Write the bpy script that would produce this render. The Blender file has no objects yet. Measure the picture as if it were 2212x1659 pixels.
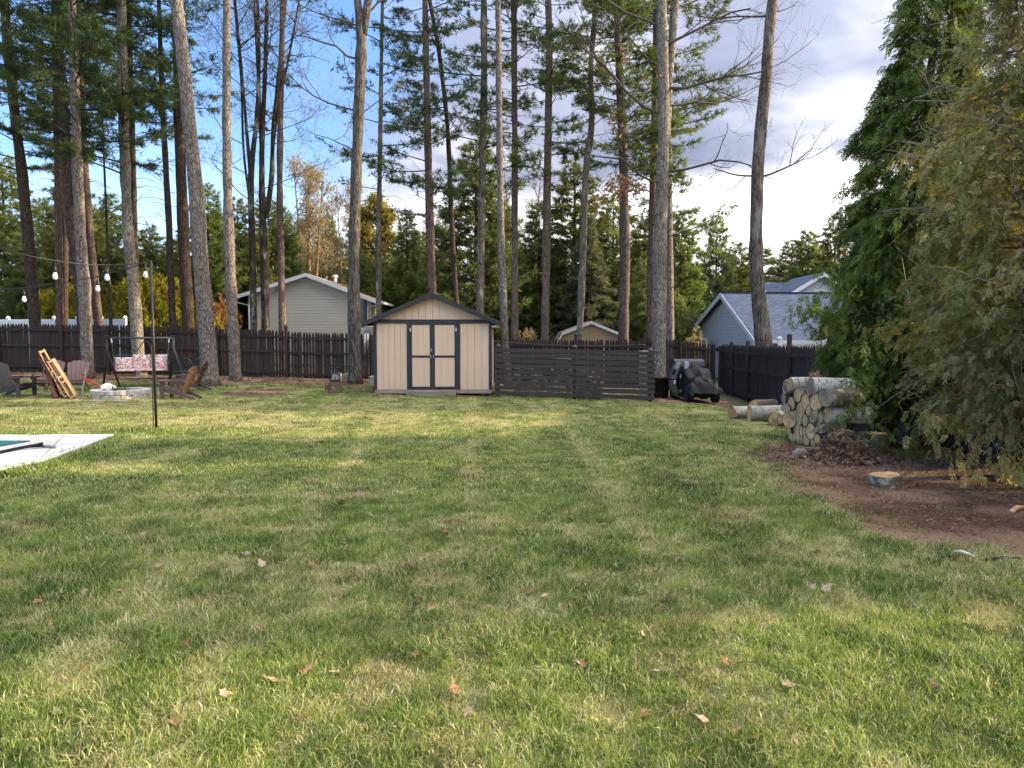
import bpy, math, random
import numpy as np
from mathutils import Vector, Matrix
R = math.radians
sc = bpy.context.scene
COL = sc.collection

# ---------------------------------------------------------------- camera
# pixel units used below: the photograph scaled to 2212 x 1659
F, CX, CY, HZ = 1661.2, 1106.0, 829.5, 727.0
CAMZ = 1.6
PITCH = math.atan((CY - HZ) / F)
cam_d = bpy.data.cameras.new('camera'); cam = bpy.data.objects.new('camera', cam_d); COL.objects.link(cam)
cam.location = (0, 0, CAMZ); cam.rotation_euler = (R(90) - PITCH, 0, 0)
cam_d.sensor_fit = 'HORIZONTAL'; cam_d.sensor_width = 36.0; cam_d.lens = F / 2212.0 * 36.0
cam_d.clip_start = 0.05; cam_d.clip_end = 3000
sc.camera = cam

# ---------------------------------------------------------------- sky, sun, exposure
SUN_AZ, SUN_EL = R(84), R(14)          # azimuth from +Y towards +X
SUND = Vector((math.sin(SUN_AZ) * math.cos(SUN_EL), math.cos(SUN_AZ) * math.cos(SUN_EL), math.sin(SUN_EL)))
sc.view_settings.view_transform = 'Standard'; sc.view_settings.look = 'None'
sc.cycles.adaptive_threshold = 0.02; sc.cycles.max_bounces = 5; sc.cycles.diffuse_bounces = 2; sc.cycles.glossy_bounces = 2; sc.cycles.transmission_bounces = 2; sc.cycles.caustics_reflective = False; sc.cycles.caustics_refractive = False
sc.view_settings.exposure = 2.4; sc.view_settings.gamma = 1.0; sc.view_settings.use_curve_mapping = False
W = bpy.data.worlds.new('World'); sc.world = W; W.use_nodes = True
nt = W.node_tree; nt.nodes.clear()
def N(tree, kind, **kw):
    n = tree.nodes.new(kind)
    for k, v in kw.items(): setattr(n, k, v)
    return n
def mth(tree, op, a, b=None, clamp=False):
    n = N(tree, 'ShaderNodeMath', operation=op); n.use_clamp = clamp
    for i, s in enumerate((a, b)):
        if s is None: continue
        if isinstance(s, (int, float)): n.inputs[i].default_value = s
        else: tree.links.new(s, n.inputs[i])
    return n.outputs[0]
def ramp(tree, src, stops, interp='LINEAR'):
    n = N(tree, 'ShaderNodeValToRGB'); cr = n.color_ramp; cr.interpolation = interp
    while len(cr.elements) < len(stops): cr.elements.new(0.5)
    for e, (p, c) in zip(cr.elements, stops):
        e.position = p; e.color = (*c, 1) if not isinstance(c, (int, float)) else (c, c, c, 1)
    tree.links.new(src, n.inputs[0]); return n.outputs[0]
def mixc(tree, fac, a, b, mode='MIX'):
    n = N(tree, 'ShaderNodeMix', data_type='RGBA', blend_type=mode)
    for s, i in ((fac, 0), (a, 6), (b, 7)):
        if isinstance(s, (int, float)): n.inputs[i].default_value = s
        elif isinstance(s, tuple): n.inputs[i].default_value = (*s, 1)
        else: tree.links.new(s, n.inputs[i])
    return n.outputs[2]
def build_world():
    t = nt; L = t.links.new
    tc = N(t, 'ShaderNodeTexCoord').outputs['Generated']
    sep = N(t, 'ShaderNodeSeparateXYZ'); L(tc, sep.inputs[0])
    x, y, z = sep.outputs
    sky = N(t, 'ShaderNodeTexSky', sky_type='NISHITA', sun_disc=False)
    sky.sun_elevation = SUN_EL; sky.sun_rotation = SUN_AZ; sky.air_density = 1.0; sky.dust_density = 0.6; sky.ozone_density = 2.0
    bg1 = N(t, 'ShaderNodeBackground'); bg1.inputs[1].default_value = 0.064
    tint = mixc(t, 1.0, sky.outputs[0], (0.78, 0.98, 1.30), 'MULTIPLY')
    L(tint, bg1.inputs[0])
    # clouds on a flat layer overhead
    zz = mth(t, 'ADD', mth(t, 'MAXIMUM', z, 0.0), 0.16)
    cv = N(t, 'ShaderNodeCombineXYZ'); L(mth(t, 'DIVIDE', x, zz), cv.inputs[0]); L(mth(t, 'DIVIDE', y, zz), cv.inputs[1])
    n1 = N(t, 'ShaderNodeTexNoise'); n1.inputs['Scale'].default_value = 0.55; n1.inputs['Detail'].default_value = 5; n1.inputs['Roughness'].default_value = 0.52; n1.inputs['Distortion'].default_value = 0.5
    L(cv.outputs[0], n1.inputs['Vector'])
    n2 = N(t, 'ShaderNodeTexNoise'); n2.inputs['Scale'].default_value = 1.5; n2.inputs['Detail'].default_value = 4
    L(cv.outputs[0], n2.inputs['Vector'])
    cover = mth(t, 'ADD', n1.outputs[0], mth(t, 'MULTIPLY', x, 0.42))
    cover = mth(t, 'ADD', cover, 0.10)
    mask = ramp(t, cover, [(0.45, 0.0), (0.62, 1.0)], 'EASE')
    ccol = ramp(t, n2.outputs[0], [(0.36, (0.100, 0.112, 0.16)), (0.52, (0.148, 0.16, 0.212)), (0.68, (0.33, 0.33, 0.35))])
    # towards the horizon cloud layers thin out to white, brighter round the veiled sun
    dsun = N(t, 'ShaderNodeVectorMath', operation='DOT_PRODUCT'); L(tc, dsun.inputs[0]); dsun.inputs[1].default_value = SUND
    glow = mth(t, 'POWER', mth(t, 'MAXIMUM', mth(t, 'MULTIPLY', mth(t, 'ADD', dsun.outputs['Value'], 0.55), 0.645), 0.0), 3.0)
    hz = mth(t, 'POWER', 2.718, mth(t, 'MULTIPLY', mth(t, 'MAXIMUM', z, 0.0), -7.0))
    zn = mth(t, 'ADD', z, mth(t, 'MULTIPLY', mth(t, 'SUBTRACT', n1.outputs[0], 0.5), 0.22))
    band = ramp(t, zn, [(0.02, 1.0), (0.155, 1.0), (0.215, 0.0)], 'EASE')
    white = mth(t, 'MULTIPLY', band, mth(t, 'ADD', 0.35, glow), True)
    ccol = mixc(t, ramp(t, z, [(0.34, 0.0), (0.80, 1.0)], 'EASE'), ccol, (0.60, 0.585, 0.565))     # the layer is thin overhead
    ccol2 = mixc(t, white, ccol, (0.95, 0.92, 0.88))
    bg2 = N(t, 'ShaderNodeBackground'); L(ccol2, bg2.inputs[0])
    # overcast skies grow brighter towards the zenith: (1 + 2 sin h) / 3
    L(mth(t, 'ADD', 0.50, mth(t, 'MULTIPLY', mth(t, 'MAXIMUM', z, 0.0), 1.0)), bg2.inputs[1])
    m2 = mth(t, 'MAXIMUM', mask, mth(t, 'MULTIPLY', hz, 0.72))
    mx = N(t, 'ShaderNodeMixShader'); L(m2, mx.inputs[0]); L(bg1.outputs[0], mx.inputs[1]); L(bg2.outputs[0], mx.inputs[2])
    out = N(t, 'ShaderNodeOutputWorld'); L(mx.outputs[0], out.inputs[0])
build_world()
sun_d = bpy.data.lights.new('sun', 'SUN'); sun_d.energy = 2.2; sun_d.angle = R(1.5); sun_d.color = (1.0, 0.80, 0.52)
sun = bpy.data.objects.new('sun', sun_d); COL.objects.link(sun)
sun.rotation_euler = SUND.to_track_quat('Z', 'Y').to_euler(); sun.location = (30, 10, 20)

# ---------------------------------------------------------------- pixel <-> place
_c, _s = math.cos(PITCH), math.sin(PITCH)
def ray(px, py):
    r, u = (px - CX) / F, -(py - CY) / F
    d = np.array([r, u * _s + _c, u * _c - _s]); return d / d[1]
def at(px, py, Y):
    return np.array([0, 0, CAMZ]) + ray(px, py) * Y
def sstep(a, b, v):
    t = np.clip((np.asarray(v, float) - a) / (b - a), 0, 1); return t * t * (3 - 2 * t)
def zg(x, y):
    s = sstep(6, 22, y)
    xx = np.clip(x, -24, 12)
    z = -0.0207 * (xx + 4) * s - 0.20 * sstep(4.5, 7.5, x) * sstep(10, 16, y)
    return z + 0.012 * np.sin(x * 1.7 + 0.6 * y) * np.sin(y * 1.3 - 0.4 * x)
def gnd(px, py):
    d = ray(px, py); Y = 10.0
    for _ in range(60):
        p = np.array([0, 0, CAMZ]) + d * Y
        Y2 = (float(zg(p[0], p[1])) - CAMZ) / d[2]
        Y = 0.5 * Y + 0.5 * Y2
    return np.array([0, 0, CAMZ]) + d * Y
_rt = np.random.RandomState(11); _tab = _rt.rand(256, 256)
def vn(x, y, sc_=1.0, seed=0):
    x = np.asarray(x, float) * sc_ + 100 + seed * 17.3; y = np.asarray(y, float) * sc_ + 100 + seed * 7.7
    xi, yi = np.floor(x).astype(int), np.floor(y).astype(int); fx, fy = x - xi, y - yi
    fx, fy = fx * fx * (3 - 2 * fx), fy * fy * (3 - 2 * fy)
    a, b, c, d = _tab[xi % 256, yi % 256], _tab[(xi + 1) % 256, yi % 256], _tab[xi % 256, (yi + 1) % 256], _tab[(xi + 1) % 256, (yi + 1) % 256]
    return (a * (1 - fx) + b * fx) * (1 - fy) + (c * (1 - fx) + d * fx) * fy
def fbm(x, y, sc_=1.0, seed=0):
    return (vn(x, y, sc_, seed) + 0.5 * vn(x, y, sc_ * 2.1, seed + 1) + 0.25 * vn(x, y, sc_ * 4.3, seed + 2)) / 1.75

# ---------------------------------------------------------------- mesh helpers
def link(o, parent=None):
    COL.objects.link(o)
    if parent is not None: o.parent = parent
    return o
def fast_mesh(name, V, faces_n, idx, smooth=False):
    """V (n,3); idx flat loop indices; faces_n corners per face (constant)"""
    me = bpy.data.meshes.new(name); V = np.asarray(V, np.float32); idx = np.asarray(idx, np.int32).ravel()
    nf = len(idx) // faces_n
    me.vertices.add(len(V)); me.vertices.foreach_set('co', V.ravel())
    me.loops.add(len(idx)); me.loops.foreach_set('vertex_index', idx)
    me.polygons.add(nf); me.polygons.foreach_set('loop_start', np.arange(nf, dtype=np.int32) * faces_n)
    if smooth: me.polygons.foreach_set('use_smooth', np.ones(nf, bool))
    me.update(calc_edges=True); return me
class MB:
    def __init__(s): s.v = []; s.f = []
    def add(s, V, Fc):
        k = len(s.v); s.v += [tuple(map(float, p)) for p in V]; s.f += [tuple(k + i for i in f) for f in Fc]; return s
    def box(s, c, d, M=None):
        h = np.array(d) / 2.0
        P = np.array([[x, y, z] for x in (-1, 1) for y in (-1, 1) for z in (-1, 1)]) * h
        if M is not None: P = P @ np.array(M).T
        return s.add(P + np.array(c), [(0, 1, 3, 2), (4, 6, 7, 5), (0, 4, 5, 1), (2, 3, 7, 6), (0, 2, 6, 4), (1, 5, 7, 3)])
    def beam(s, a, b, w, h, up=(0, 0, 1)):
        a, b = np.array(a, float), np.array(b, float); t = b - a; L = np.linalg.norm(t); t /= L
        u = np.cross(np.array(up, float), t); u /= np.linalg.norm(u); v = np.cross(t, u)
        return s.box((a + b) / 2, (w, h, L), np.stack([u, v, t], 1))
    def prism(s, loop, ext):
        loop = [np.array(p, float) for p in loop]; e = np.array(ext, float); n = len(loop)
        return s.add(loop + [p + e for p in loop], [tuple(range(n))[::-1], tuple(range(n, 2 * n))] + [(i, (i + 1) % n, n + (i + 1) % n, n + i) for i in range(n)])
    def tube(s, pts, rad, n=6, cap=True):
        P = np.array(pts, float); m = len(P)
        r = np.broadcast_to(np.array(rad, float), (m,)) if np.ndim(rad) < 2 else None
        T = np.gradient(P, axis=0); T /= np.maximum(np.linalg.norm(T, axis=1, keepdims=True), 1e-9)
        mean = P[-1] - P[0]; ref = np.array([1.0, 0, 0]) if abs(mean[0]) < 0.6 * np.linalg.norm(mean) + 1e-9 else np.array([0, 0, 1.0])
        U = np.cross(T, ref); nu = np.linalg.norm(U, axis=1, keepdims=True); U = np.where(nu < 1e-6, [[0, 1, 0]], U / np.maximum(nu, 1e-9)); Vv = np.cross(T, U)
        a = np.arange(n) / n * 2 * np.pi
        ring = U[:, None, :] * np.cos(a)[None, :, None] + Vv[:, None, :] * np.sin(a)[None, :, None]
        rr = r[:, None, None] if r is not None else np.array(rad)[:, :, None]
        V = (P[:, None, :] + ring * rr).reshape(-1, 3)
        Fc = [(i * n + j, i * n + (j + 1) % n, (i + 1) * n + (j + 1) % n, (i + 1) * n + j) for i in range(m - 1) for j in range(n)]
        if cap: Fc += [tuple(range(n))[::-1], tuple(range((m - 1) * n, m * n))]
        return s.add(V, Fc)
    def lathe(s, prof, n=16, c=(0, 0, 0), M=None):
        a = np.arange(n) / n * 2 * np.pi
        V = np.array([[r * math.cos(t), r * math.sin(t), z] for r, z in prof for t in a])
        if M is not None: V = V @ np.array(M).T
        m = len(prof)
        Fc = [(i * n + j, i * n + (j + 1) % n, (i + 1) * n + (j + 1) % n, (i + 1) * n + j) for i in range(m - 1) for j in range(n)]
        Fc += [tuple(range(n))[::-1], tuple(range((m - 1) * n, m * n))]
        return s.add(V + np.array(c), Fc)
    def mesh(s, name, off=(0, 0, 0), smooth=False):
        me = bpy.data.meshes.new(name); o = np.array(off, float)
        me.from_pydata([tuple(np.array(p) - o) for p in s.v] if np.any(o) else s.v, [], s.f)
        if smooth: me.polygons.foreach_set('use_smooth', np.ones(len(me.polygons), bool))
        me.update(); return me
    def build(s, name, mat, parent=None, world=False, smooth=False):
        off = tuple(parent.location) if (world and parent is not None) else (0, 0, 0)
        me = s.mesh(name, off, smooth); me.materials.append(mat)
        return link(bpy.data.objects.new(name, me), parent)
def obj(name, me, mat, parent=None, loc=None, rot=None, scl=None):
    if mat is not None and not me.materials: me.materials.append(mat)
    o = bpy.data.objects.new(name, me)
    if loc is not None: o.location = loc
    if rot is not None: o.rotation_euler = rot
    if scl is not None: o.scale = scl
    return link(o, parent)
def tag(o, label=None, cat=None, group=None, kind=None):
    for k, v in (('label', label), ('category', cat), ('group', group), ('kind', kind)):
        if v: o[k] = v
    return o
def thing(name, label, cat, loc=(0, 0, 0), rz=0.0, group=None):
    o = bpy.data.objects.new(name, None); o.empty_display_size = 0.2
    o.location = tuple(map(float, loc)); o.rotation_euler = (0, 0, rz); link(o)
    return tag(o, label, cat, group)
KIDS = {}
def children(o):
    return [c for c in bpy.data.objects if c.parent == o]
def copy_tree(o, loc=None, rz=None, scl=None, label=None, group=None, parent=None):
    c = o.copy(); COL.objects.link(c); c.parent = parent
    if loc is not None: c.location = tuple(map(float, loc))
    if rz is not None: c.rotation_euler = (0, 0, rz)
    if scl is not None: c.scale = scl if not isinstance(scl, (int, float)) else (scl,) * 3
    if label: c['label'] = label
    if group: c['group'] = group
    for ch in children(o): copy_tree(ch, parent=c)
    return c

# ---------------------------------------------------------------- materials
def new_mat(name):
    m = bpy.data.materials.new(name); m.use_nodes = True; t = m.node_tree; t.nodes.clear()
    out = N(t, 'ShaderNodeOutputMaterial'); return m, t, out
def coords(t, scale=(1, 1, 1), rnd=True, world=False):
    if world: v = N(t, 'ShaderNodeNewGeometry').outputs['Position']
    else: v = N(t, 'ShaderNodeTexCoord').outputs['Object']
    mp = N(t, 'ShaderNodeMapping'); mp.inputs['Scale'].default_value = scale; t.links.new(v, mp.inputs[0])
    if not rnd: return mp.outputs[0], None
    oi = N(t, 'ShaderNodeObjectInfo').outputs['Random']
    cm = N(t, 'ShaderNodeCombineXYZ')
    for i in range(3): t.links.new(mth(t, 'MULTIPLY', oi, 40.0 + 13 * i), cm.inputs[i])
    ad = N(t, 'ShaderNodeVectorMath', operation='ADD'); t.links.new(mp.outputs[0], ad.inputs[0]); t.links.new(cm.outputs[0], ad.inputs[1])
    return ad.outputs[0], oi
def noise(t, vec, scale, detail=4, rough=0.55, dist=0.0):
    n = N(t, 'ShaderNodeTexNoise'); n.inputs['Scale'].default_value = scale; n.inputs['Detail'].default_value = detail
    n.inputs['Roughness'].default_value = rough; n.inputs['Distortion'].default_value = dist
    t.links.new(vec, n.inputs['Vector']); return n.outputs[0]
def finish(t, out, col, rough=0.7, bump=None, bstr=0.3, bdist=0.01, metal=0.0, spec=0.35):
    b = N(t, 'ShaderNodeBsdfPrincipled'); b.inputs['Roughness'].default_value = rough; b.inputs['Metallic'].default_value = metal
    b.inputs['Specular IOR Level'].default_value = spec
    if isinstance(col, tuple): b.inputs['Base Color'].default_value = (*col, 1)
    else: t.links.new(col, b.inputs['Base Color'])
    if bump is not None:
        bn = N(t, 'ShaderNodeBump'); bn.inputs['Strength'].default_value = bstr; bn.inputs['Distance'].default_value = bdist
        t.links.new(bump, bn.inputs['Height']); t.links.new(bn.outputs[0], b.inputs['Normal'])
    t.links.new(b.outputs[0], out.inputs[0]); return b
def hsv_jit(t, col, rnd, amt=0.25):
    """brightness differs a little from object to object"""
    f = mth(t, 'ADD', 1.0 - amt / 2, mth(t, 'MULTIPLY', rnd, amt))
    return mixc(t, 1.0, col, _gray(t, f), 'MULTIPLY')
def _gray(t, f):
    c = N(t, 'ShaderNodeCombineXYZ')
    for i in range(3): t.links.new(f, c.inputs[i])
    return c.outputs[0]
def plain(name, c1, c2=None, scale=(4, 4, 4), rough=0.7, bstr=0.25, bdist=0.006, jit=0.2, metal=0.0, spec=0.35, detail=5, lo=0.35, hi=0.68):
    m, t, out = new_mat(name); v, oi = coords(t, scale)
    n = noise(t, v, 1.0, detail)
    c2 = c2 or tuple(x * 0.72 for x in c1)
    col = ramp(t, n, [(lo, c2), (hi, c1)])
    if jit: col = hsv_jit(t, col, oi, jit)
    finish(t, out, col, rough, n, bstr, bdist, metal, spec); return m
def leafy(name, cols, trans=0.35, nscale=1.2, jit=0.35, rough=0.75):
    m, t, out = new_mat(name); v, oi = coords(t, (1, 1, 1))
    n = noise(t, v, nscale, 3)
    n2 = noise(t, v, nscale * 14, 1)
    f = mth(t, 'ADD', mth(t, 'MULTIPLY', n, 0.62), mth(t, 'MULTIPLY', n2, 0.38))
    k = len(cols); col = ramp(t, f, [(0.36 + 0.28 * i / (k - 1), c) for i, c in enumerate(cols)])
    if jit: col = hsv_jit(t, col, oi, jit)
    d = N(t, 'ShaderNodeBsdfPrincipled'); d.inputs['Roughness'].default_value = rough; d.inputs['Specular IOR Level'].default_value = 0.18
    t.links.new(col, d.inputs['Base Color'])
    tr = N(t, 'ShaderNodeBsdfTranslucent'); t.links.new(mixc(t, 1.0, col, (1.25, 1.25, 0.75), 'MULTIPLY'), tr.inputs[0])
    mx = N(t, 'ShaderNodeMixShader'); mx.inputs[0].default_value = trans
    t.links.new(d.outputs[0], mx.inputs[1]); t.links.new(tr.outputs[0], mx.inputs[2]); t.links.new(mx.outputs[0], out.inputs[0]); return m
def bark_plates(name, plate, plate2, crack, scale=9.0, zs=0.38, lichen=None, bd=0.02):
    m, t, out = new_mat(name); v, oi = coords(t, (1, 1, zs))
    nz = noise(t, v, 6, 3)
    wv = N(t, 'ShaderNodeVectorMath', operation='ADD'); sc3 = N(t, 'ShaderNodeVectorMath', operation='SCALE'); sc3.inputs['Scale'].default_value = 0.16
    nn = N(t, 'ShaderNodeTexNoise'); nn.inputs['Scale'].default_value = 5; t.links.new(v, nn.inputs['Vector'])
    t.links.new(nn.outputs[1], sc3.inputs[0]); t.links.new(v, wv.inputs[0]); t.links.new(sc3.outputs[0], wv.inputs[1])
    vo = N(t, 'ShaderNodeTexVoronoi', feature='DISTANCE_TO_EDGE'); vo.inputs['Scale'].default_value = scale; t.links.new(wv.outputs[0], vo.inputs['Vector'])
    vc = N(t, 'ShaderNodeTexVoronoi'); vc.inputs['Scale'].default_value = scale; t.links.new(wv.outputs[0], vc.inputs['Vector'])
    base = mixc(t, ramp(t, vc.outputs['Color'], [(0.2, 0.0), (0.8, 1.0)]), plate, plate2)
    base = mixc(t, ramp(t, noise(t, v, 26, 3), [(0.42, 0.0), (0.7, 0.6)]), base, tuple(x * 0.55 for x in plate2))
    if lichen: base = mixc(t, ramp(t, noise(t, v, 3.2, 5, 0.7), [(0.56, 0.0), (0.66, 0.75)]), base, lichen)
    edge = ramp(t, vo.outputs[0], [(0.015, 0.0), (0.11, 1.0)])
    col = mixc(t, edge, crack, base); col = hsv_jit(t, col, oi, 0.3)
    h = mth(t, 'ADD', edge, mth(t, 'MULTIPLY', nz, 0.5))
    finish(t, out, col, 0.9, h, 0.9, bd, 0, 0.15); return m
def bark_furrow(name, ridge, ridge2, crack, scale=16.0, zs=0.16, lichen=None, lo=0.40, hi=0.56, bd=0.025):
    m, t, out = new_mat(name); v, oi = coords(t, (1, 1, zs))
    n = noise(t, v, scale, 3, 0.6, 0.9); n2 = noise(t, v, scale * 2.6, 2)
    col = ramp(t, n, [(lo, crack), (hi, ridge2), (min(hi + 0.16, 1), ridge)])
    col = mixc(t, ramp(t, n2, [(0.4, 0.0), (0.7, 0.45)]), col, crack)
    if lichen: col = mixc(t, ramp(t, noise(t, v, 3.6, 5, 0.7), [(0.55, 0.0), (0.64, 0.7)]), col, lichen)
    col = hsv_jit(t, col, oi, 0.3)
    finish(t, out, col, 0.92, n, 0.9, bd, 0, 0.15); return m
M = {}
M['bark_pine'] = bark_plates('bark_pine', (0.285, 0.248, 0.225), (0.205, 0.175, 0.158), (0.085, 0.068, 0.06), 16, 0.32)
M['bark_red'] = bark_plates('bark_red', (0.215, 0.155, 0.13), (0.155, 0.115, 0.10), (0.065, 0.045, 0.038), 17, 0.26)
M['bark_dark'] = bark_plates('bark_dark', (0.115, 0.082, 0.068), (0.075, 0.055, 0.048), (0.035, 0.026, 0.022), 17, 0.26)
M['bark_grey'] = bark_plates('bark_grey', (0.30, 0.27, 0.23), (0.22, 0.19, 0.165), (0.09, 0.07, 0.058), 14, 0.36, (0.36, 0.36, 0.30), 0.012)
M['bark_oak'] = bark_furrow('bark_oak', (0.215, 0.20, 0.18), (0.125, 0.112, 0.10), (0.035, 0.029, 0.025), 20, 0.20)
M['bark_ash'] = bark_furrow('bark_ash', (0.27, 0.22, 0.185), (0.17, 0.135, 0.115), (0.055, 0.04, 0.034), 22, 0.22, (0.28, 0.28, 0.24))
M['bark_lichen'] = bark_furrow('bark_lichen', (0.23, 0.21, 0.17), (0.15, 0.13, 0.105), (0.06, 0.048, 0.038), 18, 0.35, (0.40, 0.41, 0.36), 0.36, 0.5, 0.01)
M['bark_maple'] = bark_furrow('bark_maple', (0.085, 0.068, 0.055), (0.05, 0.04, 0.034), (0.02, 0.016, 0.014), 14, 0.3, (0.30, 0.31, 0.26))
M['twig'] = plain('twig', (0.12, 0.095, 0.08), (0.06, 0.046, 0.04), (9, 9, 9), 0.9)
M['twig_dark'] = plain('twig_dark', (0.05, 0.038, 0.032), (0.025, 0.02, 0.018), (9, 9, 9), 0.9)
M['twig_gold'] = plain('twig_gold', (0.30, 0.21, 0.12), (0.18, 0.12, 0.075), (9, 9, 9), 0.9)
M['twig_pale'] = plain('twig_pale', (0.33, 0.26, 0.19), (0.19, 0.145, 0.11), (9, 9, 9), 0.85)
M['pine_dark'] = leafy('pine_dark', [(0.036, 0.060, 0.034), (0.072, 0.110, 0.050), (0.115, 0.15, 0.055)])
M['pine_mid'] = leafy('pine_mid', [(0.056, 0.090, 0.036), (0.12, 0.162, 0.052), (0.20, 0.225, 0.065)], 0.42)
M['pine_olive'] = leafy('pine_olive', [(0.060, 0.075, 0.026), (0.125, 0.135, 0.040), (0.19, 0.185, 0.055)])
M['pine_far'] = leafy('pine_far', [(0.072, 0.104, 0.048), (0.15, 0.185, 0.070), (0.235, 0.25, 0.085)], 0.42, jit=0.5)
M['spruce'] = leafy('spruce', [(0.060, 0.078, 0.055), (0.115, 0.128, 0.085), (0.20, 0.19, 0.12)])
M['cedar_green'] = leafy('cedar_green', [(0.040, 0.064, 0.018), (0.105, 0.148, 0.034), (0.185, 0.225, 0.06)], 0.30, 2.2)
M['cedar_olive'] = leafy('cedar_olive', [(0.095, 0.108, 0.030), (0.22, 0.215, 0.070), (0.33, 0.28, 0.115), (0.34, 0.24, 0.125)], 0.30, 2.0)
M['gold_shrub'] = leafy('gold_shrub', [(0.075, 0.085, 0.015), (0.24, 0.22, 0.025), (0.38, 0.33, 0.04)], 0.35, 1.8)
M['orange_shrub'] = leafy('orange_shrub', [(0.18, 0.10, 0.04), (0.34, 0.17, 0.07), (0.40, 0.24, 0.10)], 0.3, 2.5)
M['bud_yellow'] = leafy('bud_yellow', [(0.16, 0.14, 0.035), (0.28, 0.24, 0.06), (0.36, 0.28, 0.10)], 0.4, 1.5)
M['bud_tan'] = leafy('bud_tan', [(0.20, 0.15, 0.08), (0.30, 0.23, 0.13), (0.36, 0.28, 0.16)], 0.4, 1.5)
M['bud_grey'] = leafy('bud_grey', [(0.13, 0.11, 0.09), (0.20, 0.16, 0.13), (0.28, 0.22, 0.18)], 0.4, 1.5)
M['dead_leaf'] = leafy('dead_leaf', [(0.20, 0.095, 0.05), (0.34, 0.19, 0.11), (0.46, 0.30, 0.19)], 0.25, 6, 0.5)
M['litter'] = leafy('litter', [(0.075, 0.042, 0.028), (0.18, 0.105, 0.065), (0.46, 0.33, 0.22)], 0.1, 8, 0)

# ================================================================ GROUND
_bed = [gnd(x, y)[:2] for x, y in ((1610, 985), (1700, 1012), (1790, 1062), (1850, 1122), (1900, 1150), (2050, 1192), (2212, 1248), (2330, 1320))]
_bed = sorted([(p[1], p[0]) for p in _bed]); BY = np.array([b[0] for b in _bed]); BX = np.array([b[1] for b in _bed])
def dirt_mask(x, y):
    x = np.asarray(x, float); y = np.asarray(y, float)
    wob = (fbm(x, y, 1.6, 3) - 0.5) * 0.9 + (fbm(x, y, 5.0, 5) - 0.5) * 0.5
    xb = np.interp(y, BY, BX, left=BX[0] + 0.6)
    xb = xb + np.maximum(y - BY[-1], 0) * 0.55
    d = sstep(-0.28, 0.28, x - xb + wob)
    d = d * np.where(y > 14, sstep(-0.4, 0.4, x - (5.3 + (y - 14) * 0.10) + wob), 1)
    # bare earth by the mower and in front of the slatted screen
    e = sstep(0.35, -0.35, np.abs(y - 21.9) - 1.5 + wob * 0.6) * sstep(-0.3, 0.4, x - 3.5 + wob * 0.5)
    e = np.maximum(e, sstep(0.22, -0.2, np.abs(y - 20.75 - (x - 4) * -0.17) - 0.22 + wob * 0.35) * sstep(0.6, 1.6, x) * sstep(7.2, 6.0, x))
    # needle patch by the leaning pine, worn earth along the fence and round the shed
    c = gnd(556, 849); q = np.hypot((x - c[0]) / 0.9, (y - c[1]) / 1.5)
    e = np.maximum(e, 0.9 * sstep(1.15, 0.75, q + wob * 0.4))
    c = gnd(330, 822); q = np.hypot((x - c[0]) / 2.2, (y - c[1]) / 1.1)
    e = np.maximum(e, 0.7 * sstep(1.1, 0.6, q + wob * 0.5))
    e = np.maximum(e, 0.70 * sstep(22.8, 25.6, y + wob * 2.2 + .06 * np.clip(-x, -4, 10)))
    e = np.maximum(e, 0.75 * sstep(0.5, 0.0, np.abs(y - 21.25) + wob * 0.5) * sstep(-5.2, -4.4, x) * sstep(0.2, -0.4, x))
    return np.clip(np.maximum(d, e), 0, 1)
def straw_mask(x, y):
    s = fbm(x, y, 0.7, 21) * 0.45 + fbm(x, y, 3.2, 25) * 0.55
    s = sstep(0.50, 0.70, s)
    s = np.maximum(s, .8 * sstep(.35, .6, fbm(x, y, 1.1, 61)) * sstep(11.5, 13, y) * sstep(20.5, 18, y) * sstep(1.5, -3, x))
    for px, py, r in ((140, 1447, .28), (480, 1422, .17), (1308, 1535, .16), (1190, 915, .55), (1770, 1190, .4), (1560, 1110, .35), (820, 1470, .2), (230, 1365, .22)):
        c = gnd(px, py); s = np.maximum(s, sstep(1.25, 0.5, np.hypot(x - c[0], (y - c[1]) * 0.75) / r + (fbm(x, y, 4.0, 8) - 0.5)))
    # narrow dry tracks left by mower wheels
    for a, b, w in (((1210, 905), (1500, 1310), .10), ((1420, 900), (2200, 1330), .16), ((1020, 900), (1010, 1300), .10), ((820, 900), (540, 1330), .10)):
        a, b = gnd(*a), gnd(*b); k = (y - a[1]) / (b[1] - a[1]); xl = a[0] + (b[0] - a[0]) * k
        s = np.maximum(s, 0.75 * sstep(2.6, 0.6, np.abs(x - xl) / w + (fbm(x, y, 1.3, 9) - 0.35) * 2.4))
    return np.clip(s, 0, 1)
def grid(x0, x1, y0, y1, st, name, mat, dz=0.0, masks=True, skip=None):
    nx, ny = int(round((x1 - x0) / st)) + 1, int(round((y1 - y0) / st)) + 1
    X, Y = np.meshgrid(np.linspace(x0, x1, nx), np.linspace(y0, y1, ny))
    V = np.stack([X, Y, zg(X, Y) + dz], -1).reshape(-1, 3)
    I = (np.arange(ny - 1)[:, None] * nx + np.arange(nx - 1)[None]).ravel()
    if skip is not None:
        cx, cy = (X[:-1, :-1] + st / 2).ravel(), (Y[:-1, :-1] + st / 2).ravel(); I = I[~skip(cx, cy)]
    Q = np.stack([I, I + 1, I + nx + 1, I + nx], 1)
    me = fast_mesh(name, V, 4, Q, True)
    if masks:
        for nm, fn in (('dirt', dirt_mask), ('straw', straw_mask)):
            a = me.attributes.new(nm, 'FLOAT', 'POINT'); a.data.foreach_set('value', fn(V[:, 0], V[:, 1]).astype(np.float32))
    return tag(obj(name, me, mat), kind='structure')
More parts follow.
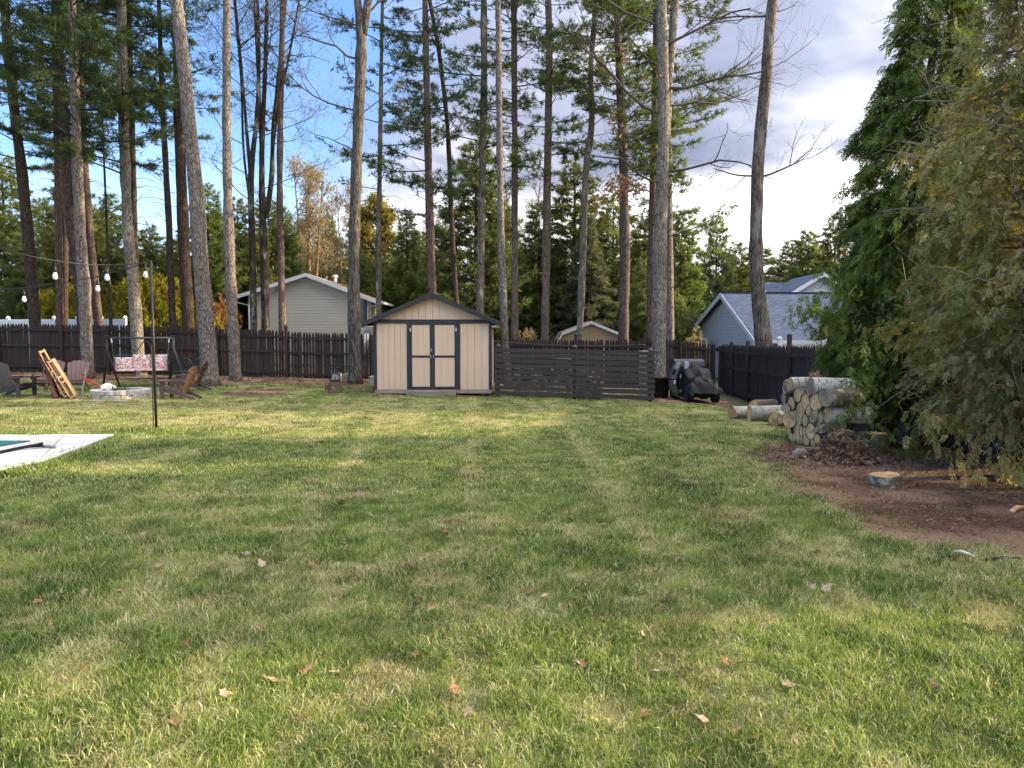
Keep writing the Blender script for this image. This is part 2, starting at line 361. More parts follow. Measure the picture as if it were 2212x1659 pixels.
def lawn_mat():
    m, t, out = new_mat('lawn_soil')
    v, _ = coords(t, (1, 1, 1), False, True)
    at1 = N(t, 'ShaderNodeAttribute', attribute_name='dirt').outputs['Fac']; at2 = N(t, 'ShaderNodeAttribute', attribute_name='straw').outputs['Fac']
    nf = noise(t, v, 48, 6, 0.78); nl = noise(t, v, 0.8, 4); nm = noise(t, v, 7, 4, 0.6)
    green = ramp(t, nf, [(0.32, (0.040, 0.058, 0.016)), (0.52, (0.115, 0.145, 0.042)), (0.72, (0.25, 0.26, 0.09))])  # darkened for thatch and for shade between blades, put into the colour
    straw = ramp(t, nf, [(0.30, (0.19, 0.155, 0.065)), (0.55, (0.38, 0.32, 0.15)), (0.75, (0.55, 0.47, 0.25))])
    f2 = mth(t, 'ADD', mth(t, 'MULTIPLY', at2, 0.65), mth(t, 'MULTIPLY', mth(t, 'SUBTRACT', nm, 0.40), 1.1), True)
    g = mixc(t, f2, green, straw)
    mulch = ramp(t, noise(t, v, 34, 6, 0.75), [(0.30, (0.035, 0.020, 0.014)), (0.50, (0.115, 0.066, 0.044)), (0.66, (0.22, 0.13, 0.085)), (0.80, (0.42, 0.29, 0.19))])
    sand = ramp(t, nf, [(0.35, (0.20, 0.12, 0.072)), (0.65, (0.46, 0.31, 0.195))])
    dcol = mixc(t, ramp(t, nl, [(0.46, 0.0), (0.58, 0.8)]), mulch, sand)
    dm = mth(t, 'ADD', at1, mth(t, 'MULTIPLY', mth(t, 'SUBTRACT', nm, 0.5), 0.7)); dm = ramp(t, dm, [(0.38, 0.0), (0.62, 1.0)])
    col = mixc(t, dm, g, dcol)
    finish(t, out, col, 0.95, mth(t, 'ADD', nf, nm), 0.8, 0.03, 0, 0.1); return m
M['lawn'] = lawn_mat()
DECK = [gnd(-420, 945)[:2], gnd(246, 947)[:2], gnd(203, 966)[:2], gnd(148, 988)[:2], gnd(80, 1010)[:2], gnd(0, 1026)[:2], gnd(-420, 1075)[:2]]
def in_poly(x, y, P, grow=0.0):
    x = np.asarray(x, float); y = np.asarray(y, float); r = np.zeros(x.shape, bool)
    for i in range(len(P)):
        (x1, y1), (x2, y2) = P[i], P[i - 1]
        c = ((y1 > y) != (y2 > y)); xi = (x2 - x1) * (y - y1) / (y2 - y1 + 1e-12) + x1
        r ^= c & (x < xi)
    return r
grid(-21, 9, -2, 30, 0.125, 'lawn', M['lawn'])
tag(grid(-210, 210, -60, 360, 6.0, 'ground', plain('far_ground', (0.09, 0.085, 0.04), (0.055, 0.05, 0.028), (0.6, 0.6, 0.6), 0.95, jit=0), -0.05, False, skip=lambda x, y: (x > -18.5) & (x < 6.5) & (y > 0) & (y < 27)), kind='structure')

# ---- pool deck with the corner of the covered pool
M['concrete'] = plain('concrete', (0.66, 0.62, 0.57), (0.50, 0.47, 0.43), (1.1, 1.1, 1.1), 0.85, 0.15, 0.004, 0, detail=8)
deck_z = max(float(zg(p[0], p[1])) for p in DECK) + 0.03
mb = MB(); mb.prism([(p[0], p[1], deck_z - 0.2) for p in DECK][::-1], (0, 0, 0.2))
deck = mb.build('pool_deck', M['concrete']); tag(deck, kind='structure')
M['joint'] = plain('joint', (0.30, 0.28, 0.26), None, (3, 3, 3), 0.9, jit=0)
for px in (20, 150):       # saw cuts across the slab
    a, b = gnd(px, 946), gnd(px - 60, 1000)
    MB().beam((a[0], a[1] - .12, deck_z + .0015), (b[0], b[1], deck_z + .0015), 0.012, 0.006).build('slab_joint', M['joint'], deck)
pc = thing('pool_cover', 'teal mesh safety cover stretched over the pool corner', 'pool cover', (gnd(70, 964)[0], gnd(70, 964)[1], deck_z))
P1, P2 = gnd(66, 965), gnd(-10, 978)
M['cover'] = plain('cover_mesh', (0.03, 0.17, 0.16), (0.015, 0.11, 0.105), (30, 30, 30), 0.6)
mb = MB(); mb.prism([(P1[0], P1[1], deck_z + .004), (P2[0], P2[1], deck_z + .004), (-17, P2[1] - 1.8, deck_z + .004), (-17, P1[1] + .1, deck_z + .004)][::-1], (0, 0, .012)); mb.build('cover_sheet', M['cover'], pc, True)
M['strap'] = plain('strap_black', (0.018, 0.017, 0.016), None, (20, 20, 20), 0.7)
M['steel'] = plain('steel', (0.45, 0.43, 0.42), (0.30, 0.29, 0.28), (9, 9, 9), 0.35, metal=0.8)
def dpt(px, py, h=0.0): 
    p = at(px, py, 1.0); d = ray(px, py); k = (deck_z + h - CAMZ) / d[2]; return np.array([0, 0, CAMZ]) + d * k
mb = MB(); mb.tube([dpt(-20, 981, .02), dpt(40, 968, .025), dpt(80, 961, .05), dpt(92, 958, .06)], .022, 5); mb.build('strap', M['strap'], pc, True)
mb = MB(); mb.tube([dpt(42, 966, .02), dpt(75, 965, .02), dpt(95, 963.5, .03)], .012, 5); mb.build('strap', M['strap'], pc, True)
mb = MB(); mb.tube([dpt(78, 962, .05), dpt(77, 965, .02), dpt(92, 964, .03)], .013, 5); mb.build('buckle', M['strap'], pc, True)
for (a, b) in (((92, 964), (121, 965.5)),):
    A, B = dpt(*a, .02), dpt(*b, .02); k = np.linspace(0, 1, 60)[:, None]
    P = A + (B - A) * k; P[:, 1] += .02 * np.cos(k[:, 0] * 80); P[:, 2] += .02 * np.sin(k[:, 0] * 80) + .004
    mb = MB(); mb.tube(P, .006, 4); mb.build('anchor_spring', M['steel'], pc, True)

# ================================================================ GRASS (uncountable: one object)
def v_x(t, v):
    s = N(t, 'ShaderNodeSeparateXYZ'); t.links.new(v, s.inputs[0]); return s.outputs[0]
def blade_mat(name, cols):
    m, t, out = new_mat(name); v, _ = coords(t, (1, 1, 1), False, True)
    oi = N(t, 'ShaderNodeObjectInfo').outputs['Random']
    f = mth(t, 'ADD', mth(t, 'MULTIPLY', noise(t, v, 0.9, 3), 0.45), mth(t, 'MULTIPLY', noise(t, v, 60, 2), 0.40)); f = mth(t, 'ADD', f, mth(t, 'MULTIPLY', mth(t, 'SUBTRACT', oi, 0.25), 0.34))
    # lanes left by the mower lie one way, then the other
    lane = mth(t, 'SINE', mth(t, 'ADD', mth(t, 'MULTIPLY', v_x(t, v), 5.4), mth(t, 'MULTIPLY', noise(t, v, 0.5, 2), 2.2)))
    f = mth(t, 'ADD', f, mth(t, 'MULTIPLY', lane, 0.035))
    col = ramp(t, f, [(0.34, cols[0]), (0.49, cols[1]), (0.64, cols[2])])
    # stripes of the mower: every other lane lies the other way
    d = N(t, 'ShaderNodeBsdfPrincipled'); d.inputs['Roughness'].default_value = 0.42; d.inputs['Specular IOR Level'].default_value = 0.45; t.links.new(col, d.inputs['Base Color'])
    tr = N(t, 'ShaderNodeBsdfTranslucent'); t.links.new(mixc(t, 1.0, col, (1.2, 1.25, 0.7), 'MULTIPLY'), tr.inputs[0])
    mx = N(t, 'ShaderNodeMixShader'); mx.inputs[0].default_value = 0.35
    t.links.new(d.outputs[0], mx.inputs[1]); t.links.new(tr.outputs[0], mx.inputs[2]); t.links.new(mx.outputs[0], out.inputs[0]); return m
M['blade'] = blade_mat('grass_blade', [(0.036, 0.074, 0.012), (0.115, 0.19, 0.030), (0.31, 0.37, 0.095)])
M['blade_dry'] = blade_mat('grass_dry', [(0.26, 0.22, 0.095), (0.44, 0.39, 0.19), (0.64, 0.58, 0.34)])
def tuft(name, rng, nb, rad, h0, h1, w, dry, flat=0.5):
    n = nb; a = rng.rand(n) * 2 * np.pi; r = rad * np.sqrt(rng.rand(n))
    B = np.stack([r * np.cos(a), r * np.sin(a), np.full(n, -0.006)], 1)
    h = h0 + (h1 - h0) * rng.rand(n); az = rng.rand(n) * 2 * np.pi; lean = flat * (0.25 + rng.rand(n))
    D = np.stack([np.cos(az), np.sin(az), np.zeros(n)], 1); S = np.stack([-np.sin(az), np.cos(az), np.zeros(n)], 1)
    rot = rng.rand(n) * np.pi; S = S * np.cos(rot)[:, None] + D * np.sin(rot)[:, None]
    ww = (w * (0.7 + 0.6 * rng.rand(n)))[:, None]
    mid = B + D * (lean * h * 0.35)[:, None] + np.array([0, 0, 1]) * (h * 0.62)[:, None]
    tip = B + D * (lean * h * 1.15)[:, None] + np.array([0, 0, 1]) * (h * (1.0 - 0.25 * lean))[:, None]
    V = np.stack([B - S * ww / 2, B + S * ww / 2, mid + S * ww * .42, mid - S * ww * .42, tip], 1).reshape(-1, 3)
    k = np.arange(n)[:, None] * 5
    T = np.concatenate([k + [[0, 1, 2]], k + [[0, 2, 3]], k + [[3, 2, 4]]], 1).reshape(-1, 3)
    me = fast_mesh(name, V, 3, T)
    me.materials.append(M['blade']); me.materials.append(M['blade_dry'])
    mi = (rng.rand(n) < dry).astype(np.int32); me.polygons.foreach_set('material_index', np.repeat(mi, 3).astype(np.int32))
    return bpy.data.objects.new(name, me)
def make_grass():
    rng = np.random.RandomState(5)
    col = bpy.data.collections.new('grass_tufts')
    # 0-3 near green, 4-6 near dry, 7-9 far green, 10-11 far dry
    spec = [(34, .075, .028, .072, .0036, .10)] * 4 + [(34, .075, .020, .055, .0036, .80)] * 3 + [(26, .12, .022, .052, .0065, .16)] * 3 + [(24, .12, .015, .04, .0065, .85)] * 2
    for i, s in enumerate(spec): col.objects.link(tuft('tuft_%02d' % i, rng, *s, flat=0.75 if s[-1] < .5 else 1.15))
    pts = []; idx = []; scl = []
    for (y0, y1, den, near) in ((1.9, 4.2, 440, True), (4.2, 7.5, 250, True), (7.5, 13.5, 120, False), (13.5, 28.2, 46, False)):
        x1 = min(y1 * 0.70 + 0.4, 8.2); x0 = -min(y1 * 0.70 + 0.4, 20)
        n = int((x1 - x0) * (y1 - y0) * den); x = x0 + (x1 - x0) * rng.rand(n); y = y0 + (y1 - y0) * rng.rand(n)
        keep = np.abs(x) < y * 0.70 + 0.4
        d = dirt_mask(x, y); s = straw_mask(x, y)
        keep &= rng.rand(n) > sstep(0.25, 0.75, d) * 0.985
        keep &= ~in_poly(x, y, DECK) 
        keep &= ~((x > -3.75) & (x < -.55) & (y > 21.4) & (y < 24.8))
        bare = rng.rand(n) < s * 0.10; keep &= ~bare
        x, y, s, d = x[keep], y[keep], s[keep], d[keep]; n = len(x)
        dryp = np.clip(0.15 + 0.62 * s + 0.7 * (fbm(x, y, 7, 31) - 0.45), 0, 1); isdry = rng.rand(n) < dryp
        hl = 0.62 + 0.75 * fbm(x, y, 1.8, 41)
        e = np.minimum(np.abs(x - DECK[3][0]) , 3)
        if near: ix = np.where(isdry, 4 + rng.randint(0, 3, n), rng.randint(0, 4, n))
        else: ix = np.where(isdry, 10 + rng.randint(0, 2, n), 7 + rng.randint(0, 3, n))
        pts.append(np.stack([x, y, zg(x, y)], 1)); idx.append(ix); scl.append(hl * (0.8 + 0.4 * rng.rand(n)) * (1.0 if y1 < 14 else 1.1))
    # uncut fringe along the pool deck and round the light pole
    fr = []
    for i in range(1, 6):
        a, b = np.array(DECK[i]), np.array(DECK[i + 1]) if i + 1 < len(DECK) else None
        k = rng.rand(160)[:, None]; fr.append(a + (b - a) * k + np.stack([0.02 + .05 * np.abs(rng.randn(160)), -.03 * np.abs(rng.randn(160))], 1))
    k = rng.rand(500)[:, None]; fr.append(np.array(DECK[0]) + (np.array(DECK[1]) - np.array(DECK[0])) * k + np.stack([np.zeros(500), .03 + .05 * np.abs(rng.randn(500))], 1))
    g = gnd(338, 932)[:2]; fr.append(g + rng.randn(90, 2) * np.array([.22, .10]))
    fr = np.concatenate(fr); pts.append(np.stack([fr[:, 0], fr[:, 1], zg(fr[:, 0], fr[:, 1])], 1)); idx.append(rng.randint(7, 10, len(fr))); scl.append(1.3 + .9 * rng.rand(len(fr)))
    P = np.concatenate(pts).astype(np.float32); I = np.concatenate(idx).astype(np.int32); S = np.concatenate(scl).astype(np.float32)
    me = bpy.data.meshes.new('grass'); me.vertices.add(len(P)); me.vertices.foreach_set('co', P.ravel())
    a = me.attributes.new('kind_index', 'INT', 'POINT'); a.data.foreach_set('value', I)
    a = me.attributes.new('turn', 'FLOAT_VECTOR', 'POINT'); tv = np.stack([rng.randn(len(P)) * .08, rng.randn(len(P)) * .08, rng.rand(len(P)) * 6.28], 1).astype(np.float32); a.data.foreach_set('vector', tv.ravel())
    a = me.attributes.new('size', 'FLOAT', 'POINT'); a.data.foreach_set('value', S)
    o = obj('grass', me, M['blade']); tag(o, 'patchy spring grass with green and straw coloured blades', 'grass', kind='stuff')
    g = bpy.data.node_groups.new('grass_scatter', 'GeometryNodeTree')
    g.interface.new_socket('Geometry', in_out='INPUT', socket_type='NodeSocketGeometry'); g.interface.new_socket('Geometry', in_out='OUTPUT', socket_type='NodeSocketGeometry')
    gi, go = g.nodes.new('NodeGroupInput'), g.nodes.new('NodeGroupOutput')
    ci = g.nodes.new('GeometryNodeCollectionInfo'); ci.inputs['Collection'].default_value = col; ci.inputs['Separate Children'].default_value = True; ci.inputs['Reset Children'].default_value = True
    ip = g.nodes.new('GeometryNodeInstanceOnPoints'); ip.inputs['Pick Instance'].default_value = True
    def na(nm, ty):
        n = g.nodes.new('GeometryNodeInputNamedAttribute'); n.data_type = ty; n.inputs['Name'].default_value = nm; return n.outputs[0]
    mp = g.nodes.new('GeometryNodeMeshToPoints')
    g.links.new(gi.outputs[0], mp.inputs[0]); g.links.new(mp.outputs[0], ip.inputs['Points']); g.links.new(ci.outputs[0], ip.inputs['Instance'])
    g.links.new(na('kind_index', 'INT'), ip.inputs['Instance Index']); g.links.new(na('size', 'FLOAT'), ip.inputs['Scale'])
    er = g.nodes.new('FunctionNodeEulerToRotation'); g.links.new(na('turn', 'FLOAT_VECTOR'), er.inputs[0]); g.links.new(er.outputs[0], ip.inputs['Rotation'])
    g.links.new(ip.outputs[0], go.inputs[0])
    md = o.modifiers.new('scatter', 'NODES'); md.node_group = g
make_grass()

# ================================================================ TREES
def smooth_path(pts, n=26):
    P = np.array(pts, float); s = np.concatenate([[0], np.cumsum(np.linalg.norm(np.diff(P[:, :3], axis=0), axis=1))])
    t = np.linspace(0, s[-1], n); Q = np.stack([np.interp(t, s, P[:, k]) for k in range(P.shape[1])], 1)
    for _ in range(2):
        Q[1:-1] = 0.25 * Q[:-2] + 0.5 * Q[1:-1] + 0.25 * Q[2:]
    return Q
def trunk_mesh(Q, rng, n=14, flare=1.35, rough=0.035):
    """Q (m,4): x y z radius from base to top"""
    m = len(Q); r = Q[:, 3].copy(); h = Q[:, 2] - Q[0, 2]
    fl = 1 + (flare - 1) * np.exp(-h / 0.22)
    a = np.arange(n) / n * 2 * np.pi
    lob = 1 + 0.10 * (flare - 1) / .35 * np.exp(-h / 0.3)[:, None] * np.sin(a * 5 + 1)[None]
    rr = (r * fl)[:, None] * lob * (1 + rough * rng.randn(m, n)) * (1 + 0.05 * rng.randn(m, 1) * (h > 1.5)[:, None])
    mb = MB(); mb.tube(Q[:, :3], rr, n); return mb
def needles(pos, dirs, rng, per=4, ln=0.17, w=0.024, spread=0.8, up=0.2):
    n = len(pos); P = np.repeat(pos, per, 0); D = np.repeat(dirs, per, 0)
    d = D * 0.75 + rng.randn(n * per, 3) * spread * 0.6; d[:, 2] += up; d /= np.linalg.norm(d, axis=1, keepdims=True)
    s = np.cross(d, rng.randn(n * per, 3)); s /= np.maximum(np.linalg.norm(s, axis=1, keepdims=True), 1e-6)
    L = (ln * (0.65 + 0.7 * rng.rand(n * per)))[:, None]
    V = np.stack([P - s * w / 2, P + s * w / 2, P + d * L], 1).reshape(-1, 3)
    return V
def tri_obj(name, V, mat, parent, off=(0, 0, 0)):
    V = V - np.array(off); me = fast_mesh(name, V, 3, np.arange(len(V)))
    return obj(name, me, mat, parent)
def bough(rng, p, az, L, rise=0.1, sag=0.0, dens=1.0, wood=None, bare=0.0, fan=0.42):
    """one pine limb: returns tuft positions and directions; adds its wood to WOOD"""
    d = np.array([math.cos(az), math.sin(az), 0]); s = np.array([-d[1], d[0], 0]); k = np.linspace(0, 1, 7)
    bend = rng.randn() * 0.12
    ax = p + d * (k * L)[:, None] + s * (bend * L * k * k)[:, None] + np.array([0, 0, 1.0]) * (rise * L * k - sag * L * k * k + 0.18 * L * k ** 3)[:, None]
    if wood is not None: wood.tube(ax, np.linspace(0.008 + 0.0085 * L, 0.005, 7), 4, False)
    tp, td = [], []
    nt = max(4, int(L * 10.5 * dens))
    for i in range(nt):
        t = bare + (1 - bare) * rng.rand() ** 0.8; b = np.array([np.interp(t, k, ax[:, j]) for j in range(3)])
        sd = s * rng.choice([-1, 1]) * (0.75 + 0.3 * rng.rand()) + d * (0.55 + 0.4 * rng.rand()) + np.array([0, 0, 0.10 + 0.25 * rng.randn()]); sd /= np.linalg.norm(sd)
        tl = (0.16 + fan * L * (1.05 - t)) * (0.5 + 0.7 * rng.rand())
        if wood is not None and tl > .3: wood.tube([b, b + sd * tl * .5 + [0, 0, .02], b + sd * tl * .9], [.006, .005, .003], 3, False)
        m = max(2, int(tl / 0.085)); q = (0.35 + 0.65 * rng.rand(m))[:, None]
        pp = b + sd * tl * q + rng.randn(m, 3) * 0.035; tp.append(pp); td.append(np.repeat(sd[None], m, 0))
    return np.concatenate(tp), np.concatenate(td)
def dead_twigs(rng, Q, wood, z0, z1, n, L=1.2):
    for _ in range(n):
        z = z0 + (z1 - z0) * rng.rand(); b = np.array([np.interp(z, Q[:, 2], Q[:, j]) for j in range(3)]); b[2] = z
        a = rng.rand() * 6.28; l = L * (0.3 + rng.rand()); d = np.array([math.cos(a), math.sin(a), 0.1 + 0.3 * rng.randn()])
        e = b + d * l + [0, 0, -.15 * l * l]; mid = b + d * l * .55 + [0, 0, .03]
        wood.tube([b, mid, e], [.014, .009, .004], 3, False)
        for _k in range(2):
            q = b + (e - b) * (0.4 + .5 * rng.rand()); dd = d + rng.randn(3) * .7; wood.tube([q, q + dd * l * .3], [.006, .003], 3, False)
def pine(name, label, Q, rng, bark, leaf, z0, z1, nb, L, dens=1.0, dead=14, zd=None, fan=.42, lean=None, group=None, flare=1.3, twig='twig_dark', per=5):
    base = Q[0, :3]; root = thing(name, label, 'tree', base, 0, group)
    trunk_mesh(Q, rng, 14, flare).build('trunk', M[bark], root, True, True)
    wood = MB(); TP, TD = [], []
    for i in range(nb):
        t = (i + rng.rand()) / nb; z = z0 + (z1 - z0) * t
        b = np.array([np.interp(z, Q[:, 2], Q[:, j]) for j in range(3)]); b[2] = z
        az = rng.rand() * 6.28 if lean is None else lean + rng.randn() * 0.9
        l = L * (0.55 + 0.65 * rng.rand())
        a, d = bough(rng, b, az, l, 0.05 + 0.22 * rng.rand(), 0.16 * rng.rand(), dens, wood, 0.22, fan); TP.append(a); TD.append(d)
    if dead: dead_twigs(rng, Q, wood, zd[0] if zd else max(base[2] + 2.5, z0 - 4), zd[1] if zd else z0 + 1.5, dead)
    if wood.v: wood.build('branch_framework', M[twig], root, True, True)
    if TP:
        V = needles(np.concatenate(TP), np.concatenate(TD), rng, per); tri_obj('crown', V, M[leaf], root, base)
    return root
def grow(rng, mb, p, d, L, r, depth, up=0.25, wig=0.35, kids=(3, 5), tips=None, sides=5, minr=0.003):
    n = 6; P = [np.array(p, float)]; dd = np.array(d, float); dd /= np.linalg.norm(dd); dirs = [dd]
    for i in range(n - 1):
        dd = dd + rng.randn(3) * wig * 0.35 + np.array([0, 0, up * 0.18]); dd /= np.linalg.norm(dd)
        P.append(P[-1] + dd * L / (n - 1)); dirs.append(dd)
    rad = np.linspace(r, max(r * 0.42, minr), n); mb.tube(P, rad, sides if depth > 1 else 3, False)
    if tips is not None and depth <= 1: tips.append(P[-1]); tips.append(P[3])
    if depth > 0:
        for _ in range(rng.randint(kids[0], kids[1] + 1)):
            t = 0.25 + 0.75 * rng.rand(); i = min(int(t * (n - 1)), n - 2); f = t * (n - 1) - i
            b = P[i] * (1 - f) + P[i + 1] * f
            e = dirs[i] * 0.75 + rng.randn(3) * 0.55 + np.array([0, 0, up * 0.4])
            grow(rng, mb, b, e, L * (0.42 + 0.28 * rng.rand()), max(rad[i] * 0.55, minr), depth - 1, up, wig, kids, tips, max(sides - 1, 3), minr)
def leaf_bits(pos, rng, per=2, size=0.03, jit=0.05):
    n = len(pos) * per; P = np.repeat(pos, per, 0) + rng.randn(n, 3) * jit
    a = rng.randn(n, 3); a /= np.linalg.norm(a, axis=1, keepdims=True); b = np.cross(a, rng.randn(n, 3)); b /= np.maximum(np.linalg.norm(b, axis=1, keepdims=True), 1e-6)
    s = (size * (0.6 + 0.8 * rng.rand(n)))[:, None]
    return np.stack([P - b * s * .5, P + b * s * .5, P + a * s * 1.3], 1).reshape(-1, 3)

def px_path(pts, Y=None, rmul=1.0):
    """pts (px, py, width px) from the base upwards; the base either meets the visible ground or stands behind the fence at depth Y"""
    out = []
    if Y is None:
        g = gnd(pts[0][0], pts[0][1]); Y = g[1]
    for x, y, w in pts:
        p = at(x, y, Y); out.append((*p, w / 2 / F * Y * rmul))
    z0 = float(zg(out[0][0], Y)) - 0.12
    if out[0][2] > z0 + 0.15:
        dx = (out[0][0] - out[1][0]) / max(out[1][2] - out[0][2], .1) * (out[0][2] - z0) * 0.6
        out = [(out[0][0] + dx, Y, z0, out[0][3] * 1.1)] + out
    else: out[0] = (out[0][0], Y, z0, out[0][3])
    a, b = out[-2], out[-1]; k = 2.2 / max(b[2] - a[2], .2)          # carry on above the frame
    out.append((b[0] + (b[0] - a[0]) * k, Y, b[2] + 2.2, b[3] * 0.88))
    out = [np.array(o) for o in out]
    return smooth_path(out, 34)
def zpx(py, Y): return at(CX, py, Y)[2]

# base-to-top pixel paths; Y given for trees behind the fence
TREES = [
 # name, label, bark, leaf, Y, path, (crown low py, n boughs, length, density), dead twigs
 ('pine_tree', 'dark tilted pine behind the fence by the tan roof of the neighbouring house', 'bark_dark', 'pine_dark', 30.5, [(76, 702, 23), (60, 500, 22), (45, 350, 20), (20, 150, 18), (10, 0, 17)], (380, 30, 2.6, 1.2), 14),
 ('pine_tree', 'slim brown pine behind white vinyl fence, left one of a close pair', 'bark_red', 'pine_dark', 31, [(129, 702, 15), (127, 500, 14), (123, 300, 13), (117, 0, 12)], (330, 24, 2.3, 1.1), 16),
 ('pine_tree', 'slim dark pine behind white vinyl fence, right one of a close pair', 'bark_dark', 'pine_dark', 32.5, [(140, 702, 13), (141, 500, 12), (133, 300, 12), (128, 0, 11)], (260, 22, 2.4, 1.1), 10),
 ('pine_tree', 'grey brown pine in front of the fence beside the mauve chair', 'bark_pine', 'pine_dark', None, [(190, 817, 25), (183, 640, 25), (173, 500, 22), (165, 300, 20), (155, 0, 17)], (330, 26, 2.8, 1.15), 18),
 ('pine_tree', 'near black curved pine close behind the grey brown pine with its red scar', 'bark_dark', 'pine_mid', 30, [(178, 705, 20), (170, 600, 20), (152, 480, 20), (141, 300, 19), (122, 0, 17)], (300, 18, 2.4, 1.0), 8),
 ('birch_sapling', 'thin pale sapling rising behind the fence next to the curved black pine', 'bark_lichen', None, 30.5, [(171, 705, 10), (164, 560, 8), (158, 420, 6), (157, 330, 4)], None, 6),
 ('pine_tree', 'brown pine leaning away behind fence beside the golden shrub', 'bark_red', 'pine_dark', 31, [(214, 712, 18), (206, 620, 17), (193, 500, 16), (179, 300, 14), (169, 0, 12)], (240, 20, 2.5, 1.1), 14),
 ('sapling', 'thin straight dark sapling in front of the golden shrub', 'bark_maple', None, 30.5, [(240, 712, 7), (236, 600, 6), (231, 495, 5), (224, 330, 4)], None, 8),
 ('pine_tree', 'lichen flecked pine standing behind the floral swing seat', 'bark_grey', 'pine_dark', None, [(302, 812, 26), (291, 640, 25), (276, 500, 23), (268, 300, 21), (262, 0, 19)], (380, 30, 2.9, 1.15), 26),
 ('pine_tree', 'narrow dark pine trunk half hidden behind the lichen flecked pine', 'bark_dark', 'pine_mid', 31.5, [(296, 715, 13), (290, 480, 12), (286, 300, 12), (279, 80, 11), (277, 0, 10)], (180, 16, 2.3, 1.0), 10),
 ('pine_tree', 'very thin pine behind the golden shrub and the string light pole', 'bark_dark', 'pine_dark', 31, [(373, 708, 15), (366, 500, 13), (352, 250, 11), (345, 60, 9), (343, 0, 8)], (300, 24, 2.0, 1.0), 26),
 ('pine_tree', 'thick near black pine just behind the leaning plated pine', 'bark_dark', 'pine_mid', 31, [(407, 712, 24), (396, 500, 24), (388, 300, 21), (381, 0, 18)], (300, 14, 2.2, .9), 8),
 ('pine_tree', 'big leaning pine with pale plated bark beside the brown chairs', 'bark_pine', None, None, [(453, 834, 38), (450, 760, 36), (441, 650, 34), (432, 550, 32), (425, 420, 31), (412, 300, 29), (398, 150, 27), (381, 0, 25)], None, 3),
 ('pine_tree', 'straight grey pine in front of the fence next to the needle patch', 'bark_pine', None, None, [(509, 822, 25), (500, 640, 23), (494, 500, 22), (491, 400, 19), (489, 250, 17), (490, 0, 16)], None, 4),
 ('pine_tree', 'slender reddish pine in front of the siding of the beige house', 'bark_red', 'pine_dark', 31, [(610, 712, 15), (607, 560, 14), (604, 400, 13), (606, 200, 12), (611, 0, 11)], (300, 9, 1.6, .8), 10),
 ('hardwood_tree', 'slim lichen spotted tree behind the shed roof near the house window', 'bark_lichen', 'pine_dark', 30, [(818, 655, 12), (818, 500, 11), (822, 250, 9), (826, 0, 7)], (420, 26, 2.1, .8), 14),
 ('pine_tree', 'straight pine rising behind the peak of the shed roof', 'bark_red', 'pine_dark', 29.8, [(934, 640, 18), (930, 550, 18), (924, 300, 15), (918, 0, 12)], (470, 30, 2.6, .95), 20),
 ('pine_tree', 'thin pine curving over behind the shed roof slope', 'bark_dark', 'pine_dark', 31, [(986, 655, 11), (978, 530, 11), (967, 270, 10), (950, 117, 9), (928, 0, 8)], (300, 16, 1.9, .8), 18),
 ('pine_tree', 'lichen grey pine behind the right eave of the shed', 'bark_lichen', 'pine_mid', 30.3, [(1037, 680, 18), (1039, 550, 17), (1043, 335, 15), (1046, 170, 14), (1045, 0, 13)], (420, 24, 2.4, .9), 26),
 ('pine_tree', 'pale slender pine standing behind the slatted screen next to the shed', 'bark_pine', None, 25.2, [(1096, 800, 17), (1091, 748, 17), (1083, 550, 16), (1079, 330, 14), (1076, 0, 12)], None, 4),
 ('pine_tree', 'dark red brown pine behind the fence near the gazebo', 'bark_red', 'pine_dark', 30.5, [(1112, 718, 15), (1112, 550, 14), (1112, 300, 13), (1110, 0, 12)], (330, 20, 2.3, .85), 22),
 ('pine_tree', 'sturdy reddish pine behind the fence between gazebo and tan gambrel shed', 'bark_red', 'pine_mid', 30, [(1177, 722, 18), (1180, 550, 18), (1185, 235, 15), (1187, 70, 14), (1184, 0, 13)], (400, 30, 2.3, 1.1), 18),
 ('hardwood_tree', 'crooked lichen grey tree in front of the tan gambrel shed', 'bark_lichen', 'pine_mid', 30, [(1252, 722, 15), (1259, 550, 14), (1264, 400, 14), (1267, 335, 13), (1279, 285, 13), (1280, 235, 12), (1274, 150, 12), (1284, 50, 9), (1285, 0, 8)], (240, 24, 2.2, 1.1), 16),
 ('pine_tree', 'thick dark pine behind the fence beside the tan gambrel shed', 'bark_red', 'pine_mid', 29.9, [(1347, 722, 23), (1350, 550, 21), (1347, 370, 20), (1343, 240, 19), (1335, 100, 15), (1333, 0, 13)], (400, 36, 2.7, 1.15), 18),
 ('pine_tree', 'shaded pine trunk behind the big grey oak, fence side', 'bark_red', 'pine_mid', 31, [(1405, 728, 19), (1407, 550, 17), (1413, 300, 14), (1418, 0, 12)], (400, 22, 2.6, 1.0), 10),
 ('pine_tree', 'plated pine trunk tight behind the big grey oak, mower side', 'bark_pine', 'pine_mid', 30.5, [(1447, 735, 19), (1446, 550, 17), (1443, 350, 15), (1446, 150, 13), (1455, 0, 12)], (520, 26, 2.9, 1.1), 14),
]
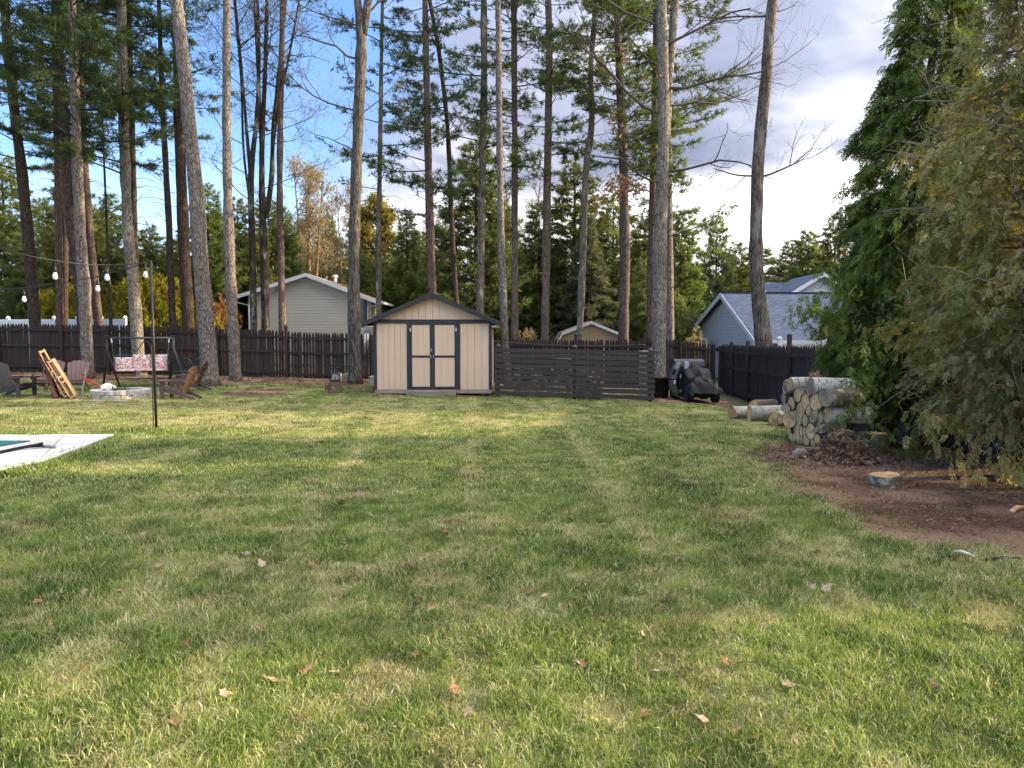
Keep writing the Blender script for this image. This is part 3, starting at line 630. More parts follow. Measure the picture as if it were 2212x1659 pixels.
def make_trees():
    for i, (nm, lab, bark, leaf, Y, path, crown, dead) in enumerate(TREES):
        rng = np.random.RandomState(100 + i); Q = px_path(path, Y); y = Q[0, 1]; ztop = Q[-1, 2]
        fl = 1.3 if Y is None else 1.1
        if 'big leaning' in lab: fl = 1.5
        if crown: pine(nm, lab, Q, rng, bark, leaf, zpx(crown[0], y), ztop + .3, int(crown[1] * (1.45 if path[0][0] < 420 else 1.25)), crown[2], crown[3] * (1.2 if path[0][0] < 420 else 1.15), dead, flare=fl)
        else: pine(nm, lab, Q, rng, bark, 'pine_dark', 6, 7, 0, 1, 1, dead, (Q[0, 2] + 3, ztop), flare=fl)
make_trees()

def hardwood(name, label, Q, seed, bark, limbs, twig='twig', buds=None, bsize=.035, per=2, stems=(), flare=1.3, extra=None):
    """limbs: (height z, direction xyz, length, radius, depth)"""
    rng = np.random.RandomState(seed); base = Q[0, :3]; root = thing(name, label, 'tree', base)
    tm = trunk_mesh(Q, rng, 14, flare)
    for S in stems: tm2 = trunk_mesh(S, rng, 12, 1.0); tm.add(tm2.v, tm2.f)
    tm.build('trunk', M[bark], root, True, True)
    mb = MB(); tips = []
    for z, d, L, r, dep, *src in limbs:
        S = src[0] if src else Q
        b = np.array([np.interp(z, S[:, 2], S[:, j]) for j in range(3)]); b[2] = z
        grow(rng, mb, b, d, L, r, dep, 0.22, 0.42, (3, 5), tips, 6)
    mb.build('branch_framework', M[twig], root, True, True)
    if buds and tips: tri_obj('crown', leaf_bits(np.array(tips), rng, per, bsize, .09), M[buds], root, base)
    if extra: extra(root, base, rng)
    return root
def hard_trees():
    # oak with a wind chime, forking high up
    Q = px_path([(768, 829, 27), (765, 700, 26), (764, 550, 25), (767, 450, 23), (771, 330, 22), (777, 200, 22), (782, 70, 23), (772, 0, 14)]); Y = Q[0, 1]
    S = smooth_path([np.array((*at(783, 75, Y), .15)), np.array((*at(793, 20, Y), .135)), np.array((*at(803, -60, Y), .11)), np.array((*at(812, -190, Y), .09))], 10)
    global OAK_Q; OAK_Q = Q
    zt = Q[-1, 2]
    hardwood('oak_tree', 'furrowed grey oak beside the shed with a wind chime on it', Q, 7, 'bark_oak',
             [(zpx(240, Y), (-.9, -.1, .3), 2.6, .035, 3), (zpx(330, Y), (-.8, .4, .35), 2.0, .025, 3), (zpx(250, Y), (.8, .3, .4), 1.6, .02, 3), (zpx(130, Y), (-.9, .2, .5), 3.0, .04, 3), (zpx(40, Y), (.8, 0, .6), 2.6, .04, 3), (zpx(60, Y), (-.8, -.3, .2), 2.4, .03, 3), (zt - .5, (-.5, .2, .9), 2.5, .05, 3)],
             'twig', 'bud_grey', .04, 1, (S,), 1.35)
    # clump of dark maples in front of the beige house
    for i, (lab, path, st) in enumerate((
        ('dark lichen blotched maple with forking stems in front of the beige house, its left trunk', [(549, 712, 14), (546, 560, 14), (542, 430, 13), (541, 370, 12), (556, 250, 9), (560, 120, 7), (556, 0, 6)], [[(542, 390, 8), (530, 250, 6), (518, 100, 5), (505, -30, 4)], [(546, 480, 6), (525, 330, 5), (522, 180, 4), (505, 0, 3)]]),
        ('dark lichen blotched maple with forking stems in front of the beige house, its right trunk', [(573, 712, 18), (571, 560, 16), (566, 440, 14), (565, 330, 11), (572, 180, 9), (577, 0, 8)], [[(574, 470, 12), (588, 400, 11), (588, 300, 9), (600, 180, 8), (612, 60, 6), (620, -30, 5)], [(565, 330, 8), (560, 200, 7), (552, 60, 5), (548, -30, 4)], [(588, 330, 7), (600, 230, 6), (625, 120, 5), (650, -20, 4)]]))):
        Yb = 30.3 + i * .5; Q = px_path(path, Yb); stems = []
        for s in st: stems.append(smooth_path([np.array((*at(a, b, Yb + .3 * k), c / 2 / F * Yb)) for k, (a, b, c) in enumerate(s)], 16))
        lim = []; rg = np.random.RandomState(40 + i)
        for S in [Q] + stems:
            for _ in range(7):
                z = S[0, 2] + (S[-1, 2] - S[0, 2]) * (0.25 + .75 * rg.rand()); 
                if z < 4.0: continue
                a = rg.rand() * 6.28; lim.append((z, (math.cos(a), math.sin(a) * .7, .45), 1.4 + 1.3 * rg.rand(), .022, 3, S))
        hardwood('maple_tree', lab, Q, 60 + i, 'bark_maple', lim, 'twig_dark', 'bud_grey', .035, 1, stems, 1.05)
    # bare limb crossing behind, bright tan budding tree
    # big grey oak by the mower with crooked side limbs and a few brown leaves
    Q = px_path([(1425, 800, 28), (1424, 700, 28), (1425, 550, 29), (1429, 430, 27), (1434, 300, 25), (1433, 150, 24), (1428, 0, 23)], 24.6); Y = Q[0, 1]
    def brown(root, base, rng):
        P = np.concatenate([np.array(at(px, py, Y - .3)) + rng.randn(n, 3) * s for px, py, n, s in ((1345, 398, 90, .22), (1320, 405, 40, .18), (1375, 405, 45, .16), (1300, 430, 22, .15), (1330, 270, 14, .2), (1400, 180, 10, .25), (1345, 120, 12, .2))])
        tri_obj('withered_foliage', leaf_bits(P, rng, 2, .085, .05), M['dead_leaf'], root, base)
    S = smooth_path([np.array((*at(1440, 330, Y + .1), .10)), np.array((*at(1447, 150, Y + .1), .11)), np.array((*at(1456, 60, Y + .1), .10)), np.array((*at(1466, -60, Y + .1), .085))], 10)
    hardwood('oak_tree', 'big pale grey oak in front of the fence between screen and mower', Q, 8, 'bark_grey',
             [(zpx(250, Y), (-.95, -.1, .18), 3.6, .055, 3), (zpx(420, Y), (-.9, -.1, .12), 2.0, .03, 3), (zpx(395, Y), (-.85, -.3, .12), 2.2, .035, 3), (zpx(190, Y), (.9, -.1, .12), 3.2, .05, 3), (zpx(100, Y), (.85, -.2, .45), 2.8, .05, 3), (zpx(230, Y), (.9, .1, -.05), 3.0, .045, 3), (zpx(60, Y), (-.9, .1, .4), 3.0, .05, 3), (zpx(370, Y), (.9, -.2, .05), 3.0, .045, 3), (zpx(150, Y), (-.9, -.2, .35), 2.4, .03, 3), (zpx(30, Y), (.8, .1, .4), 2.6, .04, 3)],
             'twig', None, 0, 0, (S,), 1.2, brown)
    # furrowed ash behind the side fence
    Q = px_path([(1651, 752, 36), (1645, 700, 32), (1636, 620, 29), (1632, 550, 28), (1634, 450, 26), (1638, 333, 25), (1647, 240, 24), (1656, 170, 25), (1657, 130, 23), (1662, 60, 22), (1668, 0, 21)], 24.2); Y = Q[0, 1]
    hardwood('ash_tree', 'bent furrowed ash behind the side fence by the grey house', Q, 9, 'bark_ash',
             [(zpx(384, Y), (.96, -.1, .05), 1.9, .035, 3), (zpx(380, Y), (-.9, -.2, .15), 1.5, .03, 3), (zpx(35, Y), (-.9, .1, .2), 2.4, .035, 3), (zpx(30, Y), (.8, .2, .3), .8, .02, 2), (zpx(310, Y), (.8, .3, .5), .8, .012, 2), (zpx(200, Y), (.7, -.5, .2), .3, .008, 1)],
             'twig', None, 0, 0, (), 1.15)
hard_trees()

# ---------------------------------------------------------------- trees further back: a few kinds, copied
def proto_conifer(name, seed, H, Rb, nb, leaf, h0=0.06, dens=1.35, per=4, droop=.12, tight=False, ln=.27, w=.055):
    rng = np.random.RandomState(seed); root = thing(name, 'x', 'tree', (0, 0, 0))
    Q = smooth_path([np.array((0, 0, -.3, .017 * H)), np.array((.05, .03, H * .5, .011 * H)), np.array((0, 0, H, .01))], 14)
    trunk_mesh(Q, rng, 8, 1.2).build('trunk', M['bark_dark'], root, True, True)
    wood = MB(); TP, TD = [], []
    for i in range(nb):
        t = (i + rng.rand()) / nb; z = H * (h0 + (1 - h0) * t ** 0.92)
        u = z / H; prof = (1 - u) ** (0.55 if not tight else 0.9) * (0.72 + .28 * min(1, u / .18)) + 0.05
        l = Rb * prof * (0.6 + 0.55 * rng.rand())
        a, d = bough(rng, np.array([0, 0, z]), i * 2.399 + rng.randn() * .5, l, 0.12 + .2 * rng.rand() - (droop if tight else 0), droop * rng.rand(), dens * (1.5 if tight else 1), wood, 0.12, .40); TP.append(a); TD.append(d)
    wood.build('branch_framework', M['twig_dark'], root, True, True)
    V = needles(np.concatenate(TP), np.concatenate(TD), rng, per, ln, w, .8, .12); tri_obj('crown', V, M[leaf], root)
    return root
def proto_bare(name, seed, H, leaf, twig, per=3, bs=.07, nst=3):
    rng = np.random.RandomState(seed); root = thing(name, 'x', 'tree', (0, 0, 0)); mb = MB(); tips = []; tr = MB()
    for k in range(nst):
        a = rng.rand() * 6.28; top = np.array([math.cos(a), math.sin(a), 0]) * H * .09
        Q = smooth_path([np.array((top[0] * .1, top[1] * .1, -.3, .012 * H)), np.array((*(top * .5)[:2], H * .45, .008 * H)), np.array((*top[:2], H * .95, .01))], 12)
        t = trunk_mesh(Q, rng, 7, 1.0); tr.add(t.v, t.f)
        for _ in range(int(13 / nst * 2)):
            z = H * (.3 + .65 * rng.rand()); b = np.array([np.interp(z, Q[:, 2], Q[:, j]) for j in range(3)]); b[2] = z; a = rng.rand() * 6.28
            grow(rng, mb, b, (math.cos(a) * .6, math.sin(a) * .6, .9), H * .16 * (1.25 - z / H), .03, 3, .3, .3, (3, 5), tips, 4, .006)
    tr.build('trunk', M[twig], root, True, True); mb.build('branch_framework', M[twig], root, True, True)
    tri_obj('crown', leaf_bits(np.array(tips), rng, per, bs, .16), M[leaf], root)
    return root
def bushy(name, label, seed, c, rx, ry, h, n, leaf, size=.16, z0=0.1, cat='shrub', group=None, fr=7, stem='twig_dark'):
    rng = np.random.RandomState(seed); root = thing(name, label, cat, c, 0, group)
    a = rng.rand(n) * 6.28; u = rng.rand(n); el = np.arcsin(rng.rand(n)); q = 0.62 + 0.42 * rng.rand(n) ** .6
    lump = 1 + .16 * np.sin(a * 3 + seed) * np.cos(el * 4) + .10 * np.sin(a * 7 + 2 * seed + el * 6)
    P = np.stack([np.cos(a) * np.cos(el) * rx, np.sin(a) * np.cos(el) * ry, z0 + (h - z0) * np.sin(el)], 1) * (q * lump)[:, None]
    D = P / np.maximum(np.linalg.norm(P, axis=1, keepdims=True), 1e-6) + np.array([0, 0, .3])
    V = needles(P, D, rng, fr, size, size * .28, .9, .05); tri_obj('foliage', V, M[leaf], root)
    mb = MB()
    for k in range(9): grow(rng, mb, (0, 0, -.05), (rng.randn() * .5, rng.randn() * .5, 1), h * .75, .03, 1, .2, .3, (2, 3), None, 4)
    mb.build('stem', M[stem], root)
    return root
def background():
    A = proto_conifer('pine_tree', 1, 11, 2.6, 120, 'pine_far'); B = proto_conifer('pine_tree', 2, 11, 2.4, 110, 'pine_olive', .12)
    C = proto_conifer('pine_tree', 3, 11, 2.5, 105, 'pine_mid', .16, 1.35)
    Sp = proto_conifer('spruce_tree', 4, 7.4, 2.15, 190, 'spruce', .03, 1.2, 5, .3, True, .17, .05)
    D = proto_bare('budding_tree', 5, 9, 'bud_tan', 'twig_gold', 2, .06, 4); E = proto_bare('budding_tree', 6, 8, 'bud_yellow', 'twig_gold', 5, .09, 3); G = proto_bare('bare_tree', 7, 10, 'bud_grey', 'twig', 1, .04, 2)
    rng = np.random.RandomState(77); used = set()
    def put(P, px, Y, ytop, label, group=None, H0=11.0, wide=1.0):
        b = at(px, HZ, Y); z = float(zg(b[0], 29)); H = zpx(ytop, Y) - z; s = H / H0
        w = s * wide * (0.95 + .2 * rng.rand())
        if P.name in used: o = copy_tree(P, (b[0], Y, z), rng.rand() * 6.28, (w, w, s), label, group)
        else:
            used.add(P.name); o = P; P.location = (b[0], Y, z); P.rotation_euler = (0, 0, rng.rand() * 6.28); P.scale = (w, w, s)
        o['label'] = label
        if group: o['group'] = group
        return o
    # ones that can be singled out
    put(A, 1030, 41, 300, 'full green pine behind the lichen grey pine and the shed roof', None, 11, 1.0)
    put(B, 1240, 48, 345, 'olive green pine rising behind the grey green spruce', None, 11, 1.15)
    put(Sp, 1268, 43.5, 470, 'dense grey green spruce behind the tan gambrel shed', None, 7.4, 1.0)
    put(C, 1470, 47, 455, 'layered green pine by the corner of the grey house', None, 11, 1.1)
    put(A, 1545, 58, 470, 'tall blue green pine beyond the grey house gable', None, 11, .8)
    put(E, 812, 50, 440, 'yellow budding tree behind the oak and shed', None, 8, 1.0)
    put(D, 668, 56, 330, 'tan budding tree with pale stems over the ridge of the beige house', None, 9, .85)
    put(D, 745, 62, 390, 'smaller tan budding tree beside the vent pipe of the beige house', None, 9, .8)
    put(G, 1130, 62, 350, 'bare grey tree seen between the pines beyond the gazebo', None, 10, 1.0)
    put(C, 880, 47, 455, 'dark loose pine between oak and the shed peak', None, 11, .9)
    put(G, 1680, 70, 575, 'bare grey tree standing above the roofs of the grey house', None, 10, 1.3)
    lab1 = 'green pine standing in the woods beyond the back fence'; g1 = 'pines in the woods beyond the back fence'
    for px, Y, yt in ((20, 46, 340), (95, 50, 430), (160, 44, 350), (215, 47, 450), (250, 52, 420), (330, 48, 490), (400, 45, 500), (455, 42, 400), (520, 46, 430), (585, 60, 430), (610, 46, 450), (560, 44, 490), (120, 42, 490), (300, 43, 530), (480, 52, 460), (850, 52, 500), (780, 46, 540), (960, 50, 480), (1085, 55, 470), (1165, 48, 440), (1320, 50, 420), (1390, 46, 470), (1425, 58, 450), (1590, 62, 525), (1740, 58, 500), (1800, 52, 470), (1700, 66, 520), (60, 40, 500), (370, 40, 520), (1120, 46, 540), (1385, 41, 560), (905, 58, 500), (710, 66, 470), (780, 60, 520), (1860, 60, 480), (1950, 55, 470), (640, 70, 500)):
        kk = rng.randint(3); lab1, g1 = (('full green pine clothed to the ground in the woods beyond the back fence', 'full green pines beyond the back fence'), ('dark green pine with a bare lower trunk in the woods beyond the fence', 'dark green pines beyond the back fence'), ('olive yellow pine in the woods beyond the back fence', 'olive pines beyond the back fence'))[kk]
        put((A, C, B)[kk], px + rng.randn() * 4, Y, yt, lab1, g1, 11, 1.0 if Y < 55 else 1.2)
    lab2 = 'distant pine in the hazy treeline behind the houses'; g2 = 'pines of the distant treeline'
    for i in range(34):
        put((A, C)[rng.randint(2)], -60 + i * 68 + rng.randn() * 12, 74 + rng.rand() * 22, 525 + rng.rand() * 70, lab2, g2, 11, 1.7)
    for px, Y, yt in ((30, 55, 470), (300, 58, 480), (480, 60, 480), (1070, 66, 430), (1500, 70, 520), (940, 64, 440)):
        put(G, px, Y, yt, 'bare grey tree among the pines beyond the fence', 'bare trees among the pines', 10, 1.0)
    # hidden evergreens added past the side fence to shade the far lawn
    for k, (x, y, h) in enumerate(((14.5, 22.5, 9.5), (17.0, 25.5, 11), (19.5, 28.5, 11), (15.5, 19.8, 8.5))):
        o = copy_tree(A, (x, y, -.4), k, (h / 11 * 1.2, h / 11 * 1.2, h / 11), 'evergreen added past the side fence to shade the lawn, hidden behind the cedars', 'hidden evergreens added for shade past the side fence')
    # shrubs
    for px, Y, h, rx, lab in ((150, 36, 3.4, 1.6, 'golden cypress shrub between the slim pines behind white fence'), (262, 36.5, 3.2, 1.3, 'golden cypress shrub beside the lichen flecked pine'), (318, 36, 4.0, 1.9, 'largest golden cypress shrub behind the swing'), (375, 38, 3.2, 1.2, 'golden cypress shrub next to the very thin pine')):
        b = at(px, HZ, Y); bushy('golden_shrub', lab, px, (b[0], Y, .2), rx, 1.4, h, 2600, 'gold_shrub', .26)
    b = at(475, HZ, 37); bushy('orange_shrub', 'orange leaved shrub at the corner of the beige house', 3, (b[0], 37, .2), 1.0, .9, 2.9, 900, 'orange_shrub', .2)
    b = at(448, HZ, 36); bushy('golden_shrub', 'small yellow green shrub beside the leaning plated pine', 4, (b[0], 36, .2), .7, .7, 2.2, 700, 'gold_shrub', .2)
    b = at(815, HZ, 48); bushy('dark_shrub', 'dark green evergreen shrub behind the house eave and shed', 5, (b[0], 48, .2), 2.2, 1.8, 5.4, 3200, 'cedar_green', .3)
    b = at(1750, HZ, 36); bushy('dark_shrub', 'dark evergreen shrub beside the grey house porch', 6, (b[0] + 3, 33, -.4), 1.0, 1.0, 2.6, 900, 'cedar_green', .24)
    b = at(1505, HZ, 34); bushy('tan_shrub', 'dry tan shrub at the corner of the grey house', 8, (b[0], 34, -.4), .6, .6, 2.05, 300, 'bud_tan', .16)
    b = at(1140, HZ, 37); bushy('tan_shrub', 'dry tan shrub in front of the gazebo', 9, (b[0], 37, -.2), .6, .6, 2.0, 260, 'bud_tan', .16)
    for k, px in enumerate((1440, 1400, 640, 560, 1030, 930)):
        b = at(px, HZ, 44 + k); bushy('understory_shrub', 'dull green thicket shrub in the woods beyond the back fence', 20 + k, (b[0], 44 + k, 0), 2.6, 1.5, 3.6, 1600, 'pine_far', .3, group='thicket shrubs beyond the fence')
background()

# ---------------------------------------------------------------- the cedars along the side fence
def frond_template(rng):
    """flat fan of lobes in the x-z plane, pointing -z"""
    V = []; 
    for i in range(11):
        s = -1 if i % 2 else 1; t = i / 10.0; b = np.array([0, 0, -t * .70]); a = (0.85 - .40 * t) * s * (1 if i < 10 else 0)
        L = (.40 - .16 * t) * (.65 + .6 * rng.rand()); d = np.array([math.sin(a), 0.22 * rng.randn(), -math.cos(a)]); p = np.array([d[2], 0, -d[0]])
        w = L * .15; m = b + d * L * .45
        V += [b, m + p * w, b + d * L, b, b + d * L, m - p * w]
    V += [np.array([-.012, 0, .05]), np.array([.012, 0, .05]), np.array([0, 0, -.6])]
    return np.array(V)
def cedar(name, label, seed, c, cx_top, Rb, H, n, leaf, z0=.55, size=.24, twigs=60, wild=0.0, tw='twig_pale', group=None, low=None, gap=0.0):
    rng = np.random.RandomState(seed); root = thing(name, label, 'tree', c, 0, group)
    Q = smooth_path([np.array((0, 0, -.12, .13)), np.array((cx_top * .1, 0, 1.2, .10)), np.array((cx_top * .6, 0, H * .6, .06)), np.array((cx_top, 0, H, .012))], 16)
    trunk_mesh(Q, rng, 10, 1.4).build('trunk', M['bark_ash'], root, False, True)
    T = [frond_template(rng) for _ in range(5)]
    def rad(z, a):
        u = np.clip((z - z0) / (H - z0), 0, 1); prof = (1 - u) ** .62 * (.55 + .45 * np.clip(u / .16, 0, 1))
        lump = 1 + .16 * np.sin(a * 2 + z * 2.1 + seed) + .12 * np.sin(a * 5 - z * 3.3 + 2 * seed) + .09 * np.sin(a * 9 + z * 6.1)
        return Rb * prof * lump
    # sprays hang in clusters along drooping branch ends, with dark gaps between; a thinner filling sits inside
    per = 20; nc = int(n * .8 / per); ca = rng.rand(nc) * 2 * np.pi; cz = z0 + (H - z0) * (1 - np.sqrt(1 - rng.rand(nc) * .985))
    if gap: k_ = vn(ca * 2.2, cz * 2.6, 1, seed) > gap; ca, cz = ca[k_], cz[k_]; nc = len(ca)
    cr = rad(cz, ca) * (.80 + .22 * rng.rand(nc)); ln_ = (.26 + .26 * rng.rand(nc)) * (.55 + .45 * np.clip(cr / Rb, 0, 1)); up_ = .25 * rng.randn(nc)
    t = rng.rand(nc, per) ** .75; spread_ = .05 + .11 * t
    A = np.repeat(ca, per); T_ = t.ravel(); o2 = np.stack([np.cos(A), np.sin(A), np.zeros(nc * per)], 1); s2 = np.stack([-np.sin(A), np.cos(A), np.zeros(nc * per)], 1)
    Rr = np.repeat(cr - ln_, per) + np.repeat(ln_, per) * T_ * 1.15; Zz = np.repeat(cz, per) + np.repeat(ln_ * (.35 + up_), per) * T_ - np.repeat(ln_, per) * .62 * T_ ** 2
    P = o2 * Rr[:, None] + np.stack([np.interp(Zz, Q[:, 2], Q[:, 0]), np.zeros(nc * per), Zz], 1) + s2 * (rng.randn(nc * per) * spread_.ravel())[:, None] + np.array([0, 0, 1]) * (rng.randn(nc * per) * .035)[:, None]
    m_ = int(n * .2); a2 = rng.rand(m_) * 2 * np.pi; z2 = z0 + (H - z0) * (1 - np.sqrt(1 - rng.rand(m_) * .985)); r2 = rad(z2, a2) * (.3 + .4 * rng.rand(m_))
    P = np.concatenate([P, np.stack([np.interp(z2, Q[:, 2], Q[:, 0]) + r2 * np.cos(a2), r2 * np.sin(a2), z2], 1)]); a = np.concatenate([A, a2]); T_ = np.concatenate([T_, .5 * np.ones(m_)]); n = len(P)
    if wild: P += rng.randn(n, 3) * wild * .5
    s = size * (.55 + .75 * rng.rand(n))
    out = np.stack([np.cos(a), np.sin(a), np.zeros(n)], 1)
    tilt = 1.15 - .75 * T_ + .25 * rng.rand(n)                         # how far the spray sweeps outwards
    dwn = out * np.sin(tilt)[:, None] + np.array([0, 0, -1.0]) * np.cos(tilt)[:, None] + rng.randn(n, 3) * .22; dwn /= np.linalg.norm(dwn, axis=1, keepdims=True)
    side = np.cross(dwn, out + rng.randn(n, 3) * .75); side /= np.maximum(np.linalg.norm(side, axis=1, keepdims=True), 1e-6); nor = np.cross(dwn, side)
    k = rng.randint(0, 5, n); out_v = []
    for j in range(5):
        m = k == j; t = T[j]
        out_v.append((P[m][:, None, :] + s[m][:, None, None] * (t[None, :, 0, None] * side[m][:, None, :] + t[None, :, 1, None] * nor[m][:, None, :] - t[None, :, 2, None] * dwn[m][:, None, :])).reshape(-1, 3))
    tri_obj('crown', np.concatenate(out_v), M[leaf], root)
    mb = MB()
    for _ in range(twigs):
        zz = z0 + (H - z0) * rng.rand() ** 1.3; aa = rng.rand() * 6.28; rr = rad(np.array(zz), np.array(aa)); b = np.array([np.interp(zz, Q[:, 2], Q[:, 0]), 0, zz])
        d = np.array([math.cos(aa), math.sin(aa), .15])
        e = b + d * rr * .98; mid = b + d * rr * .6 + np.array([0, 0, -.10 + .12 * rng.randn()])
        mb.tube([b, b + d * rr * .3 + rng.randn(3) * .05, mid, e + rng.randn(3) * .08], [.022, .016, .011, .005], 4, False)
        for _k in range(4):
            q0 = mid + (e - mid) * rng.rand(); dd = d * .6 + rng.randn(3) * .6; l = .18 + .28 * rng.rand(); mb.tube([q0, q0 + dd * l * .5 + rng.randn(3) * .03, q0 + dd * l + [0, 0, -.05]], [.007, .005, .003], 3, False)
    mb.build('branch_framework', M[tw], root, False, True)
    return root
g = gnd(1912, 962); cedar('cedar_tree', 'dark green cedar over the woodpile against the side fence', 31, g, .86, 1.16, 9.4, 20000, 'cedar_green', .62, .215, 50, .03, 'twig', gap=.05)
g = gnd(2188, 1030); c2 = cedar('cedar_tree', 'olive brown cedar with bare twigs and a root over the dirt', 32, g, .35, 1.45, 8.8, 23000, 'cedar_olive', .62, .155, 230, .07, 'twig_pale', gap=.24)
mb = MB(); b = np.array(c2.location); mb.tube([b + [0, 0, .06], b + [-.2, -.16, .04], b + [-.42, -.38, .0]], [.09, .06, .03], 8); mb.build('root', M['bark_ash'], c2, True, True)
# drooping low sprays between the two cedars
def low_spray(px, py, Y, n, mat, seed, sp=(.22, .2, .16), par=None):
    rng = np.random.RandomState(seed); p = at(px, py, Y); T = frond_template(rng); V = []
    for _ in range(n):
        q = p + rng.randn(3) * np.array(sp); s = .13 + .10 * rng.rand(); d = np.array([rng.randn() * .5, rng.randn() * .5, -1]); d /= np.linalg.norm(d); sd = np.cross(d, rng.randn(3)); sd /= np.linalg.norm(sd); nn = np.cross(d, sd)
        V.append(q + s * (T[:, 0:1] * sd + T[:, 1:2] * nn - T[:, 2:3] * d))
    return np.concatenate(V)
V = np.concatenate([low_spray(1960, 985, 10.2, 60, 0, 1), low_spray(1990, 1020, 10.0, 30, 0, 2, (.12, .15, .12)), low_spray(1900, 935, 10.6, 40, 0, 3), low_spray(2030, 1025, 9.6, 24, 0, 4, (.14, .1, .1)), low_spray(1750, 655, 10.8, 55, 0, 5, (.16, .2, .12)), low_spray(1785, 690, 10.8, 70, 0, 6, (.17, .2, .15)), low_spray(1815, 620, 10.9, 80, 0, 16, (.16, .2, .22)), low_spray(1835, 870, 10.6, 50, 0, 7, (.15, .2, .2)), low_spray(1860, 800, 10.6, 70, 0, 8, (.18, .2, .3))])
ced1 = [o for o in bpy.data.objects if o.get('label', '').startswith('dark green cedar')][0]
tri_obj('low_spray', V, M['cedar_green'], ced1, tuple(ced1.location))
V = np.concatenate([low_spray(2080, 905, 8.4, 50, 0, 11, (.3, .25, .12)), low_spray(2140, 960, 8.3, 45, 0, 12, (.22, .2, .16)), low_spray(2190, 1000, 8.2, 35, 0, 13, (.15, .2, .14)), low_spray(2020, 900, 8.6, 30, 0, 14, (.18, .2, .12)), low_spray(2100, 1015, 8.2, 14, 0, 15, (.1, .1, .06))])
tri_obj('low_spray', V, M['cedar_olive'], c2, tuple(c2.location))
# unseen cedars added to the row, out of the picture, to shade the near lawn
for k, (x, y, s) in enumerate(((6.1, 5.9, 1.0), (6.9, 7.4, 1.0))):
    copy_tree(ced1 if k % 2 else c2, (x, y, -.02), 1.1 * k + .5, s, 'unseen cedar added to the row along the side fence for its shade', 'unseen cedars added for shade along the side fence')

# ================================================================ FENCES
M['fence'] = plain('fence_paint', (0.048, 0.034, 0.030), (0.026, 0.0195, 0.018), (14, 14, 1.2), 0.85, .4, .004, .35)
M['fence_post'] = plain('post_paint', (0.050, 0.036, 0.032), (0.030, 0.022, 0.020), (14, 14, 1.2), 0.85, .4, .004, .25)
M['vinyl'] = plain('white_vinyl', (0.80, 0.80, 0.80), (0.72, 0.72, 0.73), (2, 2, 2), 0.4, .05, .002, .05)
def picket_mesh(w, t, h):
    a = w / 2; L = [(-a, 0, 0), (a, 0, 0), (a, 0, h - .13), (a * .72, 0, h - .055), (0, 0, h), (-a * .72, 0, h - .055), (-a, 0, h - .13)]
    mb = MB(); mb.prism([(x, -t / 2, z) for x, y, z in L], (0, t, 0)); me = mb.mesh('picket'); me.materials.append(M['fence']); return me
def picket_fence(name, label, a, b, h, posts, side, seed, caps=(), gaps=None, post_h=None, raise_=None):
    """a, b ground ends; posts: fractions; side: sign of the yard side"""
    rng = np.random.RandomState(seed); a, b = np.array(a[:2], float), np.array(b[:2], float); L = np.linalg.norm(b - a); u = (b - a) / L; n = np.array([-u[1], u[0]]) * side
    root = thing(name, label, 'fence', (*a, float(zg(*a)))); o0 = np.array(root.location); rz = math.atan2(u[1], u[0]); me = picket_mesh(.094, .018, h)
    ra = raise_ or (lambda s: 0.0); s = 0.05
    while s < L:
        p = a + u * s; z = float(zg(*p)) - .03 + ra(s / L)
        o = obj('picket', me, None, root, (*(p - o0[:2]), z - o0[2]), (rng.randn() * .004, rng.randn() * .006, rz), (1, 1, 1 + rng.randn() * .006))
        g = (gaps(s / L) if gaps else .006); s += .094 + max(0.0, g * (0.3 + 1.4 * rng.rand()) if rng.rand() < .8 else .0)
    ps = [a + u * (L * t) for t in posts]
    for k, p in enumerate(ps):
        z = float(zg(*p)) + ra(posts[k]); hh = (post_h[k] if post_h else h - .05); q = p + n * .075
        mb = MB(); mb.box((q[0], q[1], z + hh / 2 - .1), (.095, .095, hh + .2), [[u[0], n[0], 0], [u[1], n[1], 0], [0, 0, 1]])
        po = mb.build('post', M['fence_post'], root, True)
        if k in caps:
            mb = MB(); mb.lathe([(.085, z + hh), (.085, z + hh + .02), (.05, z + hh + .04), (.012, z + hh + .075)], 4, (q[0], q[1], 0)); c = mb.build('post_cap', M['cap'], root, True)
    for k in range(len(ps) - 1):
        p, q = ps[k], ps[k + 1]
        for zr in (.20, .98, h - .27):
            j = rng.randn() * .012
            A = (*(p + n * .04), float(zg(*p)) + zr + ra(posts[k] + .001) + j); B = (*(q + n * .04), float(zg(*q)) + zr + ra(posts[k + 1] - .001) + j)
            MB().beam(A, B, .04, .085).build('rail', M['fence'], root, True)
    return root
M['cap'] = plain('cap_grey', (0.075, 0.078, 0.08), (0.05, 0.052, 0.055), (10, 10, 10), .5)
YB = 28.4
C0 = np.array([-19.6, YB]); C1 = np.array([float(at(1547, HZ, YB)[0]), YB])
xf = lambda px: (at(px, HZ, YB)[0] - C0[0]) / (C1[0] - C0[0])
picket_fence('picket_fence', 'dark brown picket fence along the back behind the shed', C0, C1, 1.80,
             [0.0, xf(0), xf(135), xf(235), xf(330), xf(470), xf(619), xf(650), xf(805), xf(960), xf(1080), xf(1243), xf(1392), xf(1470), xf(1541)], -1, 3, (6, 11), lambda t: .018 if (t > xf(560) and t < xf(805)) or t > xf(1380) or (t > xf(140) and t < xf(268)) else .008,
             [1.75, 1.75, 1.70, 1.7, 1.7, 1.78, 1.92, 1.62, 1.7, 1.7, 1.7, 1.95, 1.9, 1.72, 1.72], lambda t: .05 * math.sin(t * 9) - .03 * (xf(619) < t < xf(820)) - .17 * (xf(1050) < t < xf(1391)))
S0, S1 = gnd(1558, 834)[:2], np.array([5.78, 9.0])
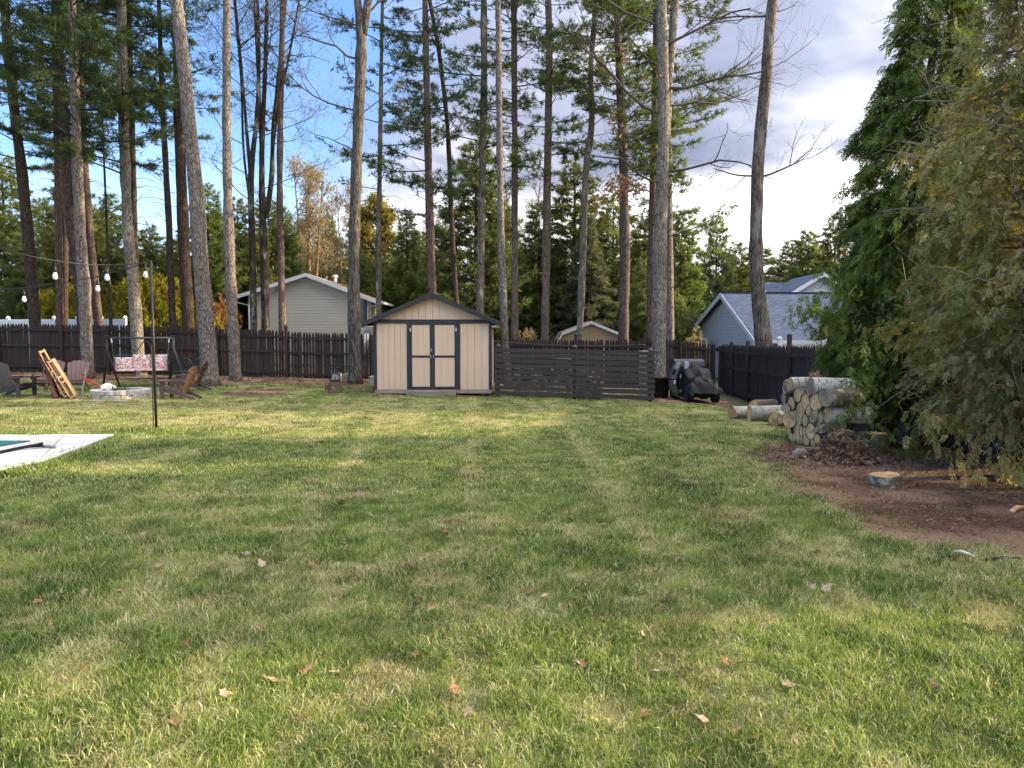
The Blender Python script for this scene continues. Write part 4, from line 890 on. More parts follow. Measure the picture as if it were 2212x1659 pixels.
S0 = np.array([C1[0] + .12, YB - .35]); S1 = gnd(2148, 1012)[:2] * np.array([1.0, 1.0]) + [.35, 0]
Ls = np.linalg.norm(S1 - S0)
def sf(px):      # fraction along the side fence that shows at this picture column
    k = (px - CX) / F; d = S1 - S0; return float((k * S0[1] - S0[0]) / (d[0] - k * d[1]))
picket_fence('picket_fence', 'dark brown picket fence along the side behind the woodpile and cedars', S0, S1, 1.80,
             [0.004, sf(1585), sf(1620), sf(1711), sf(1800), sf(1905), sf(2010), .995], -1, 4, (), lambda t: .004, [1.72, 1.85, 1.9, 2.05, 2.0, 1.8, 1.8, 1.7])
def vinyl_fence(label, p0, p1, h, np_, zb):
    p0, p1 = np.array(p0), np.array(p1); root = thing('vinyl_fence', label, 'fence', (*p0, zb)); u = (p1 - p0) / np_
    for k in range(np_ + 1):
        p = p0 + u * k; MB().box((*p, zb + h / 2), (.12, .12, h)).build('post', M['vinyl'], root, True)
        mb = MB(); mb.lathe([(.10, zb + h), (.10, zb + h + .03), (.02, zb + h + .09)], 4, (*p, 0)); mb.build('post_cap', M['vinyl'], root, True)
        if k < np_:
            q = p + u; MB().beam((*p, zb + h - .12), (*q, zb + h - .12), .05, .13).build('rail', M['vinyl'], root, True)
            L = np.linalg.norm(u); n = max(1, int(L / .17))
            for j in range(n):
                c = p + u * ((j + .5) / n); MB().box((*c, zb + (h - .18) / 2), (L / n - .006, .022, h - .18), [[u[0] / L, -u[1] / L, 0], [u[1] / L, u[0] / L, 0], [0, 0, 1]]).build('panel', M['vinyl'], root, True)
vinyl_fence('white vinyl privacy fence behind the slim pines', at(-30, HZ, 34)[:2], at(271, HZ, 33)[:2], 2.06, 6, .35)
vinyl_fence('white vinyl privacy fence in front of the grey house', at(1684, HZ, 27)[:2], at(1840, HZ, 27.5)[:2], 1.80, 2, -.28)

# ================================================================ SHED
M['shed_tan'] = plain('shed_tan', (0.64, 0.48, 0.355), (0.60, 0.445, 0.33), (22, 22, 1.3), .8, .25, .002, .05)
M['shed_trim'] = plain('shed_trim', (0.034, 0.038, 0.050), (0.024, 0.027, 0.036), (12, 12, 12), .6, .2, .002, .1)
M['shingle'] = plain('shingle', (0.10, 0.075, 0.052), (0.045, 0.036, 0.028), (9, 9, 9), .95, .7, .01, .1)
M['galv'] = plain('galvanised', (0.62, 0.62, 0.62), (0.42, 0.42, 0.43), (30, 30, 30), .35, metal=.7)
M['old_wood'] = plain('weathered_wood', (0.30, 0.25, 0.205), (0.17, 0.14, 0.115), (1.6, 16, 16), .9, .6, .006)
def make_shed():
    Y = 21.5; k = Y / F; zb = lambda py: CAMZ - (py - HZ) * k
    xc = (935 - CX) * k; root = thing('garden_shed', 'tan garden shed with dark blue trim and double doors', 'shed', (xc, Y, zb(850)))
    X = lambda px: (px - 935) * k; Z = lambda py: zb(py) - zb(850)
    xl, xr = X(808), X(1062); D = 3.0; ze, zp = Z(693), Z(640); zb0 = Z(841)
    mb = MB(); mb.box(((xl + xr) / 2, D / 2 + .05, (zb0 + ze) / 2), (xr - xl - .04, D - .06, ze - zb0)); mb.prism([(xl + .02, .06, ze - .02), (xr - .02, .06, ze - .02), (0, .06, zp)], (0, D - .1, 0)); mb.build('wall', M['shed_tan'], root)
    def boards(x0, x1, z0, ztop, y=0.0, w=.184):
        x = x0; n = max(1, round((x1 - x0) / w)); w = (x1 - x0) / n
        for i in range(n):
            a, b = x0 + i * w + .0035, x0 + (i + 1) * w - .0035
            MB().prism([(a, y + .03, z0), (b, y + .03, z0), (b, y + .03, ztop(b)), (a, y + .03, ztop(a))], (0, -.018, 0)).build('siding_board', M['shed_tan'], root)
    flat = lambda z: (lambda x: z)
    boards(xl + .07, X(879), zb0, flat(Z(700))); boards(X(994), xr - .07, zb0, flat(Z(700)))
    sl = (zp - ze) / (xr); gz = lambda x: max(Z(691) + .02, zp - abs(x) * (zp - Z(693)) / abs(xr + .02))
    x = xl + .12
    n = 16; w = (xr - xl - .14) / n
    for i in range(n):
        a, b = xl + .07 + i * w + .0035, xl + .07 + (i + 1) * w - .0035; ps = [(a, Z(690)), (b, Z(690)), (b, gz(b))] + ([(0, zp)] if a < 0 < b else []) + [(a, gz(a))]
        if max(gz(a), gz(b)) - Z(690) > .02: MB().prism([(p, .03, q) for p, q in ps], (0, -.018, 0)).build('siding_board', M['shed_tan'], root)
    tr = lambda c, s, nm='trim_board': MB().box(c, s).build(nm, M['shed_trim'], root)
    tr((xl + .035, .0, (zb0 + Z(697)) / 2), (.085, .03, Z(697) - zb0)); tr((xr - .035, .0, (zb0 + Z(697)) / 2), (.085, .03, Z(697) - zb0))
    tr((0, -.003, Z(694)), (xr - xl + .02, .032, .085))
    tr((X(882), .0, (zb0 + Z(700)) / 2), (.075, .032, Z(700) - zb0)); tr((X(990.5), .0, (zb0 + Z(700)) / 2), (.075, .032, Z(700) - zb0))
    MB().box(((xl + xr) / 2, .03, Z(845.5)), (xr - xl - .03, .04, .115)).build('skirt_board', plain('skirt', (.36, .29, .235), (.27, .22, .18), (6, 6, 6), .9), root)
    for sx in (0, .45, -.45): MB().box((xl * sx * 1.9, D / 2, .02), (.1, D - .2, .14)).build('skid', M['old_wood'], root)
    # roof: two slabs with overhang, dark rake trim and a mossy edge
    xo, zo = X(784), Z(699); xo2 = X(1085)
    zt = Z(635)
    for xe in (xo, xo2):
        d = np.array([xe, zo - zt]); L = np.linalg.norm(d); d /= L; nn = np.array([-d[1], d[0]]) * (1 if xe > 0 else -1)
        P = [(0, -.16, zt), (xe, -.16, zo), (xe + nn[0] * .03, -.16, zo + nn[1] * .03), (0, -.16, zt + .033)]
        if xe < 0: P = P[::-1]
        r = MB().prism(P[::-1], (0, D + .35, 0)).build('roof_slope', M['shingle'], root)
        Pf = [(0, -.17, zt - .005), (xe, -.17, zo - .005), (xe, -.17, zo - .10), (0, -.17, zt - .115)]
        MB().prism(Pf, (0, .022, 0)).build('rake_board', M['shed_trim'], root)
        MB().prism([(xe * .99, -.15, zo - .005), (xe * .99, -.15, zo - .1), (xe * .97, -.15, zo - .1), (xe * .97, -.15, zo)], (0, D + .3, 0)).build('eave_board', M['shed_trim'], root)
        MB().prism([(xe * .985, -.14, zo - .10), (np.sign(xe) * abs(xr), -.14, zo - .10), (np.sign(xe) * abs(xr), -.14, zo - .085 + .02), (xe * .985, -.14, zo - .085)], (0, D + .2, 0)).build('soffit', M['shed_tan'], root)
    # doors
    for s, x0, x1 in ((-1, X(885.5), X(933.6)), (1, X(934.6), X(987))):
        zt2, zb2 = Z(697), Z(840); d = MB().box(((x0 + x1) / 2, .012, (zt2 + zb2) / 2), (x1 - x0 - .01, .02, zt2 - zb2)).build('door', M['shed_tan'], root)
        zm = Z(770); fw = .062
        for c, sz in (((x0 + fw / 2, zt2 / 2 + zb2 / 2), (fw, zt2 - zb2)), ((x1 - fw / 2, zt2 / 2 + zb2 / 2), (fw, zt2 - zb2)), (((x0 + x1) / 2, zt2 - fw / 2), (x1 - x0 - 2 * fw, fw)), (((x0 + x1) / 2, zb2 + fw / 2), (x1 - x0 - 2 * fw, fw)), (((x0 + x1) / 2, zm), (x1 - x0 - 2 * fw, fw * .9))):
            MB().box((c[0], -.008, c[1]), (sz[0], .024, sz[1])).build('frame_board', M['shed_trim'], d)
        for z0, z1 in ((zb2 + fw, zm - fw * .45), (zm + fw * .45, zt2 - fw)):
            a, b = x0 + fw, x1 - fw; n = 3
            for i in range(n): MB().box((a + (b - a) * (i + .5) / n, -.002, (z0 + z1) / 2), ((b - a) / n - .006, .014, z1 - z0 - .004)).build('panel', M['shed_tan'], d)
        hx = x1 - .03 if s < 0 else x0 + .03
        mb = MB(); mb.tube([(hx, -.02, Z(776)), (hx, -.05, Z(774.5)), (hx, -.05, Z(768)), (hx, -.02, Z(766.5))], .008, 5); mb.build('handle', M['galv'], d, False, True)
        for zz in (Z(712), Z(768), Z(828)): MB().box(((x0 + .02) if s < 0 else (x1 - .02), -.024, zz), (.035, .008, .10)).build('hinge', M['shed_trim'] if zz < Z(720) else M['galv'], d)
    lx = X(932); mb = MB(); mb.box((lx, -.03, Z(757)), (.035, .02, .05)); mb.tube([(lx - .013, -.03, Z(756)), (lx - .013, -.03, Z(752.5)), (lx + .013, -.03, Z(752.5)), (lx + .013, -.03, Z(756))], .006, 5); mb.build('padlock', M['galv'], root)
    MB().box((lx + .03, -.022, Z(753)), (.11, .008, .035)).build('hasp', M['shed_trim'], root)
    st = thing('wooden_step', 'weathered plank step in front of the shed doors', 'step', (xc, Y - .25, float(zg(xc, Y - .25))))
    for i in range(3): MB().box((X(935), -.19 + i * .13, .135), (X(989) - X(882), .122, .035)).build('tread_board', M['old_wood'], st)
    MB().box((X(935), -.235, .055), (X(988) - X(883), .03, .125)).build('riser_board', M['old_wood'], st)
    for x in (X(886), X(984)): MB().box((x, -.06, .055), (.05, .3, .12)).build('bearer', M['old_wood'], st)
    return root
make_shed()

# ================================================================ HOUSES BEYOND
def siding_panel(pts2, z0, course, xf, out, mat, parent, name='siding', off=.0):
    """lapped courses clipped to a wall outline; pts2 = [(u, z)...] convex outline; xf maps (u, out, z) to the world"""
    P = [np.array(p) for p in pts2]; zmin, zmax = min(p[1] for p in P), max(p[1] for p in P); mb = MB(); z = zmin
    def ext(zz):
        xs = []
        for i in range(len(P)):
            a, b = P[i], P[i - 1]
            if (a[1] - zz) * (b[1] - zz) <= 0 and abs(a[1] - b[1]) > 1e-9: xs.append(a[0] + (b[0] - a[0]) * (zz - a[1]) / (b[1] - a[1]))
        return (min(xs), max(xs)) if xs else None
    while z < zmax - .01:
        z1 = min(z + course, zmax - .002); e0, e1 = ext(z + .001), ext(z1 - .001)
        if e0 and e1:
            zq = min(z + .026, z1 - .005); V = [xf(e0[0], out, zq), xf(e0[1], out, zq), xf(e1[1], out * .15, z1), xf(e1[0], out * .15, z1), xf(e0[0], 0, zq), xf(e0[1], 0, zq)]
            mb.add(V, [(0, 1, 2, 3), (4, 5, 1, 0)])
        z = z1
    o = mb.build(name, mat, parent, True); return tag(o, kind='stuff')
def shingles(name, c1, c2, sx=3.2, sz=7.0):
    m, t, out = new_mat(name); v, oi = coords(t, (1, 1, 1))
    b = N(t, 'ShaderNodeTexBrick'); b.inputs['Scale'].default_value = 1.0; b.inputs['Brick Width'].default_value = .33; b.inputs['Row Height'].default_value = .15; b.inputs['Mortar Size'].default_value = .012
    b.inputs['Color1'].default_value = (*c1, 1); b.inputs['Color2'].default_value = (*c2, 1); b.inputs['Mortar'].default_value = (*[x * .5 for x in c2], 1)
    t.links.new(v, b.inputs['Vector']); n = noise(t, v, 5, 4)
    col = mixc(t, ramp(t, n, [(.4, 0.0), (.7, .5)]), b.outputs[0], tuple(x * .7 for x in c2))
    finish(t, out, col, .95, b.outputs['Fac'], .3, .01, 0, .1); return m
M['sid_tan'] = plain('siding_tan', (0.58, 0.53, 0.45), (0.53, 0.485, 0.41), (1, 1, 3), .6, .05, .002, .05)
M['sid_grey'] = plain('siding_grey', (0.64, 0.66, 0.69), (0.59, 0.61, 0.64), (1, 1, 3), .6, .05, .002, .05)
M['white_trim'] = plain('white_trim', (0.74, 0.75, 0.78), (0.66, 0.67, 0.70), (2, 2, 2), .5, .05, .002, .05)
M['roof_brown'] = shingles('roof_brown', (0.34, 0.22, 0.15), (0.26, 0.17, 0.12)); M['roof_blue'] = shingles('roof_blue', (0.105, 0.135, 0.205), (0.075, 0.095, 0.15)); M['roof_tan'] = shingles('roof_tan', (.30, .24, .19), (.22, .175, .14))
M['glass'] = plain('window_glass', (0.03, 0.035, 0.04), (0.02, 0.024, 0.03), (1, 1, 1), .08, 0, 0, 0, spec=.8)
M['blind'] = plain('blind', (.30, .32, .31), None, (1, 1, 20), .8)
def beige_house():
    Y = 42.0; k = Y / F; X = lambda px: (px - CX) * k; Z = lambda py: CAMZ - (py - HZ) * k; zb = -.3
    root = thing('neighbour_house', 'beige sided house with low gable behind the back fence', 'house', (X(668), Y, zb))
    xl, xr, xp = X(538), X(803), X(667); ze_l, ze_r, zp = Z(634), Z(644), Z(600); ya = Y; yb = Y + 11
    mb = MB(); mb.prism([(xl, ya + .05, zb), (xr, ya + .05, zb), (xr, ya + .05, ze_r), (xp, ya + .05, zp), (xl, ya + .05, ze_l)], (0, 11, 0)); mb.build('wall', M['sid_tan'], root, True)
    siding_panel([(xl, zb), (xr, zb), (xr, ze_r), (xp, zp), (xl, ze_l)], zb, .15, lambda u, o, z: (u, ya + .045 - o, z), .038, M['sid_tan'], root)
    siding_panel([(ya + .05, zb), (yb, zb), (yb, ze_r - .1), (ya + .05, ze_r - .1)], zb, .15, lambda u, o, z: (xr + .005 + o, u, z), .038, M['sid_tan'], root)
    xe, zee = X(822), Z(651); xw, zww = X(508), Z(642); zt = Z(592)
    for x1, z1, s in ((xw, zww, -1), (xe, zee, 1)):
        P = [(xp, ya - .35, zt), (x1, ya - .35, z1), (x1, ya - .35, z1 - .04), (xp, ya - .35, zt - .04)]
        MB().prism(P if s > 0 else P[::-1], (0, 12, 0)).build('roof_slope', M['roof_brown'], root, True)
        Pf = [(xp, ya - .38, zt - .0), (x1, ya - .38, z1), (x1, ya - .38, z1 - .2), (xp, ya - .38, zt - .2)]
        MB().prism(Pf, (0, .028, 0)).build('rake_board', M['white_trim'], root, True)
        MB().prism([(xp, ya - .345, zt - .09), (x1, ya - .345, z1 - .09), (x1, ya - .345, z1 - .11), (xp, ya - .345, zt - .11)], (0, .38, 0)).build('soffit', M['white_trim'], root, True)
    MB().box((xe + .02, ya + 5.6, zee - .07), (.13, 12, .12)).build('gutter', M['white_trim'], root, True)
    MB().box((xw - .02, ya + 5.6, zww - .07), (.13, 12, .12)).build('gutter', M['white_trim'], root, True)
    mb = MB(); mb.tube([(xw, ya - .2, zww - .12), (xw, ya - .2, zww - .25), (X(541), ya - .08, Z(660)), (X(541), ya - .08, zb)], .05, 6); mb.build('downspout', M['white_trim'], root, True, True)
    mb = MB(); mb.tube([(xe, ya - .2, zee - .12), (xe - .05, ya - .2, zee - .2), (X(797), ya - .06, Z(664)), (X(797), ya - .06, zb)], .05, 6); mb.build('downspout', M['white_trim'], root, True, True)
    for px in (592, 612): MB().box((X(px), ya - .03, Z(626)), (.24, .10, .22)).build('vent_box', M['white_trim'], root, True)
    w = MB().box((X(785), ya - .01, Z(671)), (.42, .06, 1.28)).build('window', M['glass'], root, True)
    MB().box((X(785), ya - .045, Z(657)), (.40, .01, .62)).build('blind', M['blind'], w)
    for c, s in (((X(777), Z(671)), (.06, 1.4)), ((X(793.5), Z(671)), (.06, 1.4)), ((X(785), Z(644.5)), (.5, .07)), ((X(785), Z(697)), (.5, .07)), ((X(785), Z(671)), (.36, .045))):
        MB().box((c[0], ya - .06, c[1]), (s[0], .05, s[1])).build('window_frame', M['white_trim'], w)
    for y0 in (Y + 2.2, Y + 5.5):
        wn = MB().box((xr + .03, y0, Z(680)), (.05, 1.1, 1.2)).build('window', M['glass'], root, True)
        for dy in (-.58, .58): MB().box((xr + .05, y0 + dy, Z(680)), (.05, .07, 1.3)).build('window_frame', M['white_trim'], wn)
    mb = MB(); mb.lathe([(.10, Z(604)), (.10, Z(592)), (.16, Z(592)), (.16, Z(588.5)), (.10, Z(588.5)), (.10, Z(587))], 10, (X(704), Y + 2.5, 0)); mb.build('vent_pipe', M['white_trim'], root, True)
beige_house()
def grey_house():
    A, B, Pk = at(1519, 699, 42), at(1640, 728, 34), at(1567, 636, 38.2); zb = -1.2
    root = thing('neighbour_house', 'grey sided house with blue shingle roofs beyond the side fence', 'house', (10.6, 38, zb))
    u = (B - A)[:2]; n = np.array([B[1] - A[1], -(B[0] - A[0])]); n = -np.array([-u[1], u[0]]) / np.linalg.norm(u); n = n if n[0] < 0 else -n   # outward, to the yard
    ex = np.array([-n[0], -n[1]])      # into the house, along the ridge
    PL = np.linalg.norm(u); uu = u / PL; tp = np.dot(Pk[:2] - A[:2], uu); LEN = 13.0
    f = lambda s, o, z: (A[0] + uu[0] * s + n[0] * o, A[1] + uu[1] * s + n[1] * o, z)
    zA, zB, zP = A[2], B[2], Pk[2]
    mb = MB(); mb.prism([f(0, 0, zb), f(PL, 0, zb), f(PL, 0, zB), f(tp, 0, zP - .06), f(0, 0, zA)], (*(ex * LEN), 0)); mb.build('wall', M['sid_grey'], root, True)
    siding_panel([(0, zb), (PL, zb), (PL, zB), (tp, zP - .06), (0, zA)], zb, .14, lambda s, o, z: f(s, o + .005, z), .038, M['sid_grey'], root)
    siding_panel([(0, zb), (LEN, zb), (LEN, zB - .1), (0, zB - .1)], zb, .14, lambda s, o, z: (B[0] + ex[0] * s + uu[0] * (o + .005), B[1] + ex[1] * s + uu[1] * (o + .005), z), .038, M['sid_grey'], root)
    def slope(s0, z0, s1, z1, zt=.09):
        P = [np.array(f(s0, .35, z0)), np.array(f(s1, .35, z1)), np.array(f(s1, .35, z1 + zt)), np.array(f(s0, .35, z0 + zt))]
        return MB().prism(P, (*(ex * (LEN + .5)), 0)).build('roof_slope', M['roof_blue'], root, True)
    dB = (zB - zP) / (PL - tp); dA = (zA - zP) / tp
    slope(tp, zP, PL + .45, zP + dB * (PL - tp + .45)); slope(tp, zP, -.35, zP + dA * (tp + .35))
    for s1, d in ((PL + .45, dB), (-.35, -dA)):
        z1 = zP + d * abs(s1 - tp) if s1 > tp else zP + dA * (tp + .35)
        P = [f(tp, .38, zP + .08), f(s1, .38, z1 + .08), f(s1, .38, z1 - .16), f(tp, .38, zP - .16)]
        MB().prism(P, (*(ex * .03), 0)).build('rake_board', M['white_trim'], root, True)
    e0 = np.array(f(PL + .47, .35, zP + dB * (PL - tp + .45) + .02)); MB().beam(e0, e0 + np.array([*(ex * LEN), 0]), .13, .13).build('gutter', M['white_trim'], root, True)
    g0 = np.array(f(-.37, .3, zP + dA * (tp + .35))); mb = MB(); mb.tube([g0, g0 + [0, 0, -.15], np.array(f(.1, .08, zA - .6)), np.array(f(.1, .08, zb))], .05, 6); mb.build('downspout', M['white_trim'], root, True, True)
    sd = 1.9; d = MB().box(f(sd, .05, .65), (.08, .95, 1.5)).build('door', plain('door_grey', (.48, .48, .50), None, (1, 1, 1), .5), root, True)
    for ds in (-.55, .55): MB().box(f(sd + ds, .06, .65), (.08, .1, 1.6)).build('door_frame', M['white_trim'], d)
    MB().box(f(sd, .06, 1.48), (.08, 1.2, .1)).build('door_frame', M['white_trim'], d)
    mb = MB(); mb.lathe([(.06, -.1), (.09, 0), (.05, .12)], 8, f(sd + .95, .15, .95)); mb.build('wall_lamp', M['strap'], root, True)
    MB().beam(f(tp, .36, zP + .1), tuple(np.array(f(tp, .36, zP + .1)) + np.array([*(ex * (LEN + .4)), 0])), .25, .05).build('ridge_cap', plain('ridge', (.05, .055, .07), None, (3, 3, 3), .9), root, True)
    # taller block behind with its own gable and a cross gable
    p2 = at(1656, 613, 43.5); q0 = at(1625, 650, 45.5); q1 = at(1694, 642, 41.5); L2 = 9.0
    V = np.array([*(ex * L2), 0]); q0[2] = q1[2] = p2[2] - 1.35
    ctr = np.array([p2[0], p2[1]]); a2 = ctr - uu * 2.4; b2 = ctr + uu * 2.4; zlo = p2[2] - 1.75
    mb = MB(); mb.prism([(*a2, .5), (*b2, .5), (*b2, zlo), (*ctr, p2[2] - .06), (*a2, zlo)], V); mb.build('upper_wall', M['sid_grey'], root, True)
    siding_panel([(-2.4, zlo), (2.4, zlo), (0, p2[2] - .06)], 0, .14, lambda s, o, z: (ctr[0] + uu[0] * s + n[0] * (o + .005), ctr[1] + uu[1] * s + n[1] * (o + .005), z), .038, M['sid_grey'], root)
    for s in (-1, 1):
        e = ctr + uu * 2.75 * s; ze = p2[2] - 1.75 * 2.75 / 2.4; o = n * .3
        P = [(*(ctr + o), p2[2]), (*(e + o), ze), (*(e + o), ze + .08), (*(ctr + o), p2[2] + .08)]
        MB().prism(P, tuple(V)).build('roof_slope', M['roof_blue'], root, True)
        o = n * .33; P = [(*(ctr + o), p2[2] + .07), (*(e + o), ze + .07), (*(e + o), ze - .15), (*(ctr + o), p2[2] - .15)]
        MB().prism(P, (*(ex * .03), 0)).build('rake_board', M['white_trim'], root, True)
    Yc = 40.0; c0, c1 = at(1695, 640, Yc), at(1775, 690, Yc); cz = at(1705, 617, Yc)[2]; xm = (c0[0] + c1[0]) / 2 + .9
    P = [(c0[0] + .1, Yc, 1.0), (c1[0] + 2.2, Yc, 1.0), (c1[0] + 2.2, Yc, 3.2), (xm, Yc, cz + .55), (c0[0] + .1, Yc, 3.7)]
    MB().prism(P, (0, 4, 0)).build('cross_gable', M['sid_grey'], root, True)
    siding_panel([(p[0], p[2]) for p in P], 0, .14, lambda s, o, z: (s, Yc - .005 - o, z), .038, M['sid_grey'], root)
    for (xa, za), (xb, zb2) in (((P[3][0], P[3][2]), (P[4][0] - .5, P[4][2] - .5 * (P[3][2] - P[4][2]) / (P[3][0] - P[4][0]))), ((P[3][0], P[3][2]), (P[2][0] + .5, P[2][2] - .3))):
        MB().prism([(xa, Yc - .35, za + .03), (xb, Yc - .35, zb2 + .03), (xb, Yc - .35, zb2 + .12), (xa, Yc - .35, za + .12)], (0, 4.4, 0)).build('roof_slope', M['roof_blue'], root, True)
        MB().prism([(xa, Yc - .38, za + .11), (xb, Yc - .38, zb2 + .11), (xb, Yc - .38, zb2 - .10), (xa, Yc - .38, za - .10)], (0, .028, 0)).build('rake_board', M['white_trim'], root, True)
grey_house()
def gambrel():
    Y = 37.0; k = Y / F; X = lambda px: (px - CX) * k; Z = lambda py: CAMZ - (py - HZ) * k; zb = -.3
    root = thing('gambrel_shed', 'tan gambrel roofed shed with white trim behind the back fence', 'shed', (X(1276), Y, zb))
    prof = [(X(1204), Z(738)), (X(1214), Z(720)), (X(1276), Z(696)), (X(1335), Z(720)), (X(1345), Z(738))]
    m = plain('gambrel_tan', (.50, .36, .225), (.46, .33, .205), (5, 5, 1), .8, jit=.06)
    MB().prism([(prof[0][0] + .1, Y + .03, zb), (prof[4][0] - .1, Y + .03, zb)] + [(x, Y + .03, z - .05) for x, z in prof[::-1]], (0, 3.2, 0)).build('wall', m, root, True)
    gz = lambda x: np.interp(x, [p[0] for p in prof], [p[1] for p in prof]) - .06
    n = 13; x0, x1 = prof[0][0] + .1, prof[4][0] - .1
    for i in range(n):
        a, b = x0 + (x1 - x0) * i / n + .006, x0 + (x1 - x0) * (i + 1) / n - .006
        MB().prism([(a, Y + .03, zb), (b, Y + .03, zb), (b, Y + .03, gz(b)), (a, Y + .03, gz(a))], (0, -.025, 0)).build('siding_board', m, root, True)
    for i in range(4):
        (xa, za), (xb, zb_) = prof[i], prof[i + 1]
        MB().prism([(xa, Y - .2, za), (xb, Y - .2, zb_), (xb, Y - .2, zb_ + .05), (xa, Y - .2, za + .05)], (0, 3.6, 0)).build('roof_slope', M['roof_tan'], root, True)
        MB().prism([(xa, Y - .23, za + .04), (xb, Y - .23, zb_ + .04), (xb, Y - .23, zb_ - .09), (xa, Y - .23, za - .09)], (0, .027, 0)).build('rake_board', M['white_trim'], root, True)
gambrel()
def far_bits():
    # house roof behind the shed
    Y = 44.0; k = Y / F; X = lambda px: (px - CX) * k; Z = lambda py: CAMZ - (py - HZ) * k; zb = -.4
    r = thing('neighbour_house', 'cream house with brown roof half hidden behind the shed', 'house', (X(1040), Y, zb))
    MB().box(((X(985) + X(1083)) / 2, Y + 2.5, (zb + Z(703)) / 2), (X(1083) - X(985), 5, Z(703) - zb)).build('wall', plain('cream', (.55, .50, .40), None, (1, 1, 4), .7), r, True)
    siding_panel([(X(985), zb), (X(1083), zb), (X(1083), Z(703)), (X(985), Z(703))], 0, .11, lambda s, o, z: (s, Y - .005 - o, z), .022, plain('cream_siding', (.55, .50, .40), None, (1, 1, 4), .7), r)
    MB().prism([(X(978), Y - .4, Z(701)), (X(978), Y + 2.6, Z(664)), (X(978), Y + 5.6, Z(701))], (X(1088) - X(978), 0, 0)).build('roof', M['roof_tan'], r, True)
    MB().box(((X(978) + X(1088)) / 2, Y - .44, Z(702)), (X(1088) - X(978), .1, .12)).build('gutter', M['white_trim'], r, True)
    # gazebo
    Y = 46.0; k = Y / F; x = (1142 - CX) * k; z = lambda py: CAMZ - (py - HZ) * k
    g = thing('gazebo', 'dark gazebo with grey six sided roof beyond the fence', 'gazebo', (x, Y, -.3)); dk = plain('gazebo_wood', (.035, .03, .03), None, (5, 5, 5), .8)
    mb = MB(); mb.lathe([(.66, z(718) - .03), (.66, z(718)), (.34, z(712)), (.06, z(706)), (.02, z(704))], 6, (x, Y, 0)); mb.build('roof', plain('gazebo_roof', (.17, .18, .19), (.12, .13, .14), (3, 3, 3), .9), g, True)
    for j in range(6):
        a = j * math.pi / 3; MB().box((x + .55 * math.cos(a), Y + .55 * math.sin(a), (z(718) - .3) / 2), (.09, .09, z(718) + .3)).build('post', dk, g, True)
    mb = MB(); mb.lathe([(.58, z(724)), (.58, z(719))], 6, (x, Y, 0)); mb.build('frieze', dk, g, True)
    # house at the left edge
    Y = 47.0; k = Y / F; X = lambda px: (px - CX) * k; Z = lambda py: CAMZ - (py - HZ) * k; zb = .2
    h = thing('neighbour_house', 'pale house with tan roof beyond the white fence and dark tilted pine', 'house', (X(20), Y, zb))
    MB().box(((X(-60) + X(72)) / 2, Y + 2, (zb + Z(690)) / 2), (X(72) - X(-60), 4, Z(690) - zb)).build('wall', M['sid_tan'], h, True)
    siding_panel([(X(-60), zb), (X(72), zb), (X(72), Z(690)), (X(-60), Z(690))], 0, .11, lambda s, o, z: (s, Y - .005 - o, z), .038, M['sid_tan'], h)
    MB().prism([(X(-70), Y - .4, Z(687)), (X(80), Y - .4, Z(687)), (X(52), Y + 2.4, Z(652)), (X(-70), Y + 2.4, Z(652))], (0, .2, .12)).build('roof', M['roof_tan'], h, True)
    MB().box(((X(-70) + X(80)) / 2, Y - .46, Z(688)), (X(80) - X(-70), .12, .2)).build('gutter', M['white_trim'], h, True)
    MB().prism([(X(-70), Y + 2, Z(655)), (X(38), Y + 2, Z(655)), (X(38), Y + 2, Z(628)), (X(10), Y + 2, Z(612)), (X(-70), Y + 2, Z(612))], (0, 3, 0)).build('upper_wall', M['white_trim'], h, True)
far_bits()

